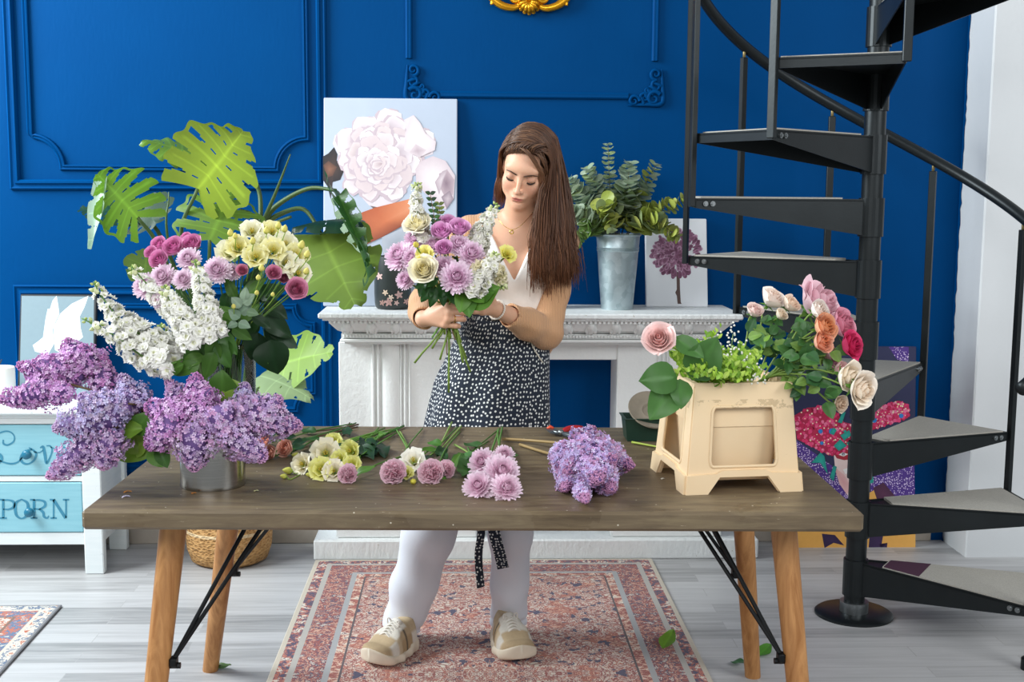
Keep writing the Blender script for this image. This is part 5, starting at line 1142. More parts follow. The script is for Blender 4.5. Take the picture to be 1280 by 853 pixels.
def ray_hit(c, d, P):
    best = 1e9
    for i in range(len(P)):
        ax_, ay = P[i-1]; bx, by = P[i]; ex, ey = bx-ax_, by-ay; den = d[0]*ey-d[1]*ex
        if abs(den) < 1e-9: continue
        t = ((ax_-c[0])*ey-(ay-c[1])*ex)/den; u = ((ax_-c[0])*d[1]-(ay-c[1])*d[0])/den
        if t > 1e-6 and -1e-6 <= u <= 1+1e-6: best = min(best, t)
    return (c[0]+d[0]*best, c[1]+d[1]*best)
wc = (0, .54); angs = sorted(set([math.atan2(y-wc[1], x-wc[0]) for x, y in outl+win]+list(np.linspace(-PI, PI, 48)[:-1])))
for k in range(4):
    m = MB(); V = []; n = len(angs)
    for a in angs:
        d = (math.cos(a), math.sin(a)); i_, o_ = ray_hit(wc, d, win), ray_hit(wc, d, outl); V += [tp(*i_, k), tp(*((i_[0]+o_[0])/2, (i_[1]+o_[1])/2), k), tp(*o_, k)]
    m.raw([tuple(v) for v in V], [((3*i+j), (3*i+j+1), (3*((i+1) % n)+j+1), (3*((i+1) % n)+j)) for i in range(n) for j in range(2)])
    o = m.build('side_panel', M_cream, cs, smooth=False); md = o.modifiers.new('s', 'SOLIDIFY'); md.thickness = .006; md.offset = 0
    # raised window lip
    m = MB(); nrm = [-uy, ux, uy, -ux][k]; m.tube([tp(x, y, k)+nrm*.002 for x, y in win], .0042, 6, closed=True); m.build('window_lip', M_cream, cs)
m = MB()
rim = lambda t_, g: [tp(-1, t_, k)+(tp(-1, t_, k)-Vector((ctr.x, ctr.y, TZ+H0*t_))).normalized()*g for k in range(4)]
q0, q1, q2, q3 = rim(.985, .004), rim(1.02, .006), rim(1.02, -.012), rim(.90, -.014); V = [tuple(v) for r_l in (q0, q1, q2, q3) for v in r_l]
m.raw(V, [(j*4+i, j*4+(i+1) % 4, (j+1)*4+(i+1) % 4, (j+1)*4+i) for j in range(3) for i in range(4)]); m.build('rim', M_cream, cs, smooth=False)
for k in range(4):   # stepped skirt with the arched cut-outs that leave four feet
    nrm = [-uy, ux, uy, -ux][k]; so = [(-1.03,0),(-.64,0),(-.44,.155),(.44,.155),(.64,0),(1.03,0),(1.03,.175),(.50,.185),(.40,.215),(-.40,.215),(-.50,.185),(-1.03,.175)]
    m = MB(); m.prism([tp(x, y, k)+nrm*.003 for x, y in so], nrm*.007); m.build('skirt', M_cream, cs, smooth=False)
m = MB(); V = []
for t_, g in ((.08, .72), (.10, .74), (.98, .93), (.99, .90), (.60, .84)):
    hw_ = W0/2*lerp(1, .8, t_)*(.62 + .36*t_) if g < .9 else W0/2*lerp(1, .8, t_)*.95*(g/.93)
    r_c = hw_*.25; ring = []
    for (sx, sy, a0) in ((1,1,0), (-1,1,90), (-1,-1,180), (1,-1,270)):
        for i in range(4): a = math.radians(a0+30*i); ring.append(ctr+ux*(sx*(hw_-r_c)+r_c*math.cos(a))+uy*(sy*(hw_-r_c)+r_c*math.sin(a))+Vector((0,0,H0*t_)))
    V.append(ring)
n = len(V[0]); m.raw([(v.x, v.y, v.z) for r_l in V for v in r_l], [tuple(range(n-1,-1,-1))]+[(j*n+i, j*n+(i+1) % n, (j+1)*n+(i+1) % n, (j+1)*n+i) for j in range(4) for i in range(n)]+[tuple(4*n+i for i in range(n))]); m.build('inner_bucket', M_cream, cs, auto=50)
def sb(): return ctr+ux*fr.uniform(-.05,.05)+uy*fr.uniform(-.05,.05)+Vector((0,0,H0*.62))
def sr_(h): 
    d = Vector((h.x-ctr.x, h.y-ctr.y, 0)); L = d.length; d = d.normalized()*min(W0*.36, L*.5); return Vector((ctr.x+d.x, ctr.y+d.y, TZ+H0*1.03))
GS = 'roses in the cream bucket'; SY0 = ctr.y
def sd(h, f=.5): return ((h-Vector((ctr.x, ctr.y, TZ+H0+.02))).normalized()+Vector((0,-f,.2))).normalized()
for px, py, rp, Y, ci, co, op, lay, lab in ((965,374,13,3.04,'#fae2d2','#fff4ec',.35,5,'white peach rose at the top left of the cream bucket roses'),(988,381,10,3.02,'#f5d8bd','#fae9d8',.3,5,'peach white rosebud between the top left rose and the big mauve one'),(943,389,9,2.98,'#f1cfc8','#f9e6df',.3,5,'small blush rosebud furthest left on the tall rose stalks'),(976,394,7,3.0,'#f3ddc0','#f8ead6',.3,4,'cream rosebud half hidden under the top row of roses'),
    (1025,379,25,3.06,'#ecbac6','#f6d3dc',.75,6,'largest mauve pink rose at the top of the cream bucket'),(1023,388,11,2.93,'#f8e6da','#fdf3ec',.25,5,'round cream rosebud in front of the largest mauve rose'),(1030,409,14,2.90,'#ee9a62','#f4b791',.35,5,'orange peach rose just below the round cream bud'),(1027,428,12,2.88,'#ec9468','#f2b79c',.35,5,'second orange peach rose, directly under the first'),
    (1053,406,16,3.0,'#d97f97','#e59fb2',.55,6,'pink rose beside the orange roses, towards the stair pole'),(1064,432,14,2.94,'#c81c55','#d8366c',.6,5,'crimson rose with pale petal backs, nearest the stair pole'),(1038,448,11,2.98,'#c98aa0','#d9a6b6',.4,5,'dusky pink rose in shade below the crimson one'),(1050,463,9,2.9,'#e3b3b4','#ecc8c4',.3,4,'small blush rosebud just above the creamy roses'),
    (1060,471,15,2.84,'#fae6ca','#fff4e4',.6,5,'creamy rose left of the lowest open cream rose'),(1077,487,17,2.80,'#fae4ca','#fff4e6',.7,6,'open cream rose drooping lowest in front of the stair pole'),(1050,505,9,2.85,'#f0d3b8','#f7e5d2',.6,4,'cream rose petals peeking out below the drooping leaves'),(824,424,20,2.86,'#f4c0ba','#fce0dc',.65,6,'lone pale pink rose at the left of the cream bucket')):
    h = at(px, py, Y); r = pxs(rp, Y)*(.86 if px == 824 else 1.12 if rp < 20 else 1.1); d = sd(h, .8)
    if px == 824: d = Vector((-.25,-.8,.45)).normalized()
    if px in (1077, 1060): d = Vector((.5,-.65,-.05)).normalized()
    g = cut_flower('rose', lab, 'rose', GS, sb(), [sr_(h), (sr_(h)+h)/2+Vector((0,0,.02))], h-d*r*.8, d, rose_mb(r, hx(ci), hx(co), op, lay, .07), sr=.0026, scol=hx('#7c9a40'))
    nl = 7 if py < 470 else 5
    for k in range(nl if px != 824 else 0):
        t = fr.uniform(.25, .8); o = (sr_(h)).lerp(h, t)+Vector((fr.uniform(-.015,.015), fr.uniform(-.03,.0), fr.uniform(-.02,.01))); L = fr.uniform(.030, .050)
        leaf_part(g, o, Vector((fr.uniform(-1,.8), fr.uniform(-.7,.2), fr.uniform(-.5,.5))), L, L*.36, jit(fr.choice([hx('#416f38'), hx('#548245'), hx('#7da04c'), hx('#386338')]), .1), up=(fr.uniform(-.5,.5),-1,.6))
    if px == 824:
        for (lx, ly, dx, dy, w) in ((842,472,-42,4,.42),(850,478,2,32,.42),(845,480,-32,44,.38),(846,424,34,22,.30),(868,470,28,-46,.42)):
            a = at(lx, ly, 2.86); b = at(lx+dx, ly+dy, 2.82); leaf_part(g, a, b-a, (b-a).length, (b-a).length*w, jit(hx('#4c7a3a'), .12), up=(0,-1,.35), heart=.3, droop=.1)
for lx, ly, dx, dy in ((1055,470,-10,-30),(1030,470,20,-22),(1035,500,-12,36),(1060,500,-26,12),(1058,505,10,28)): pass
def sprig(label, name, base, tip, Y, col, n, L, grp, w=.27):
    T = at(tip[0], tip[1], Y); g = thing(name, label, 'sprig', base, grp); P = bez([base, sr_(T), T], 12); stem_part(g, P, .0016, .0009, hx('#8bab3e')); m = MB()
    for i in range(n):
        t = lerp(.45, 1, i/(n-1)); k = min(len(P)-2, int(t*(len(P)-1))); o = P[k].lerp(P[k+1], t*(len(P)-1)-k)
        for q in range(3):
            a = i*2.1+q*2.1+fr.uniform(-.4,.4); dd = Vector((math.cos(a), math.sin(a)*.8-.2, .7+.6*t)); o = o+Vector((fr.gauss(0,.009), fr.gauss(0,.009), fr.gauss(0,.006))); l = L*fr.uniform(.7, 1.2)*(1-.3*t); q_ = leaf_mb(l, l*w, jit(fr.choice(col), .15), nu=4, nv=4); m.add(q_, lmat(o, dd, up=(0,-.7,.7)))
    m.build('foliage', M_leaf, g); return g
BRG = [hx('#a8cc48'), hx('#8fb93c'), hx('#b9d65e'), hx('#78a334')]
for i, (tx, ty, Y, lab) in enumerate(((852,462,2.88,'bright green sprig nearest the lone pink rose'),(866,444,2.90,'bright green sprig under the round rose leaf'),(880,458,2.84,'leafy green sprig over the left front rim of the cream bucket'),(893,440,2.92,'tallest bright green sprig left of centre in the cream bucket'),(905,456,2.86,'leafy green sprig over the middle front rim'),(916,442,2.92,'bright green sprig in the middle of the cream bucket'),(928,460,2.85,'leafy green sprig over the right front rim'),(940,448,2.9,'green sprig at the foot of the rose stalks'),(872,472,2.83,'low green sprig drooping over the left rim corner'),(897,474,2.82,'low yellow-green sprig at the middle rim'),(920,478,2.82,'low yellow-green sprig at the right of the rim'),(842,448,2.9,'thin green sprig beside the pink rose stem'),(885,428,2.94,'airy green sprig standing behind the leafy ones'),(948,470,2.86,'green sprig near the right rim corner'))):
    sprig(lab, 'leafy_sprig', sb(), (tx, ty-4), Y, BRG, 30, .028, 'green sprigs in the cream bucket')
for tx, ty, Y, lab in ((916,418,2.9,'airy white filler flower standing tallest by the mantel corner'),(930,447,2.88,'white filler flower in the middle of the green sprigs'),(902,438,2.88,'tiny white filler flower left of centre'),(943,462,2.86,'white filler flower at the foot of the rose stalks')):
    T = at(tx, ty, Y); b0 = sb(); g = thing('filler_flower', lab, 'flower', b0, 'white filler flowers in the cream bucket'); stem_part(g, bez([b0, sr_(T), T], 10), .0012, .0007, hx('#8aa85a')); m = MB()
    for k in range(26): 
        o = T+Vector((fr.gauss(0,.012), fr.gauss(0,.012), fr.gauss(-.012,.016))); m.ball(o, .0028, 5, 4, col=hx('#f3f2e8'))
    m.build('florets', M_petal, g)
# ================================================================== BOUQUET IN THE HANDS
BP = at(561, 392, 3.555); GH = 'flowers in the bouquet the woman holds'
ends = [(518,454,3.52),(540,436,3.53),(550,450,3.54),(561,491,3.55),(579,454,3.53),(588,465,3.55),(566,412,3.54),(572,420,3.56),(548,424,3.55),(583,448,3.57)]
hk = [0]
def hend():
    e = ends[hk[0] % len(ends)]; k = hk[0]//len(ends); hk[0] += 1; p = at(e[0], e[1], e[2]); b = BP; return b.lerp(p, 1 if k == 0 else fr.uniform(.30, .55)) + (Vector((0,0,0)) if k == 0 else Vector((fr.uniform(-.006,.006), fr.uniform(-.006,.006), 0)))
def hvia(h=None): return Vector((BP.x+fr.uniform(-.010,.010), BP.y+fr.uniform(-.010,.010), BP.z))
def hd(h, f=.5): return ((Vector(h)-BP).normalized()+Vector((0,-f,.1))).normalized()
HG = hx('#6f8a2f')
HM0, HM1 = hx('#dd97c4'), hx('#fbe8f5')
for px, py, rp, Y, lab in ((498,319,17,3.50,'large lilac-pink chrysanthemum at the far left of the held bouquet'),(518,298,13,3.55,'lilac-pink chrysanthemum under the cream bloom of the held bouquet'),(541,306,12,3.52,'pink chrysanthemum in the upper middle of the held bouquet'),(514,322,12,3.47,'pink chrysanthemum between the far left one and the cream lisianthus'),(506,349,11,3.47,'smallest pink chrysanthemum hanging lowest at the left of the held bouquet'),(574,305,13,3.48,'pink chrysanthemum below the two purple roses'),(590,316,15,3.46,'pale pink chrysanthemum in the centre right of the held bouquet'),(555,332,13,3.44,'darker pink chrysanthemum just above the big front one'),(571,346,18,3.40,'biggest pink chrysanthemum at the front of the held bouquet'),(591,353,15,3.44,'pink chrysanthemum at the lower right beside the big front one')):
    h = at(px, py, Y); r = pxs(rp, Y)*1.22; d = hd(h, .9)
    cut_flower('chrysanthemum', lab, 'chrysanthemum', GH, hend(), [hvia()], h-d*r*.3, d, mum_mb(r, HM0, HM1), sr=.0032, scol=HG, leaves=1, lcol=DG[0], lL=.05)
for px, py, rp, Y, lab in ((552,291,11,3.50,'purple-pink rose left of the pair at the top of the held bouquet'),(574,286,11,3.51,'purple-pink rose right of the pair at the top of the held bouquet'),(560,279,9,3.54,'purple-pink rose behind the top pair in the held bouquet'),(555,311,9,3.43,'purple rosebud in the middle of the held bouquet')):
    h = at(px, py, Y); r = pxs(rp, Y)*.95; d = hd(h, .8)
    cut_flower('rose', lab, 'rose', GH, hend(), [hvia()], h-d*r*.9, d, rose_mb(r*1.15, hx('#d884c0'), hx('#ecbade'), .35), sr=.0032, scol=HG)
for px, py, rp, Y, cols, lab in ((530,338,14,3.42,(LC, LT_),'big cream lisianthus low at the left front of the held bouquet'),(531,318,10,3.44,(hx('#e6d75e'), hx('#f1e88e')),'yellow lisianthus above the big cream one'),(522,281,13,3.53,(hx('#f0ecd8'), hx('#f8f5ea')),'round cream bloom near the top left of the held bouquet'),(634,318,10,3.46,(hx('#e4d95a'), hx('#efe992')),'yellow lisianthus far right against the white blouse')):
    h = at(px, py, Y); r = pxs(rp, Y)*1.15; d = hd(h, .8)
    cut_flower('lisianthus', lab, 'lisianthus', GH, hend(), [hvia()], h-d*r*.6, d, (rose_mb(r*.92, hx('#f1e3a8'), hx('#faf4e0'), .7, 7, .12) if rp > 12 else bell_mb(r, *cols, LB_)), sr=.0032, scol=HG)
h = at(521, 308, 3.42); cut_flower('lisianthus_bud', 'round yellow bud at the left of the held bouquet', 'flower bud', GH, hend(), [hvia()], h, hd(h, .8), bud_mb(.010, hx('#e6d75e'), hx('#c5cc4a')), sr=.0032, scol=HG)
for lab, pts, Y, rad, n in (('tall white stock spike with a green tip, highest flower of the held bouquet', [(530,300),(524,275),(520,256),(521,240),(522,228)], 3.54, .020, 16),
    ('white stock spike pointing up to the woman\'s chin', [(592,312),(598,300),(604,285),(613,268),(622,254)], 3.53, .028, 26),
    ('wide white stock spike tipping right over the blouse', [(588,365),(600,350),(610,338),(617,325),(621,316)], 3.44, .034, 34),
    ('cream stock spike hanging down in front of the forearm', [(596,340),(612,334),(622,342),(628,352),(626,362)], 3.45, .024, 20)):
    P = pp(pts, Y); stock(lab, P, GH, hend(), [hvia()], rad, n, w0=hx('#f6f4ec') if 'cream' not in lab else hx('#efe6c4'), budn=9)
def twig(label, pts, Y, base, cols, n, L, w=.36, grp=GH):
    P = bez([base, hvia()]+pp(pts, Y), 24); g = thing('leafy_twig', label, 'twig', base, grp); stem_part(g, P, .0016, .0009, hx('#7a5a40')); m = MB()
    for i in range(n):
        t = lerp(.62, 1, i/(n-1)); k = min(len(P)-2, int(t*(len(P)-1))); o = P[k].lerp(P[k+1], t*(len(P)-1)-k)
        for sg in (-1, 1): q = leaf_mb(L, L*w, jit(fr.choice(cols), .15), nu=4, nv=5); m.add(q, lmat(o, Vector((sg*.9, -.25, .55)), up=(0,-1,.4)))
    m.build('foliage', M_leaf, g)
twig('fine dark green twig standing up above the purple roses', [(548,300),(543,272),(538,243)], 3.52, hend(), DG+[hx('#3d6a2e')], 7, .017)
twig('olive green twig crossing behind the cream bloom', [(545,300),(550,275),(549,256)], 3.56, hend(), [hx('#6f7f3a'), hx('#8a9a4a')], 6, .016)
g = thing('leafy_branch', 'dark green cut leaves bunched just above the woman\'s gripping hand', 'branch', BP, GH); stem_part(g, bez([hend(), BP, at(552,362,3.5)], 8), .002, .0015, HG)
for lx, ly, dx, dy, w in ((545,362,-8,34,.40),(540,360,-16,28,.40),(552,366,4,26,.42),(560,364,12,26,.40),(566,366,22,20,.40),(548,352,-28,12,.36),(570,360,18,26,.4),(556,354,-4,30,.45),(536,352,-20,16,.36),(530,352,-8,30,.36),(575,372,14,14,.4),(562,352,6,34,.42)):
    a = at(lx, ly-3, 3.46); b = at(lx+dx*.8, ly-3+dy*.72, 3.44); leaf_part(g, a, b-a, (b-a).length, (b-a).length*w*.72, jit(fr.choice([hx('#2f5b2a'), hx('#264d24'), hx('#3a6a30')]), .12), up=(fr.uniform(-.6,.6),-1,.3), wav=.09)
g = thing('leafy_branch', 'broad lighter green leaves between the bouquet and the bracelet wrist', 'branch', BP, GH); stem_part(g, bez([hend(), BP, at(580,372,3.48)], 8), .002, .0015, HG)
for lx, ly, dx, dy, w in ((590,378,30,-20,.46),(584,372,2,22,.44),(580,366,-4,22,.42),(600,372,14,-8,.5),(586,368,18,6,.4)):
    a = at(lx, ly, 3.45); b = at(lx+dx, ly+dy, 3.41); leaf_part(g, a, b-a, (b-a).length, (b-a).length*w, jit(fr.choice([hx('#5f8f32'), hx('#4f7f2c')]), .1), up=(fr.uniform(-.4,.4),-1,.5), heart=.3)
# ================================================================== FLOWERS LYING ON THE TABLE
def onT(px, py, h=.012): return onz(px, py, TZ+h)
def lying(name, label, cat, grp, tail, head, hr, bloom, h=None, d=(0,-.8,.6), leaves=0, lcol=None, sr=.0022, scol=None):
    """cut flower resting on the table: tail and head are photo points"""
    a = onT(tail[0], tail[1], .006); b = onz(head[0], head[1], TZ+(hr*.75 if h is None else h)); d = Vector(d).normalized()
    return cut_flower(name, label, cat, grp, a, [a.lerp(b, .5)+Vector((fr.uniform(-.01,.01),0,-.0))], b-d*hr*.4, d, bloom, sr, scol, leaves, lcol)
G1 = 'flowers lying on the table'
for px, py, rp, tail, lab in ((360,562,10.5,(430,540),'peach rose lying on the table, apart from the other two'),(340,567,9,(425,536),'peach rose lying half under the lilac by the steel bucket'),(334,551,8,(440,530),'peach rosebud mostly hidden under the lilac tip')):
    Y = onT(px, py).y; r = pxs(rp, Y); lying('rose', lab, 'rose', G1, tail, (px, py), r, rose_mb(r, hx('#f4a990'), hx('#fac9b8'), .25), d=(-.45,-.8,.35), scol=GR[2])
for px, py, rp, yel, lab in ((417,553,9,1,'yellow-green lisianthus topmost of the cluster on the table'),(407,568,14,0,'largest white lisianthus of the yellow cluster on the table'),(379,581,11,0,'cream lisianthus at the left of the yellow cluster on the table'),(439,565,11,1,'yellow lisianthus at the right of the table cluster'),(402,588,12,1,'yellow-green lisianthus at the front of the table cluster'),(440,581,9,1,'yellow lisianthus just above the small pink carnation'),(418,590,11,0,'cream lisianthus beside the small pink carnation'),(425,575,9,1,'yellow-green lisianthus tucked between the white and the right one')):
    Y = onT(px, py).y; r = pxs(rp, Y)*1.28; lying('lisianthus', lab, 'lisianthus', G1, (490+fr.uniform(-18,18), 536+fr.uniform(-2,6)), (px, py), r, bell_mb(r, *((hx('#dcd868'), hx('#e9e79a')) if yel else (hx('#f0e6c2'), hx('#f6efda'))), hx('#b3c248')), d=(fr.uniform(-.7,.1),-.8,.45), scol=GR[1])
for px, py, rp, lab in ((373,570,6,'green-yellow bud at the upper left of the table cluster'),(363,589,7,'green-yellow bud furthest left of the table cluster'),(357,596,5,'small green bud at the tip of the table cluster'),(429,571,6,'plump green-yellow bud inside the table cluster'),(389,594,5,'green bud at the front edge of the table cluster')):
    Y = onT(px, py).y; r = pxs(rp, Y)*.8; lying('lisianthus_bud', lab, 'flower bud', G1, (470, 540), (px, py), r, bud_mb(r, hx('#d9d763'), hx('#9cb548')), d=(-.9,-.3,.2), scol=LG[0], sr=.0014)
PC0, PC1 = hx('#ee9fba'), hx('#fbdde7')
for px, py, rp, tail, lab in ((434,593,12,(505,570),'pink carnation lying in front of the yellow cluster'),(491,590,15,(528,536),'pink carnation left of the white lisianthus on the table'),(538,590,15,(575,540),'pink carnation in the middle of the table, right of the white lisianthus'),(557,587,11,(610,552),'pink carnation overlapped by its larger neighbour on the table')):
    Y = onT(px, py).y; r = pxs(rp, Y)*1.25; lying('carnation', lab, 'carnation', G1, tail, (px, py), r, ruffle_mb(r, PC0, PC1), d=(-.25,-.85,.45), scol=GR[0], leaves=1)
for px, py, rp, yel, tail, lab in ((517,577,14,0,(496,538),'white lisianthus between the pink carnations on the table'),(508,593,9,1,(540,560),'small yellow lisianthus under the white one on the table')):
    Y = onT(px, py).y; r = pxs(rp, Y)*1.1; lying('lisianthus', lab, 'lisianthus', G1, tail, (px, py), r, bell_mb(r, *((hx('#dcd868'), hx('#e9e79a')) if yel else (hx('#f3eddc'), hx('#f9f6ec'))), hx('#b3c248')), d=(-.1,-.7,.65), scol=GR[1], leaves=2)
Y = onT(517, 601).y; lying('lisianthus_bud', 'tiny yellow bud in front of the white lisianthus on the table', 'flower bud', G1, (535,575), (517,602), .009, bud_mb(.009, hx('#d9cf4e'), hx('#a3b548')), d=(-.2,-.9,.1), sr=.0013, scol=LG[0])
for px, py, rp, h, tail, lab in ((602,577,18,.045,(624,536),'pink chrysanthemum at the upper left of the group on the table'),(628,588,21,.060,(628,534),'large pink chrysanthemum on top of the table group'),(597,606,18,.030,(585,560),'pale pink chrysanthemum lowest left of the table group'),(635,609,18,.030,(640,560),'pink chrysanthemum lowest right of the table group'),(631,568,13,.050,(622,538),'pink chrysanthemum at the back of the table group')):
    r = pxs(rp, 2.95)*1.12; lying('chrysanthemum', lab, 'chrysanthemum', G1, tail, (px, py), r, mum_mb(r, hx('#e3a0c4'), hx('#fdeaf5')), h=h, d=(fr.uniform(-.3,.3),-.8,.55), scol=GR[0], sr=.003, leaves=1, lcol=GR[2])
def lyleaves(label, pts, leaves, col, grp='cut greenery on the table', sr=.0022, scol=None, name='leafy_branch', cat='branch', mode=.014):
    P = bez([onT(x, y, .006) for x, y in pts], 14); g = thing(name, label, cat, P[0], grp); stem_part(g, P, sr, sr*.7, GR[2] if scol is None else scol)
    for (lx, ly, dx, dy, w) in leaves:
        a = onT(lx, ly, .012); b = a.lerp(onT(lx+dx, ly+dy, mode), .75 if w < .5 else .85); leaf_part(g, a, b-a, (b-a).length, min((b-a).length*w, .016 if w < .5 else .026), jit(fr.choice(col), .15), up=(fr.uniform(-.3,.3), -.4, 1), droop=.02)
    return g
lyleaves('dark green leaves behind the yellow cluster on the table', [(505,532),(470,548),(440,558)], [(465,555,-16,18,.5),(455,550,18,22,.5),(470,552,14,20,.5),(445,552,20,14,.5),(440,560,-30,-4,.4),(450,560,20,16,.5),(438,545,-10,-14,.45)], DG)
lyleaves('dark leafy stems between the lilac and the peach rose', [(445,529),(400,545),(345,552)], [(400,548,-34,6,.3),(385,550,-30,10,.35),(370,545,-30,4,.4),(395,540,-26,-4,.3),(380,556,-22,12,.4),(360,545,-24,-6,.4),(405,552,-24,12,.35),(350,540,-18,8,.4)], DG)
lyleaves('green stems lying towards the back edge above the carnations', [(505,533),(480,545),(455,556)], [(472,548,-24,8,.3),(488,540,-20,6,.25)], GR)
lyleaves('green leaves behind the middle carnation on the table', [(572,534),(550,556),(535,572)], [(552,556,-24,-4,.35),(545,562,-26,2,.3),(556,560,-14,16,.35),(548,566,14,10,.35),(540,570,-16,6,.3)], GR+DG)
lyleaves('lobed green leaves left of the chrysanthemum group', [(625,536),(605,552),(580,572)], [(585,570,-22,10,.55),(588,575,-12,26,.55),(580,568,10,24,.5),(596,560,-14,-8,.5)], [hx('#3f6b34'), hx('#4c7a3c')])
for i, (p0, p1, p2, lab) in enumerate((((565,528),(548,560),(530,575),'bare green stem between the carnations and the back edge'),((577,533),(560,552),(548,566),'second bare green stem right of the first at the back edge'),((568,556),(585,566),(596,580),'thick pale green stem leading to the chrysanthemum group'),((500,540),(512,562),(518,574),'upright green stem above the white lisianthus'))):
    lyleaves(lab, [p0, p1, p2], [], GR, 'bare stems on the table', .003, hx('#7f9a4a'), 'cut_stalk', 'stalk')
lyleaves('short yellow-green stem lying before the green tray', [(790,553),(812,557),(838,562)], [], GR, None, .0035, hx('#a6b848'), 'cut_stalk', 'stalk')
TW = hx('#9a8052')
for pts, lab, r in (([(448,531),(415,537),(378,541)],'brown twig lying at the back left of the table, topmost of three',.003),([(447,534),(410,543),(380,550)],'brown twig lying below the topmost one at the back left',.003),([(437,529),(428,541),(420,549)],'short brown twig lying across the other two at the back left',.0025)):
    lyleaves(lab, pts, [], GR, 'brown twigs on the table', r, hx('#5b4636'), 'twig', 'twig')
# lilac lying on the table
base = onT(628, 549, .008); g = thing('lilac_branch', 'pale lilac branch lying alone on the table in front of the green tray', 'lilac', base)
stem_part(g, bez([base, onT(664,551,.012), onT(700,554,.03)], 10), .0045, .004, TW); stem_part(g, bez([onT(650,556,.006), onT(675,564,.012), onT(700,571,.03)], 10), .0045, .004, TW, 'side_stem')
LL = [hx('#c6b4e6'), hx('#d4c4ee'), hx('#e2d3f2'), hx('#d9b8e6'), hx('#d0a6d6'), hx('#c78fb8')]
for pa, pb, h0, h1, r in (((725,555),(768,604),.08,.03,25),((735,560),(733,604),.08,.03,24),((748,560),(752,600),.08,.03,24),((712,560),(706,612),.05,.02,19),((720,566),(733,627),.05,.02,16),((735,548),(792,583),.08,.05,21),((718,556),(745,535),.09,.13,19),((730,560),(750,600),.09,.06,26),((722,560),(770,575),.10,.09,24),((745,575),(765,612),.05,.03,22),((704,560),(712,590),.06,.05,20)):
    panicle(onT(*pa, h0), onT(*pb, h1), pxs(r, 2.98), LL, 1.0).build('panicle', M_petal, g)
# ------------------------------------------------------------------ secateurs, tray, crumbs, leaves
M_red = M('red_grip', '#c4242a', .4); M_grey = M('dark_grey_tool_body', '#3c444a', .4); 
sc0 = onT(705, 541, .012); s_ = thing('secateurs', 'small garden secateurs with red grips at the back edge of the table', 'secateurs', (sc0.x, sc0.y, TZ))
def T3(px, py, h): return onT(px, py, h)
m = MB(); m.tube(bez([T3(703,540,.014), T3(712,536,.016), T3(728,534.5,.016)], 8), [.005,.007,.0085,.009,.009,.0085,.008,.007,.005][:9], 9); m.build('grip', M_red, s_)
m = MB(); m.tube(bez([T3(703,542,.010), T3(714,545,.010), T3(730,547,.010)], 8), [.005,.007,.008,.008,.008,.008,.007,.006,.004][:9], 9); m.build('grip', M_grey, s_)
m = MB(); m.tube([T3(704,541,.012), T3(696,541,.012), T3(688,538,.012)], [.006,.006,.004], 8); m.lathe([(.008,-.008),(.009,0),(.008,.008)], T3(701,541,.012), (0,0,1), 12); m.build('pivot', M_bright, s_)
m = MB(); m.prism([T3(698,543,.010), T3(688,542,.010), T3(682,537,.010), T3(686,536,.010), T3(696,538,.010)], (0,0,.004)); m.build('blade', M_grey, s_, smooth=False)
m = MB(); m.tube([T3(684,536,.014), T3(688,534,.018), T3(692,536,.014)], [.004,.006,.004], 8); m.build('catch', M('orange_catch', '#e0502a', .4), s_)
t0, t1 = onz(781, 553, TZ), onz(838, 555, TZ); ty = 2.4
tx0, tx1 = t0.x, t1.x+.01; tyf = t0.y; TH = at(790, 524, tyf).z-TZ
tr = thing('plastic_tray', 'dark green plastic tray behind the lilac at the table\'s back edge', 'tray', ((tx0+tx1)/2, tyf+.05, TZ)); M_green = M('dark_green_plastic', '#1d3b30', .4, var=.2)
m = MB(); dpt = .10
def ring(g, z): return [(tx0-g, tyf-g, z), (tx1+g, tyf-g, z), (tx1+g, tyf+dpt+g, z), (tx0-g, tyf+dpt+g, z)]
V = ring(-.008, TZ+.001)+ring(0, TZ+TH*.97)+ring(.005, TZ+TH*.97)+ring(.005, TZ+TH)+ring(-.004, TZ+TH)+ring(-.012, TZ+.006)
m.raw(V, [(3,2,1,0)]+[(j*4+i, j*4+(i+1) % 4, (j+1)*4+(i+1) % 4, (j+1)*4+i) for j in range(5) for i in range(4)]+[(20,21,22,23)]); m.build('body', M_green, tr, smooth=False)
dc = at(813, 517, tyf+.045); ds = thing('round_saucer', 'worn taupe round saucer tilted in the green tray', 'saucer', dc)
m = MB(); R_ = pxs(31, tyf); nd = Vector((.12, -.62, .75))
m.lathe([(0,.002),(R_*.35,.002),(R_*.4,.008),(R_*.55,.004),(R_*.9,.010),(R_,.016),(R_*.98,.020),(R_*.88,.015),(R_*.55,.009),(R_*.4,.013),(R_*.33,.007),(0,.007)], dc, nd, 36, cap=False); m.build('dish', M('taupe_clay', '#8f8575', .8, var=.3, vscale=30), ds, auto=40)
M_pet = VC('fallen_petal', .6, .2)
for px, py, c, lab in ((157,621,'#d8cfe6','single pale fallen floret near the left end of the table'),(159,615,'#d9902e','tiny orange petal crumb beside the pale floret'),(242,617,'#d98a35','orange crumb at the foot of the steel bucket'),(320,614,'#d8d59a','yellowish crumb right of the steel bucket'),(468,547,'#a7ae4c','yellow-green fallen petal behind the yellow cluster'),(828,599,'#e3ddd0','white crumb in front of the cream bucket foot')):
    o = onz(px, py, TZ+.001); m = MB()
    for k in range(3): q = leaf_mb(.012 if px < 200 or px == 468 else .007, .004, hx(c), nu=3, nv=3); m.add(q, lmat(o+Vector((0,0,.001)), Vector((math.cos(k*2.1), math.sin(k*2.1), .12))))
    solo('fallen_petal', m, M_pet, lab, 'petal', o, 'crumbs on the table')
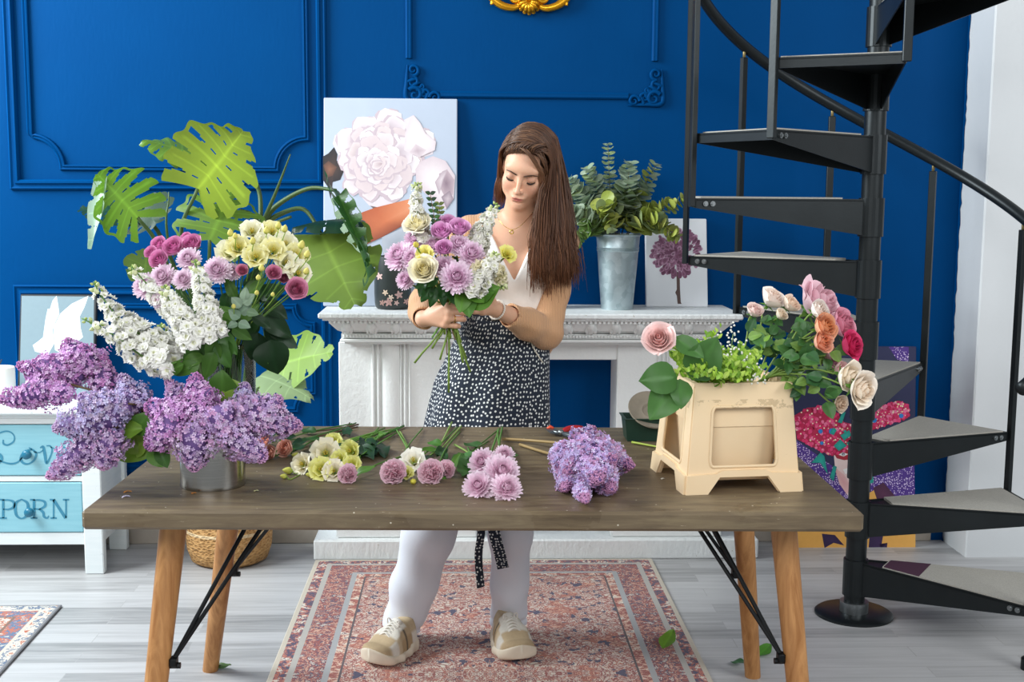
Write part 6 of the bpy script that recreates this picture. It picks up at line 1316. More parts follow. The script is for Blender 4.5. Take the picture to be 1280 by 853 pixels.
def fallen(label, px, py, dx, dy, c, w, z0=.001, h=.012):
    a = onz(px, py, z0); b = onz(px+dx, py+dy, z0+h); g = MB(); L = (b-a).length; g.add(leaf_mb(L, L*w, hx(c), droop=-.05), lmat(a+Vector((0,0,.003)), b-a, up=(0,-.3,1))); solo('fallen_leaf', g, M_leaf, label, 'leaf', a, 'leaves fallen on the floor')
fallen('bright green leaf fallen on the right border of the Persian rug', 828, 812, 14, -22, '#6f9a2f', .27, .010, .03)
fallen('green leaf on the floor beside the right rear table leg', 947, 822, 16, -14, '#5b9a36', .28); fallen('small dark leaf on the floor at the rug edge', 916, 828, 14, 4, '#2f6a34', .34); fallen('small green leaf on the floor at the left rear table leg', 266, 836, 24, -2, '#5d7f3a', .22)
# ================================================================== THE WOMAN
A3 = lambda v: np.array(v, float)
J = {k: at(*v) for k, v in dict(pel=(613,492,3.88), waist=(638,402,3.88), chest=(645,332,3.885), nb=(653,288,3.885), nt=(651,256,3.835), shl=(699,304,3.885), shr=(590,294,3.885),
    ell_=(683,416,3.81), wrl=(620,387,3.615), elr=(532,380,3.815), wrr=(529,399,3.575), hipr=(594,520,3.885), hipl=(648,520,3.885), knr=(533,668,3.845), knl=(638,668,3.865), anr=(503,783,3.865), anl=(633,778,3.94)).items()}
pw = thing('person', 'long-haired woman in tan cardigan and dotted apron arranging a bouquet', 'person', (J['pel'].x, 3.85, 0))
V_ = Vector((-.27,-.86,-.43)).normalized(); W_ = Vector((.20,0,1)); W_ = (W_-V_*W_.dot(V_)).normalized(); U_ = W_.cross(V_); Hc = at(650,224,3.725)-V_*.085
def hl(u, v, w): return Hc+U_*u+V_*v+W_*w
HR_ = np.array([[U_[i], V_[i], W_[i]] for i in range(3)])
lo = (J['elr'].x-.10, 3.42, .0); hi = (J['shl'].x+.14, 4.12, 1.78)
B = Sdf(lo, hi, .003)
# trunk
B.ell(J['chest'], (.140,.092,.19), k=.03); B.ell(J['chest']+Vector((0,.01,.07)), (.135,.075,.09), k=.03); B.ell(J['waist'], (.108,.084,.13), k=.05); B.ell(J['pel'], (.150,.108,.13), k=.06)
for sx in (-1, 1): B.ell(J['chest']+Vector((sx*.062,-.062,-.015)), (.058,.052,.058), k=.03)
B.chain([J['shr'], J['nb']+Vector((-.03,.01,-.012)), J['nb']+Vector((.03,.01,-.012)), J['shl']], [.040,.044,.044,.040], .03)
B.cone(J['nb'], J['nt'], .046, .044, .03); B.cone(J['nt']+Vector((0,.01,-.01)), hl(0,-.01,-.045), .045, .050, .02)
for sx, a_ in ((-1, 'shr'), (1, 'shl')): B.cone(J['nb']+Vector((sx*.012,-.040,-.012)), J[a_]+Vector((0,-.022,.012)), .008, .011, .014)     # collar bones
for sd in ('r', 'l'):
    s_, e_, w_ = J['sh'+sd], J['el'+('l_' if sd == 'l' else 'r')], J['wr'+sd]; B.chain([s_, s_.lerp(e_, .5), e_], [.046,.040,.034], .02); B.chain([e_, e_.lerp(w_, .3), w_], [.033,.034,.0235], .015)
    h_, k_, n_ = J['hip'+sd], J['kn'+sd], J['an'+sd]; B.chain([h_, h_.lerp(k_, .4), k_], [.080,.072,.050], .04); B.chain([k_, k_.lerp(n_, .3), n_], [.047,.050,.032], .02); B.cone(n_, n_+Vector((-.03 if sd == 'r' else .01,-.09,-.04)), .032, .028, .02)
# hands: palm bones, four fingers and a thumb each
def hand(w_, mcp, fing, thumb, rk=.011):
    for p in mcp: B.cone(w_, p, .017, rk, .010)
    for i in range(3): B.cone(mcp[i], mcp[i+1], rk*.9, rk*.9, .006)
    for f in fing:
        r0 = [.0092,.0084,.0076,.0064]; B.chain(f, r0[:len(f)], .0035)
    B.chain(thumb, [.0145,.0112,.0098,.0078], .006)
q = lambda *a: at(*a)
hand(J['wrr'], [q(559,383,3.523), q(562,390.5,3.517), q(561,398.5,3.520), q(556,406,3.530)],
     [[q(559,383,3.523), q(576,382,3.535), q(579,383,3.562), q(568,384,3.578)], [q(562,390.5,3.517), q(579,390.5,3.532), q(582,391.5,3.562), q(569,392,3.578)], [q(561,398.5,3.520), q(577,399,3.534), q(580,399.5,3.562), q(568,400,3.578)], [q(556,406,3.530), q(569,407.5,3.540), q(573,408,3.562), q(563,407,3.576)]],
     [q(537,391,3.563), q(547,380,3.556), q(557,374.5,3.552), q(568,374,3.556)])
hand(J['wrl'], [q(603,371,3.565), q(600,377,3.558), q(600,383.5,3.563), q(603,390,3.575)],
     [[q(603,371,3.565), q(590,366,3.548), q(580,370,3.552), q(576,374,3.562)], [q(600,377,3.558), q(587,374,3.543), q(577,377,3.548), q(574,380,3.560)], [q(600,383.5,3.563), q(588,382,3.548), q(579,383,3.553), q(576,385,3.566)], [q(603,390,3.575), q(593,389.5,3.560), q(585,389,3.562), q(581,390,3.572)]],
     [q(615,378,3.592), q(610,367,3.565), q(602,360,3.545), q(594,357,3.540)])
# head
E = lambda c, r, k=.012, sub=False: B.ell(hl(*c), r, HR_, k, sub)
E((0,-.018,.034), (.072,.092,.082), .02); E((0,.028,-.018), (.0585,.056,.080), .025); E((0,.040,-.078), (.036,.036,.032), .03); E((0,.066,-.098), (.017,.016,.014), .018)
for sx in (-1, 1): E((sx*.036,.052,-.034), (.023,.022,.024), .02); E((sx*.050,.012,-.060), (.016,.030,.030), .02)
E((0,.066,.026), (.050,.018,.016), .02)
for sx in (-1, 1): E((sx*.0305,.094,-.001), (.0165,.016,.0105), .012, True)
for sx in (-1, 1): E((sx*.0305,.0685,-.002), (.0150,.0130,.0115), .004)
B.cone(hl(0,.081,.010), hl(0,.104,-.034), .0058, .0078, .008); E((0,.103,-.037), (.0088,.0095,.0078), .005)
for sx in (-1, 1): E((sx*.0098,.091,-.040), (.0058,.0080,.0056), .005); E((sx*.0055,.100,-.0465), (.003,.004,.0026), .003, True)
E((0,.080,-.062), (.022,.010,.015), .016); E((0,.0880,-.0630), (.0200,.0068,.0042), .004)
for sx in (-1, 1): E((sx*.007,.0890,-.0615), (.0085,.0060,.0036), .004)
E((0,.0870,-.0710), (.0170,.0072,.0050), .004); E((0,.0935,-.0667), (.0205,.0035,.0010), .002, True); E((0,.081,-.080), (.013,.006,.004), .006, True)
for sx in (-1, 1): E((sx*.071,-.012,-.008), (.008,.019,.030), .008); E((sx*.077,-.008,-.006), (.004,.010,.018), .004, True)
Vb, Fb = B.mesh(); Vb = smooth_mesh(Vb, Fb, 1, .35)
loc = (Vb-np.array(Hc)) @ HR_; skin = hx('#e0ae90'); Cb = np.tile(skin, (len(Vb), 1)); hd_ = np.abs(loc).max(1) < .14
def blend(mask, col, amt):
    global Cb
    m_ = (np.clip(mask, 0, 1)*amt*hd_)[:, None]; Cb = Cb*(1-m_)+hx(col)*m_
gs = lambda c, r: np.exp(-(((loc-np.array(c))/np.array(r))**2).sum(1))
for sx in (-1, 1): blend(gs((sx*.036,.068,-.036), (.018,.03,.016)), '#d9937f', .45); blend(gs((sx*.0305,.08,.003), (.017,.02,.009)), '#b98470', .55)
blend(gs((0,.108,-.037), (.014,.014,.010)), '#dc9c86', .4)
lipm = np.clip(2.2-2.2*np.sqrt((loc[:,0]/.0215)**2+((loc[:,2]+.0668)/.0092)**2+((loc[:,1]-.090)/.016)**2), 0, 1); blend(lipm, '#bb6660', .9)
blend(gs((0,.0925,-.0667), (.016,.006,.0014)), '#7a3a36', .8)
hm = np.zeros(len(Vb))
for pt_, r_h in ((q(575,395,3.535), .022), (q(560,395,3.52), .012), (q(585,375,3.545), .022)): hm = np.maximum(hm, np.exp(-((Vb-np.array(pt_))**2).sum(1)/r_h**2))
Cb = Cb*(1-.35*hm[:,None])+hx('#d58f78')*.35*hm[:,None]
M_skin = VC('skin', .48, var=.05, vscale=200, sss=.12, spec=.4)
m = MB(); m.raw(Vb, Fb.tolist(), Cb); m.build('body', M_skin, pw)
# nails on the gripping hand, ring, bracelet, necklace, earring
M_gold2 = M('gold_jewellery', '#d8b56a', .25, 1.0); M_pearl = M('pearl_beads', '#efe6da', .3)
fa, fb = q(561,398.5,3.520), q(577,399,3.534); c = fa.lerp(fb, .42); ax_ = (fb-fa).normalized(); x, y, z = frame(ax_); m = MB(); m.tube([c+(x*math.cos(t)+y*math.sin(t))*.0101 for t in np.linspace(0, 2*PI, 19)[:-1]], .0016, 6, closed=True); m.build('ring', M_gold2, pw)
ax_ = (J['wrl']-J['ell_']).normalized(); c = J['wrl']-ax_*.004; x, y, z = frame(ax_); m = MB()
for k in range(30): a = 2*PI*k/30; m.ball(c+(x*math.cos(a)+y*math.sin(a))*.0285, .0036, 7, 5)
m.build('bracelet', M_pearl, pw)
nk = [q(619,266,3.84), q(623,274,3.80), q(631,283,3.775), q(640,287,3.768), q(650,283,3.772), q(660,273,3.79), q(668,263,3.82)]; m = MB(); m.tube(bez(nk, 36), .0009, 5); pc = q(639.5,289,3.764)
m.tube([pc+Vector((.0055*math.cos(t), 0, .0055*math.sin(t)-.003)) for t in np.linspace(0, 2*PI, 17)[:-1]], .0022, 6, closed=True); m.build('necklace', M_gold2, pw)
# brows and lashes
M_hair = VC('brown_hair', .45, var=.1, spec=.35); hb = hx('#4b3426')
for sx in (-1, 1):
    m = MB(); pts = [hl(sx*u, v, w) for u, v, w in ((.011,.0865,.0115),(.021,.0865,.0150),(.033,.0815,.0172),(.043,.0730,.0145),(.050,.0640,.0100))]; m.tube(bez(pts, 12), [.0022,.0032,.0036,.0039,.0040,.0039,.0037,.0034,.0030,.0026,.0021,.0016,.0010][:len(bez(pts,12))], 6, col=hb, flat=.6); m.build('eyebrow', M_hair, pw)
    m = MB(); pts = [hl(sx*(.0305+.0150*math.cos(t)), .0835-.0105*abs(math.cos(t))**2-.002, -.0075-.0048*math.sin(t)) for t in np.linspace(.05, PI-.05, 12)]; m.tube(pts, [.0008+.0018*math.sin(PI*i/11)**.6 for i in range(12)], 6, col=hx('#241712'))
    for i in range(2, 11): m.tube([pts[i], pts[i]+V_*.004-W_*.003+U_*sx*(.5-i/11)*-.003], [.0006,.0002], 4, col=hx('#1d120d'))
    m.build('eyelashes', M_hair, pw)
# ------------------------------------------------------------------ hair
hair_c = [hx('#3b291f'), hx('#463126'), hx('#573d2e'), hx('#6e4f39')]; tip_c = [hx('#5e3c2a'), hx('#704831'), hx('#85583d')]; hrn = random.Random(5)
SRX, SRY, SRZ = .0785, .0985, .0885
def scalp(lon, lat, k=1.0):
    """lat: 0 at the part line over the top, 1 at ear level; lon -1 front .. 1 back"""
    a = lat*PI*.52; u = SRX*math.sin(a); w = SRZ*math.cos(a)*math.cos(lon*.9)*1.0; v = SRY*math.sin(lon*.95)*-1*(.75+.25*math.cos(a))
    return u*k, (v-.018)*k, .034+w*k
m = MB(); H = Sdf((J['chest'].x-.16, 3.58, 1.14), (J['shl'].x+.12, 4.02, 1.76), .004)
H.ell(hl(0,-.019,.036), (.0760,.0940,.0845), HR_, .01)
H.fn(lambda X, Y, Z: np.maximum(np.abs((X-Hc.x)*U_.x+(Y-Hc.y)*U_.y+(Z-Hc.z)*U_.z+.006)-.052, np.maximum(.028-((X-Hc.x)*V_.x+(Y-Hc.y)*V_.y+(Z-Hc.z)*V_.z), ((X-Hc.x)*W_.x+(Y-Hc.y)*W_.y+(Z-Hc.z)*W_.z)-.074)), H.lo, H.lo+.004*np.array(H.sh), .006, True)
H.chain([hl(.050,-.05,.0), q(694,248,3.885), q(700,290,3.875), q(702,325,3.86)], [.040,.038,.032,.016], .03); H.chain([hl(.0,-.07,-.0), q(672,270,3.95), q(688,320,3.94)], [.055,.045,.028], .03)
Vh, Fh = H.mesh(); m.raw(Vh, Fh.tolist(), np.tile(hx('#3a271d'), (len(Vh),1)))
def strand(pts, r, c0, c1, n=20):
    P = bez(pts, n); k = len(P); rr_ = [r*(.55+.45*math.sin(PI*min(1, i/k*1.6)))*(1 if i < k*.7 else max(.12, 1-(i/k-.7)/.34)) for i in range(k)]
    m.tube(P, rr_, 5, col=[mixc(c0, c1, (i/k)**1.3) for i in range(k)], flat=.75)
def fall(s, jx, jy, lay):
    """the long fall over her left shoulder; s 0 beside the cheek .. 1 at the outer edge"""
    xm, x2, xe = lerp(675,707,max(0,s)**.85)+jx, lerp(671,714,s)+jx*1.4, lerp(668,722,s)+jx*2+hrn.gauss(0, 3); Ym = lerp(3.775,3.86,s)+jy-.035*lay; Yf = lerp(3.735,3.775,s)+.045*(1-lay)+jy*.5; w1 = hrn.uniform(-3, 3)
    return [q(xm, lerp(242,230,s)+hrn.uniform(-8,8), Ym), q(x2+w1, 285+hrn.uniform(-12,12), lerp(Ym, Yf, .75)), q(lerp(x2, xe, .6)-w1, 318+hrn.uniform(-8,8), Yf), q(xe, lerp(352,344,s)+hrn.gauss(0,9), Yf)]
def cols_(s, hi=1.0): return hrn.choice(hair_c)*hrn.uniform(.65, 1.2)*hi, hrn.choice(tip_c)*hrn.uniform(.7, 1.2)*hi
# hair over the crown and back of the head, falling to the right
for i in range(780):
    s = hrn.random(); lay = hrn.random(); lon = lerp(-.86, .85, s); k = 1.01+.05*lay; c0, c1 = cols_(s); pts = []
    for lt in (-.50+.08*hrn.random(), -.2, .12, .45, .80): u, v, w = scalp(lon, lt, k); pts.append(hl(u+.002, v+hrn.gauss(0,.003), w+.003+.008*(1-abs(lt))*(s < .5)))
    strand(pts+fall(min(1, max(0, s*.85+.15+hrn.gauss(0, .05))), hrn.gauss(0, 2), hrn.gauss(0, .010), lay), hrn.uniform(.0022,.0040), c0, c1)
# hair over the crown falling behind the other ear
for i in range(160):
    s = hrn.random(); lon = lerp(-.82, .7, s); k = 1.01+.04*hrn.random(); c0, c1 = cols_(s, 1.1); pts = []
    for lt in (.46, .62, .88): u, v, w = scalp(lon, lt, k); pts.append(hl(-u-.002, v, w))
    jx = hrn.gauss(0, 2); pts += [q(lerp(623,632,s)+jx, 222+hrn.uniform(-5,5), lerp(3.83,3.88,s)), q(lerp(621,634,s)+jx, 250+hrn.gauss(0,6), lerp(3.86,3.92,s))]; strand(pts, hrn.uniform(.0020,.0034), c0, c1)
# hairline swept up from the forehead and over to the right, the last of it lying along the cheek
HL = bez([Vector(v) for v in ((-.064,.030,.032),(-.058,.046,.052),(-.042,.064,.070),(-.020,.073,.080),(.006,.074,.083),(.030,.067,.079),(.050,.052,.066),(.062,.036,.044))], 28)
for i in range(330):
    t = hrn.random(); o = HL[min(len(HL)-1, int(t*(len(HL)-1)+.5))]; lay = hrn.random(); c0, c1 = cols_(t, 1.12 if t > .4 else 1.05); j = hrn.gauss(0, .0045); rise = .006+.018*lay
    if t < .30:
        pts = [hl(o.x+j, o.y-.004, o.z), hl(o.x-.008, o.y-.012, o.z+.010*t*3), hl(-.076-.004*lay, o.y-.045, lerp(.034,.055,t*3)), hl(-.078-.004*lay, -.02, -.01), q(623+hrn.gauss(0,2), 230, 3.83), q(622+hrn.gauss(0,3), 253+hrn.gauss(0,5), 3.86)]
    elif t < .72:
        pts = [hl(o.x+j, o.y-.005, o.z-.002), hl(o.x+.006, o.y-.006+.008*lay, o.z+rise), hl(o.x+.030+j, o.y-.014-.016*hrn.random(), o.z+rise+.008), hl(lerp(.058,.070,t), o.y-.042, lerp(.078,.066,t)+.008*lay), hl(.080+.004*lay, .002, .020)]+fall(hrn.uniform(.05,.55), hrn.gauss(0, 2), hrn.gauss(0, .008), lay)
    else:
        pts = [hl(o.x+j, o.y-.005, o.z), hl(o.x+.008, o.y+.002, o.z+.008), hl(.066, .048+.004*lay, .040), hl(.071, .040, .0)]+fall(hrn.uniform(-.08,.12), hrn.gauss(0, 1.2), hrn.gauss(0, .006), lay)
    strand(pts, hrn.uniform(.0019,.0034), c0, c1)
for i in range(170):
    t = hrn.random(); c0, c1 = cols_(t, .95); j = hrn.gauss(0, .003); l_ = hrn.random()
    strand([hl(.020+j, .052, .104+.006*l_), hl(.046+j, .058-.01*t, .084), hl(.064, .054-.014*t, .055), hl(.072+.004*l_, .046-.016*t, .020)]+fall(hrn.uniform(0,.3), hrn.gauss(0, 1.5), hrn.gauss(0, .006), l_), hrn.uniform(.0020,.0034), c0, c1)
for i in range(260):
    t = hrn.uniform(.06, .55); o = HL[int(t*(len(HL)-1)+.5)]; lay = hrn.random(); c0, c1 = cols_(t, 1.0); j = hrn.gauss(0, .004); a = scalp(-.35+hrn.gauss(0,.12), lerp(-.35,.05,t), 1.03+.04*lay); b = scalp(-.05+hrn.gauss(0,.15), .35, 1.03+.05*lay); c = scalp(.0+hrn.gauss(0,.15), .8, 1.03+.05*lay)
    strand([hl(o.x+j, o.y-.006, o.z-.002), hl(o.x+j+.003, o.y-.006, o.z+.013+.006*lay), hl(*a), hl(*b), hl(*c)]+fall(hrn.uniform(.2, .8), hrn.gauss(0, 2), hrn.gauss(0, .008), lay), hrn.uniform(.0019,.0032), c0, c1)
# the lock that drops from the parting across the temple beside the eye
for i in range(110):
    t = hrn.random(); c0, c1 = hrn.choice(hair_c[1:])*hrn.uniform(.95, 1.45), hrn.choice(tip_c)*hrn.uniform(.9, 1.3); j = hrn.gauss(0, .003); l_ = hrn.random()
    strand([hl(-.020+j, .058, .088), hl(-.004+j, .072+.006*l_, .098), hl(.024, .078+.004*l_, .086-.012*t), hl(.045, .074, .060-.016*t), hl(.056+j, .066, .026), hl(.059+j, .058, -.012)]+[q(669+4*t, 262, 3.75), q(666+hrn.gauss(0,3), 300+hrn.uniform(-8,20), 3.738), q(667+hrn.gauss(0,4), 340+hrn.gauss(0,8), 3.735)], hrn.uniform(.0020,.0032), c0, c1)
m.build('hair', M_hair, pw)
# ------------------------------------------------------------------ clothes
def torso(S, g, hips=True):
    S.ell(J['chest'], (.140+g,.092+g,.19+g), k=.03); S.ell(J['chest']+Vector((0,.01,.07)), (.135+g,.075+g,.09+g), k=.03); S.ell(J['waist'], (.112+g,.088+g,.13), k=.05)
    for sx in (-1, 1): S.ell(J['chest']+Vector((sx*.062,-.062,-.015)), (.058+g,.052+g,.058+g), k=.04)
    S.chain([J['shr'], J['nb']+Vector((-.03,.01,-.012)), J['nb']+Vector((.03,.01,-.012)), J['shl']], [.040+g,.044+g,.044+g,.040+g], .03)
    if hips: S.ell(J['pel'], (.150+g,.108+g,.13+g), k=.06)
nf = lambda X, Y, Z, s, a: a*(np.sin(X*s+Z*s*.7+1.3*np.sin(Z*s*.5))*np.sin(Z*s*.6-X*s*.4))
S = Sdf((J['shr'].x-.06, 3.66, J['waist'].z-.10), (J['shl'].x+.06, 4.06, 1.45), .0035); torso(S, .010, False)
xc = q(643, 300, 3.78).x; zv = q(643, 352, 3.77).z
S.inter(lambda X, Y, Z: np.maximum(np.maximum((J['waist'].z-.07)-Z, -(np.abs(X-xc+.0)*2.05+zv-Z)*np.where(Y < 3.90, 1, 0)-.0 - np.where(Y < 3.90, 0, 1)), Z-1.405))
S.f += nf(*[a for a in np.meshgrid(*[S.lo[k]+S.h*np.arange(S.sh[k]) for k in range(3)], indexing='ij')], 46, .0035).astype(np.float32)
V, F = S.mesh(); V = smooth_mesh(V, F, 2); m = MB(); m.raw(V, F.tolist())
t = NT('white_blouse_cotton'); nz = t.noise(t.coord(), 38, 4); M_blouse = t.done('#f3efea', .75, normal=t.bump(nz, .35, .006), sheen=.1); m.build('blouse', M_blouse, pw)
def knit():
    t = NT('tan_ribbed_knit'); wv = t.n('ShaderNodeTexWave', wave_type='BANDS', bands_direction='X', i_Scale=62.0, i_Distortion=.5, i_Detail=1); t.put(wv.inputs[0], t.coord('Object', (1,1,.15))); n = t.noise(t.coord(), 10, 4)
    c = t.mix(n, '#c6946b', '#d6a87f'); c = t.mix(t.math('MULTIPLY', wv.outputs[1], .25), c, '#ab7a52'); return t.done(c, .85, normal=t.bump(wv.outputs[1], .45, .004), sheen=.2)
M_knit = knit()
S = Sdf((J['elr'].x-.09, 3.52, J['waist'].z-.16), (J['shl'].x+.10, 4.09, 1.46), .0035); torso(S, .020, True)
S.ell(at(681,412,3.90), (.036,.085,.085), k=.02)
xo0, xo1 = q(606,300,3.78).x, q(683,330,3.78).x
S.inter(lambda X, Y, Z: np.maximum(np.where(Y < 3.93, np.minimum(X-xo0, xo1-X)-np.clip((1.33-Z)*.10,-.1,.03)*0, -1.0), np.maximum((J['waist'].z-.12)-Z, Z-1.42)))
for sd, e_, cut in (('r','elr',.93), ('l','ell_',.74)):
    s_, ee, w_ = J['sh'+sd], J[e_], J['wr'+sd]; S.chain([s_, s_.lerp(ee, .5), ee], [.056,.052,.050], .025); c_ = ee.lerp(w_, cut); S.chain([ee, ee.lerp(w_, cut*.5), c_], [.050,.047,.0385 if sd == 'l' else .035], .02)
    ax_ = (w_-ee).normalized(); p_ = c_+ax_*.004
    S.fn(lambda X, Y, Z: -((X-p_.x)*ax_.x+(Y-p_.y)*ax_.y+(Z-p_.z)*ax_.z), np.array(c_)-.055, np.array(c_)+.06, 0, True)
    S.cone(c_-ax_*.03, c_+ax_*.05, .0315 if sd == 'l' else .029, .030 if sd == 'l' else .027, 0, True)
G3 = np.meshgrid(*[S.lo[k]+S.h*np.arange(S.sh[k]) for k in range(3)], indexing='ij'); S.f += nf(*G3, 70, .0022).astype(np.float32); del G3
V, F = S.mesh(); V = smooth_mesh(V, F, 2); m = MB(); m.raw(V, F.tolist()); m.build('cardigan', M_knit, pw)
# apron: a loft round the front, open at the back
def dots(scale=68, thr=.235):
    t = NT('white_dotted_black_cotton'); v = t.coord('UV'); d = t.vor(v, scale, rand=.62, dims='2D'); w = t.noise(t.coord('UV'), 300, 2)
    f = t.math('LESS_THAN', t.math('ADD', d, t.math('MULTIPLY', t.math('SUBTRACT', w, .5), .0)), thr); n = t.noise(t.coord(), 9, 3); return t.done(t.mix(f, t.mix(n, '#0a1526', '#142438'), '#dfe1df'), .8, sheen=.1)
M_dots = dots()
rows = []
for y, c, h_, dd in ((391,636,52,.118),(400,635,54,.122),(430,629,60,.130),(480,617,72,.142),(530,611,78,.150),(600,603,82,.158),(652,600,84,.165)):
    p = at(c, y, 3.82); rows.append((p.z, p.x, pxs(h_, 3.84), dd, at(c, y, 3.88).z))
rz = np.array([r[0] for r in rows][::-1]); rx = np.array([r[1] for r in rows][::-1]); rw = np.array([r[2] for r in rows][::-1]); rd = np.array([r[3] for r in rows][::-1])
ztop, zbot = rows[0][0], rows[-1][0]
def apron(u, v):
    z = lerp(ztop, zbot, v); x0, w, d = np.interp(z, rz, rx), np.interp(z, rz, rw), np.interp(z, rz, rd); a = lerp(-2.35, 2.35, u); fo = 1+(.012+.05*v)*math.sin(a*6.2+1.1*math.sin(3*v+a))+.02*v*math.sin(a*11+2)
    return (x0+w*math.sin(a)*fo, 3.885-d*math.cos(a)*fo, z+.004*math.sin(a*5)*v)
m = MB(); m.sheet(apron, 120, 50, uvs=(.98, .70)); o = m.build('apron', M_dots, pw); md = o.modifiers.new('s', 'SOLIDIFY'); md.thickness = .003
m = MB(); m.sheet(lambda u, v: (lambda p: (p[0]+(p[0]-np.interp(ztop, rz, rx))*.03, 3.885+(p[1]-3.885)*1.04, ztop+.006-.028*v))(apron(u, .0)), 120, 2, uvs=(.98, .028)); o = m.build('waistband', M_dots, pw); md = o.modifiers.new('s', 'SOLIDIFY'); md.thickness = .003
M_pipe = M('cream_piping', '#d9d4c6', .7)
def on_apron(px, py):
    best = None
    for u in np.linspace(.15, .85, 120):
        r_ = ray(px, py)
        z = 1.5+r_.z*(3.74/r_.y); v = (z-ztop)/(zbot-ztop); p = apron(u, max(0, min(1, v))); pr_ = at(px, py, p[1]); e = abs(p[0]-pr_.x)
        if p[1] < 3.9 and (best is None or e < best[0]): best = (e, p, pr_)
    return Vector((best[1][0], best[1][1]-.009, best[2].z))
for pts in (((588,399),(582,414),(570,432),(556,448)), ((661,421),(666,434),(675,449),(686,462))):
    m = MB(); m.tube(bez([on_apron(*p) for p in pts], 12), .0022, 6); m.build('pocket_piping', M_pipe, pw)
for pts, wd in ((((604,600),(602,660),(598,695),(601,735)), 10), (((612,600),(617,660),(624,690),(629,711)), 15)):
    P = bez([at(x, y, 3.775) for x, y in pts], 16); m = MB(); w = pxs(wd, 3.78)/2; k = len(P)-1
    m.sheet(lambda u, v: (lambda p: (p.x+(u-.5)*2*w, p.y+.004*math.sin(9*v)+.006*(u-.5), p.z+.006*(u-.5)*(v > .95)))(P[int(round(v*k))]), 3, k, uvs=(w*2.6, .34)); o = m.build('apron_tie', M_dots, pw); md = o.modifiers.new('s', 'SOLIDIFY'); md.thickness = .002
# trousers
M_trou = None
t = NT('pale_blue_white_trouser_cloth'); n = t.noise(t.coord('Object', (40,40,14)), 1, 4); M_trou = t.done('#e2e5ee', .8, normal=t.bump(n, .12, .005), sheen=.1)
S = Sdf((at(470,790,3.86).x-.06, 3.66, .05), (at(690,500,3.88).x+.03, 4.08, J['pel'].z+.13), .004)
S.ell(J['pel'], (.155,.113,.125), k=.05)
def leg(pts, rs): S.chain(pts, rs, .03)
leg([J['hipr'], at(562,600,3.87), at(536,668,3.85), at(517,735,3.855), at(498,796,3.87)], [.090,.088,.082,.072,.063])
leg([J['hipl'], at(645,600,3.88), at(638,668,3.875), at(637,735,3.895), at(636,786,3.93)], [.088,.078,.067,.061,.061])
zr, zl = at(497,799,3.87).z, at(636,789,3.93).z
S.inter(lambda X, Y, Z: np.where(X < at(575,780,3.87).x, zr+.0+.05*(at(497,790,3.87).x-X)*-.6, zl)-Z)
for c_, zz in ((at(498,796,3.87), zr), (at(636,786,3.93), zl)): S.cone(Vector((c_.x, c_.y, zz-.05)), Vector((c_.x, c_.y, zz+.05)), .052, .045, 0, True)
G3 = np.meshgrid(*[S.lo[k]+S.h*np.arange(S.sh[k]) for k in range(3)], indexing='ij'); S.f += (.0055*np.sin(G3[0]*42+G3[2]*12)*np.sin(G3[2]*26-G3[1]*16)*np.clip((.50-G3[2])*3, .15, 1) + .006*np.exp(-((G3[2]-np.where(G3[0] < at(575,780,3.87).x, zr+.045, zl+.052))/.006)**2)).astype(np.float32); del G3
V, F = S.mesh(); V = smooth_mesh(V, F, 3); m = MB(); m.raw(V, F.tolist()); m.build('trousers', M_trou, pw)
for c_, zz, rr_ in ((at(497,786,3.87), zr+.035, .0635), (at(635,778,3.93), zl+.05, .0605)):
    pass
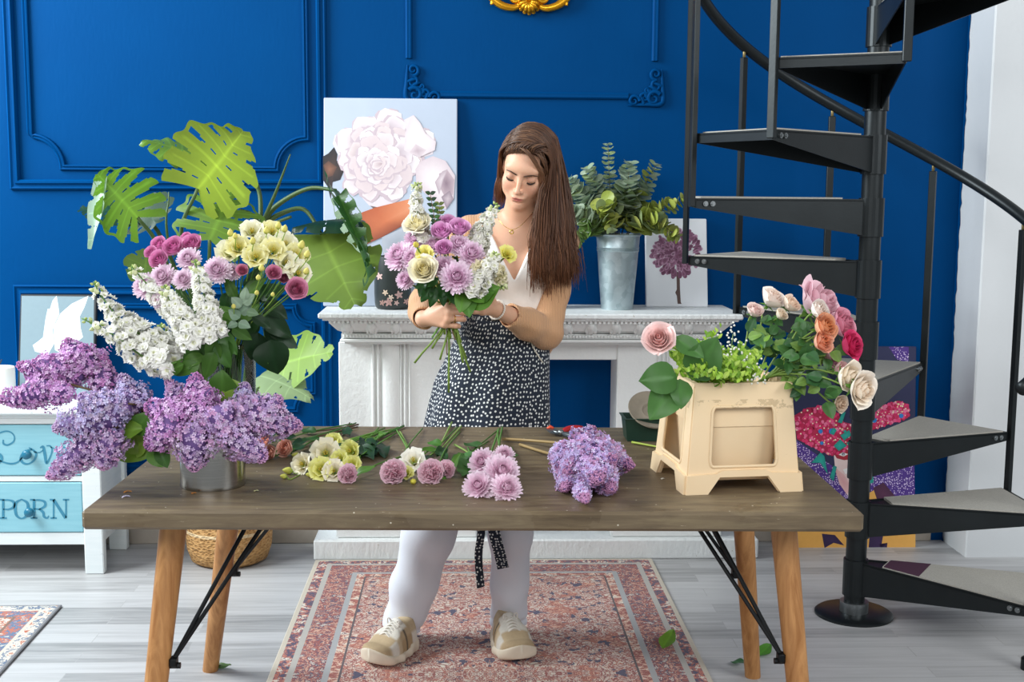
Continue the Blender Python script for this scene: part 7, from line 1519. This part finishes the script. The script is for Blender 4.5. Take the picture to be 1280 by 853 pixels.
# shoes
M_shoe = VC('suede_and_mesh', .8, var=.12, vscale=120); M_sole = M('cream_rubber_sole', '#ddd0bb', .6, var=.12, vscale=30); M_lace = M('white_lace', '#e6e0d6', .8)
def shoe(heel, toe):
    f = (toe-heel); f.z = 0; Lh = f.length+.065; f.normalize(); s_ = Vector((-f.y, f.x, 0)); o = heel-f*.03; z0 = .010
    X = lambda x, y, z: o+f*(x*Lh)+s_*y+Vector((0,0,z+z0))
    wid = lambda t: .040+.017*math.sin(PI*min(1, t*.72+.12))**2+(.006 if t > .5 else 0)-.055*max(0, t-.86)**1.3*3; wd = lambda t: max(.004, wid(t)*math.sqrt(max(0, 1-max(0, (t-.86)/.14)**2))*math.sqrt(max(0, 1-max(0, (.10-t)/.10)**2)))
    root = MB(); N = 28; n = 24; V = []
    for i in range(N+1):
        t = i/N; w = wd(t)*1.07; spring = .016*max(0, t-.72)**1.5*8; hs = .046-.012*math.sin(PI*t)+.008*(t < .3)
        for k in range(n):
            a = 2*PI*k/n; c, s2 = math.cos(a), math.sin(a); bul = 1+.045*math.sin(t*26)*(abs(c) > .5); y = w*bul*np.sign(c)*abs(c)**.45; z = hs/2+hs/2*np.sign(s2)*abs(s2)**.5; V.append(tuple(X(t, y, z+spring)))
    F = [(i*n+k, i*n+(k+1) % n, (i+1)*n+(k+1) % n, (i+1)*n+k) for i in range(N) for k in range(n)]+[tuple(range(n-1,-1,-1)), tuple(N*n+k for k in range(n))]; root.raw(V, F); SO = root.build('shoe', M_sole, pw)
    u_ = MB(); V = []; C = []; hgt = lambda t: np.interp(t, [0,.06,.2,.32,.45,.6,.75,.88,.97,1], [.090,.118,.112,.112,.104,.086,.068,.060,.048,.036])
    for i in range(N+1):
        t = i/N; w = wd(t)*.97; h = hgt(t); spring = .016*max(0, t-.72)**1.5*8
        for k in range(n):
            a = PI*k/(n-1); c, s2 = math.cos(a), math.sin(a); y = w*np.sign(c)*abs(c)**.62*(1-.22*(s2**2)*(t < .5)); z = .028+(h-.028)*s2**.75; V.append(tuple(X(lerp(.012, .985, t), y, z+spring)))
            col = hx('#c3ab88')
            if t > .80: col = hx('#b79f7c')
            elif .55 < t < .80 and s2 < .75: col = hx('#d9d2c6') if .62 < t < .76 else hx('#c9b596')
            elif t < .22: col = hx('#cbb593') if s2 > .5 else hx('#e4dccf')
            elif s2 < .45: col = hx('#b59b76')
            if .30 < t < .62 and s2 > .80: col = hx('#e3dccf')
            if .36 < t < .40 and s2 < .8: col = hx('#4a443c')
            C.append(col)
    F = [(i*n+k, i*n+k+1, (i+1)*n+k+1, (i+1)*n+k) for i in range(N) for k in range(n-1)]; u_.raw(V, F, C); u_.raw([V[i] for i in range(n)], [tuple(range(n))], C[:n]); u_.build('upper', M_shoe, SO)
    lc = MB()
    for j in range(5):
        t = lerp(.40, .60, j/4); h = hgt(t)+.003
        for sg in (-1, 1): lc.tube(bez([X(t, -.024*sg, h-.010), X(t+.014, 0, h+.001), X(t+.028, .024*sg, hgt(t+.03)-.006)], 8), .0028, 6)
    for sg in (-1, 1): lc.tube([X(.40+.02*math.sin(q_), sg*(.012+.012*math.sin(q_)), hgt(.4)+.006+.010*math.sin(2*q_)) for q_ in np.linspace(0, PI, 10)], .0022, 6)
    lc.build('laces', M_lace, SO)
    tg = MB(); tg.sheet(lambda u, v: X(lerp(.50, .33, v), (u-.5)*.044, np.interp(.5-.17*v, [.33,.5], [.118,.092])+.004-.02*(2*u-1)**2*.5), 6, 6); o_ = tg.build('tongue', M_lace, SO); md = o_.modifiers.new('s', 'SOLIDIFY'); md.thickness = .006
shoe(onz(506,817,0), onz(470,835,0)); shoe(onz(631,808,0), onz(648,830,0))
# ================================================================== LIGHT
w = bpy.data.worlds.new('World'); SC.world = w; w.use_nodes = True
bg = w.node_tree.nodes['Background']; bg.inputs[0].default_value = (.90, .955, 1, 1); bg.inputs[1].default_value = WORLD_S if 'WORLD_S' in globals() else .42
def area(name, loc, target, sx, sy, power, col):
    l = bpy.data.lights.new(name, 'AREA'); l.shape = 'RECTANGLE'; l.size = sx; l.size_y = sy; l.energy = power; l.color = col
    o = bpy.data.objects.new(name, l); COL.objects.link(o); o.location = loc; o.rotation_euler = (Vector(target)-Vector(loc)).to_track_quat('-Z', 'Y').to_euler(); return o
area('daylight_window_side', (-3.5, 3.75, 3.1), (-.4, 5.0, 1.8), 2.2, 1.8, 310, (.90, .97, 1))
area('daylight_window_front', (-1.2, -1.2, 3.4), (.4, 4.0, .7), 3.4, 2.0, 130, (.98, .99, 1))
area('daylight_window_right', (3.6, .6, 3.0), (1.7, 5.0, 1.6), 2.2, 2.0, 92, (.96, .985, 1))
vs = SC.view_settings; vs.view_transform = 'Standard'; vs.look = 'None'; vs.exposure = 0.0; vs.gamma = 1.0; vs.use_curve_mapping = False
SC.cycles.max_bounces = 8; SC.cycles.transparent_max_bounces = 12; SC.cycles.use_denoising = True; SC.cycles.sample_clamp_indirect = 6
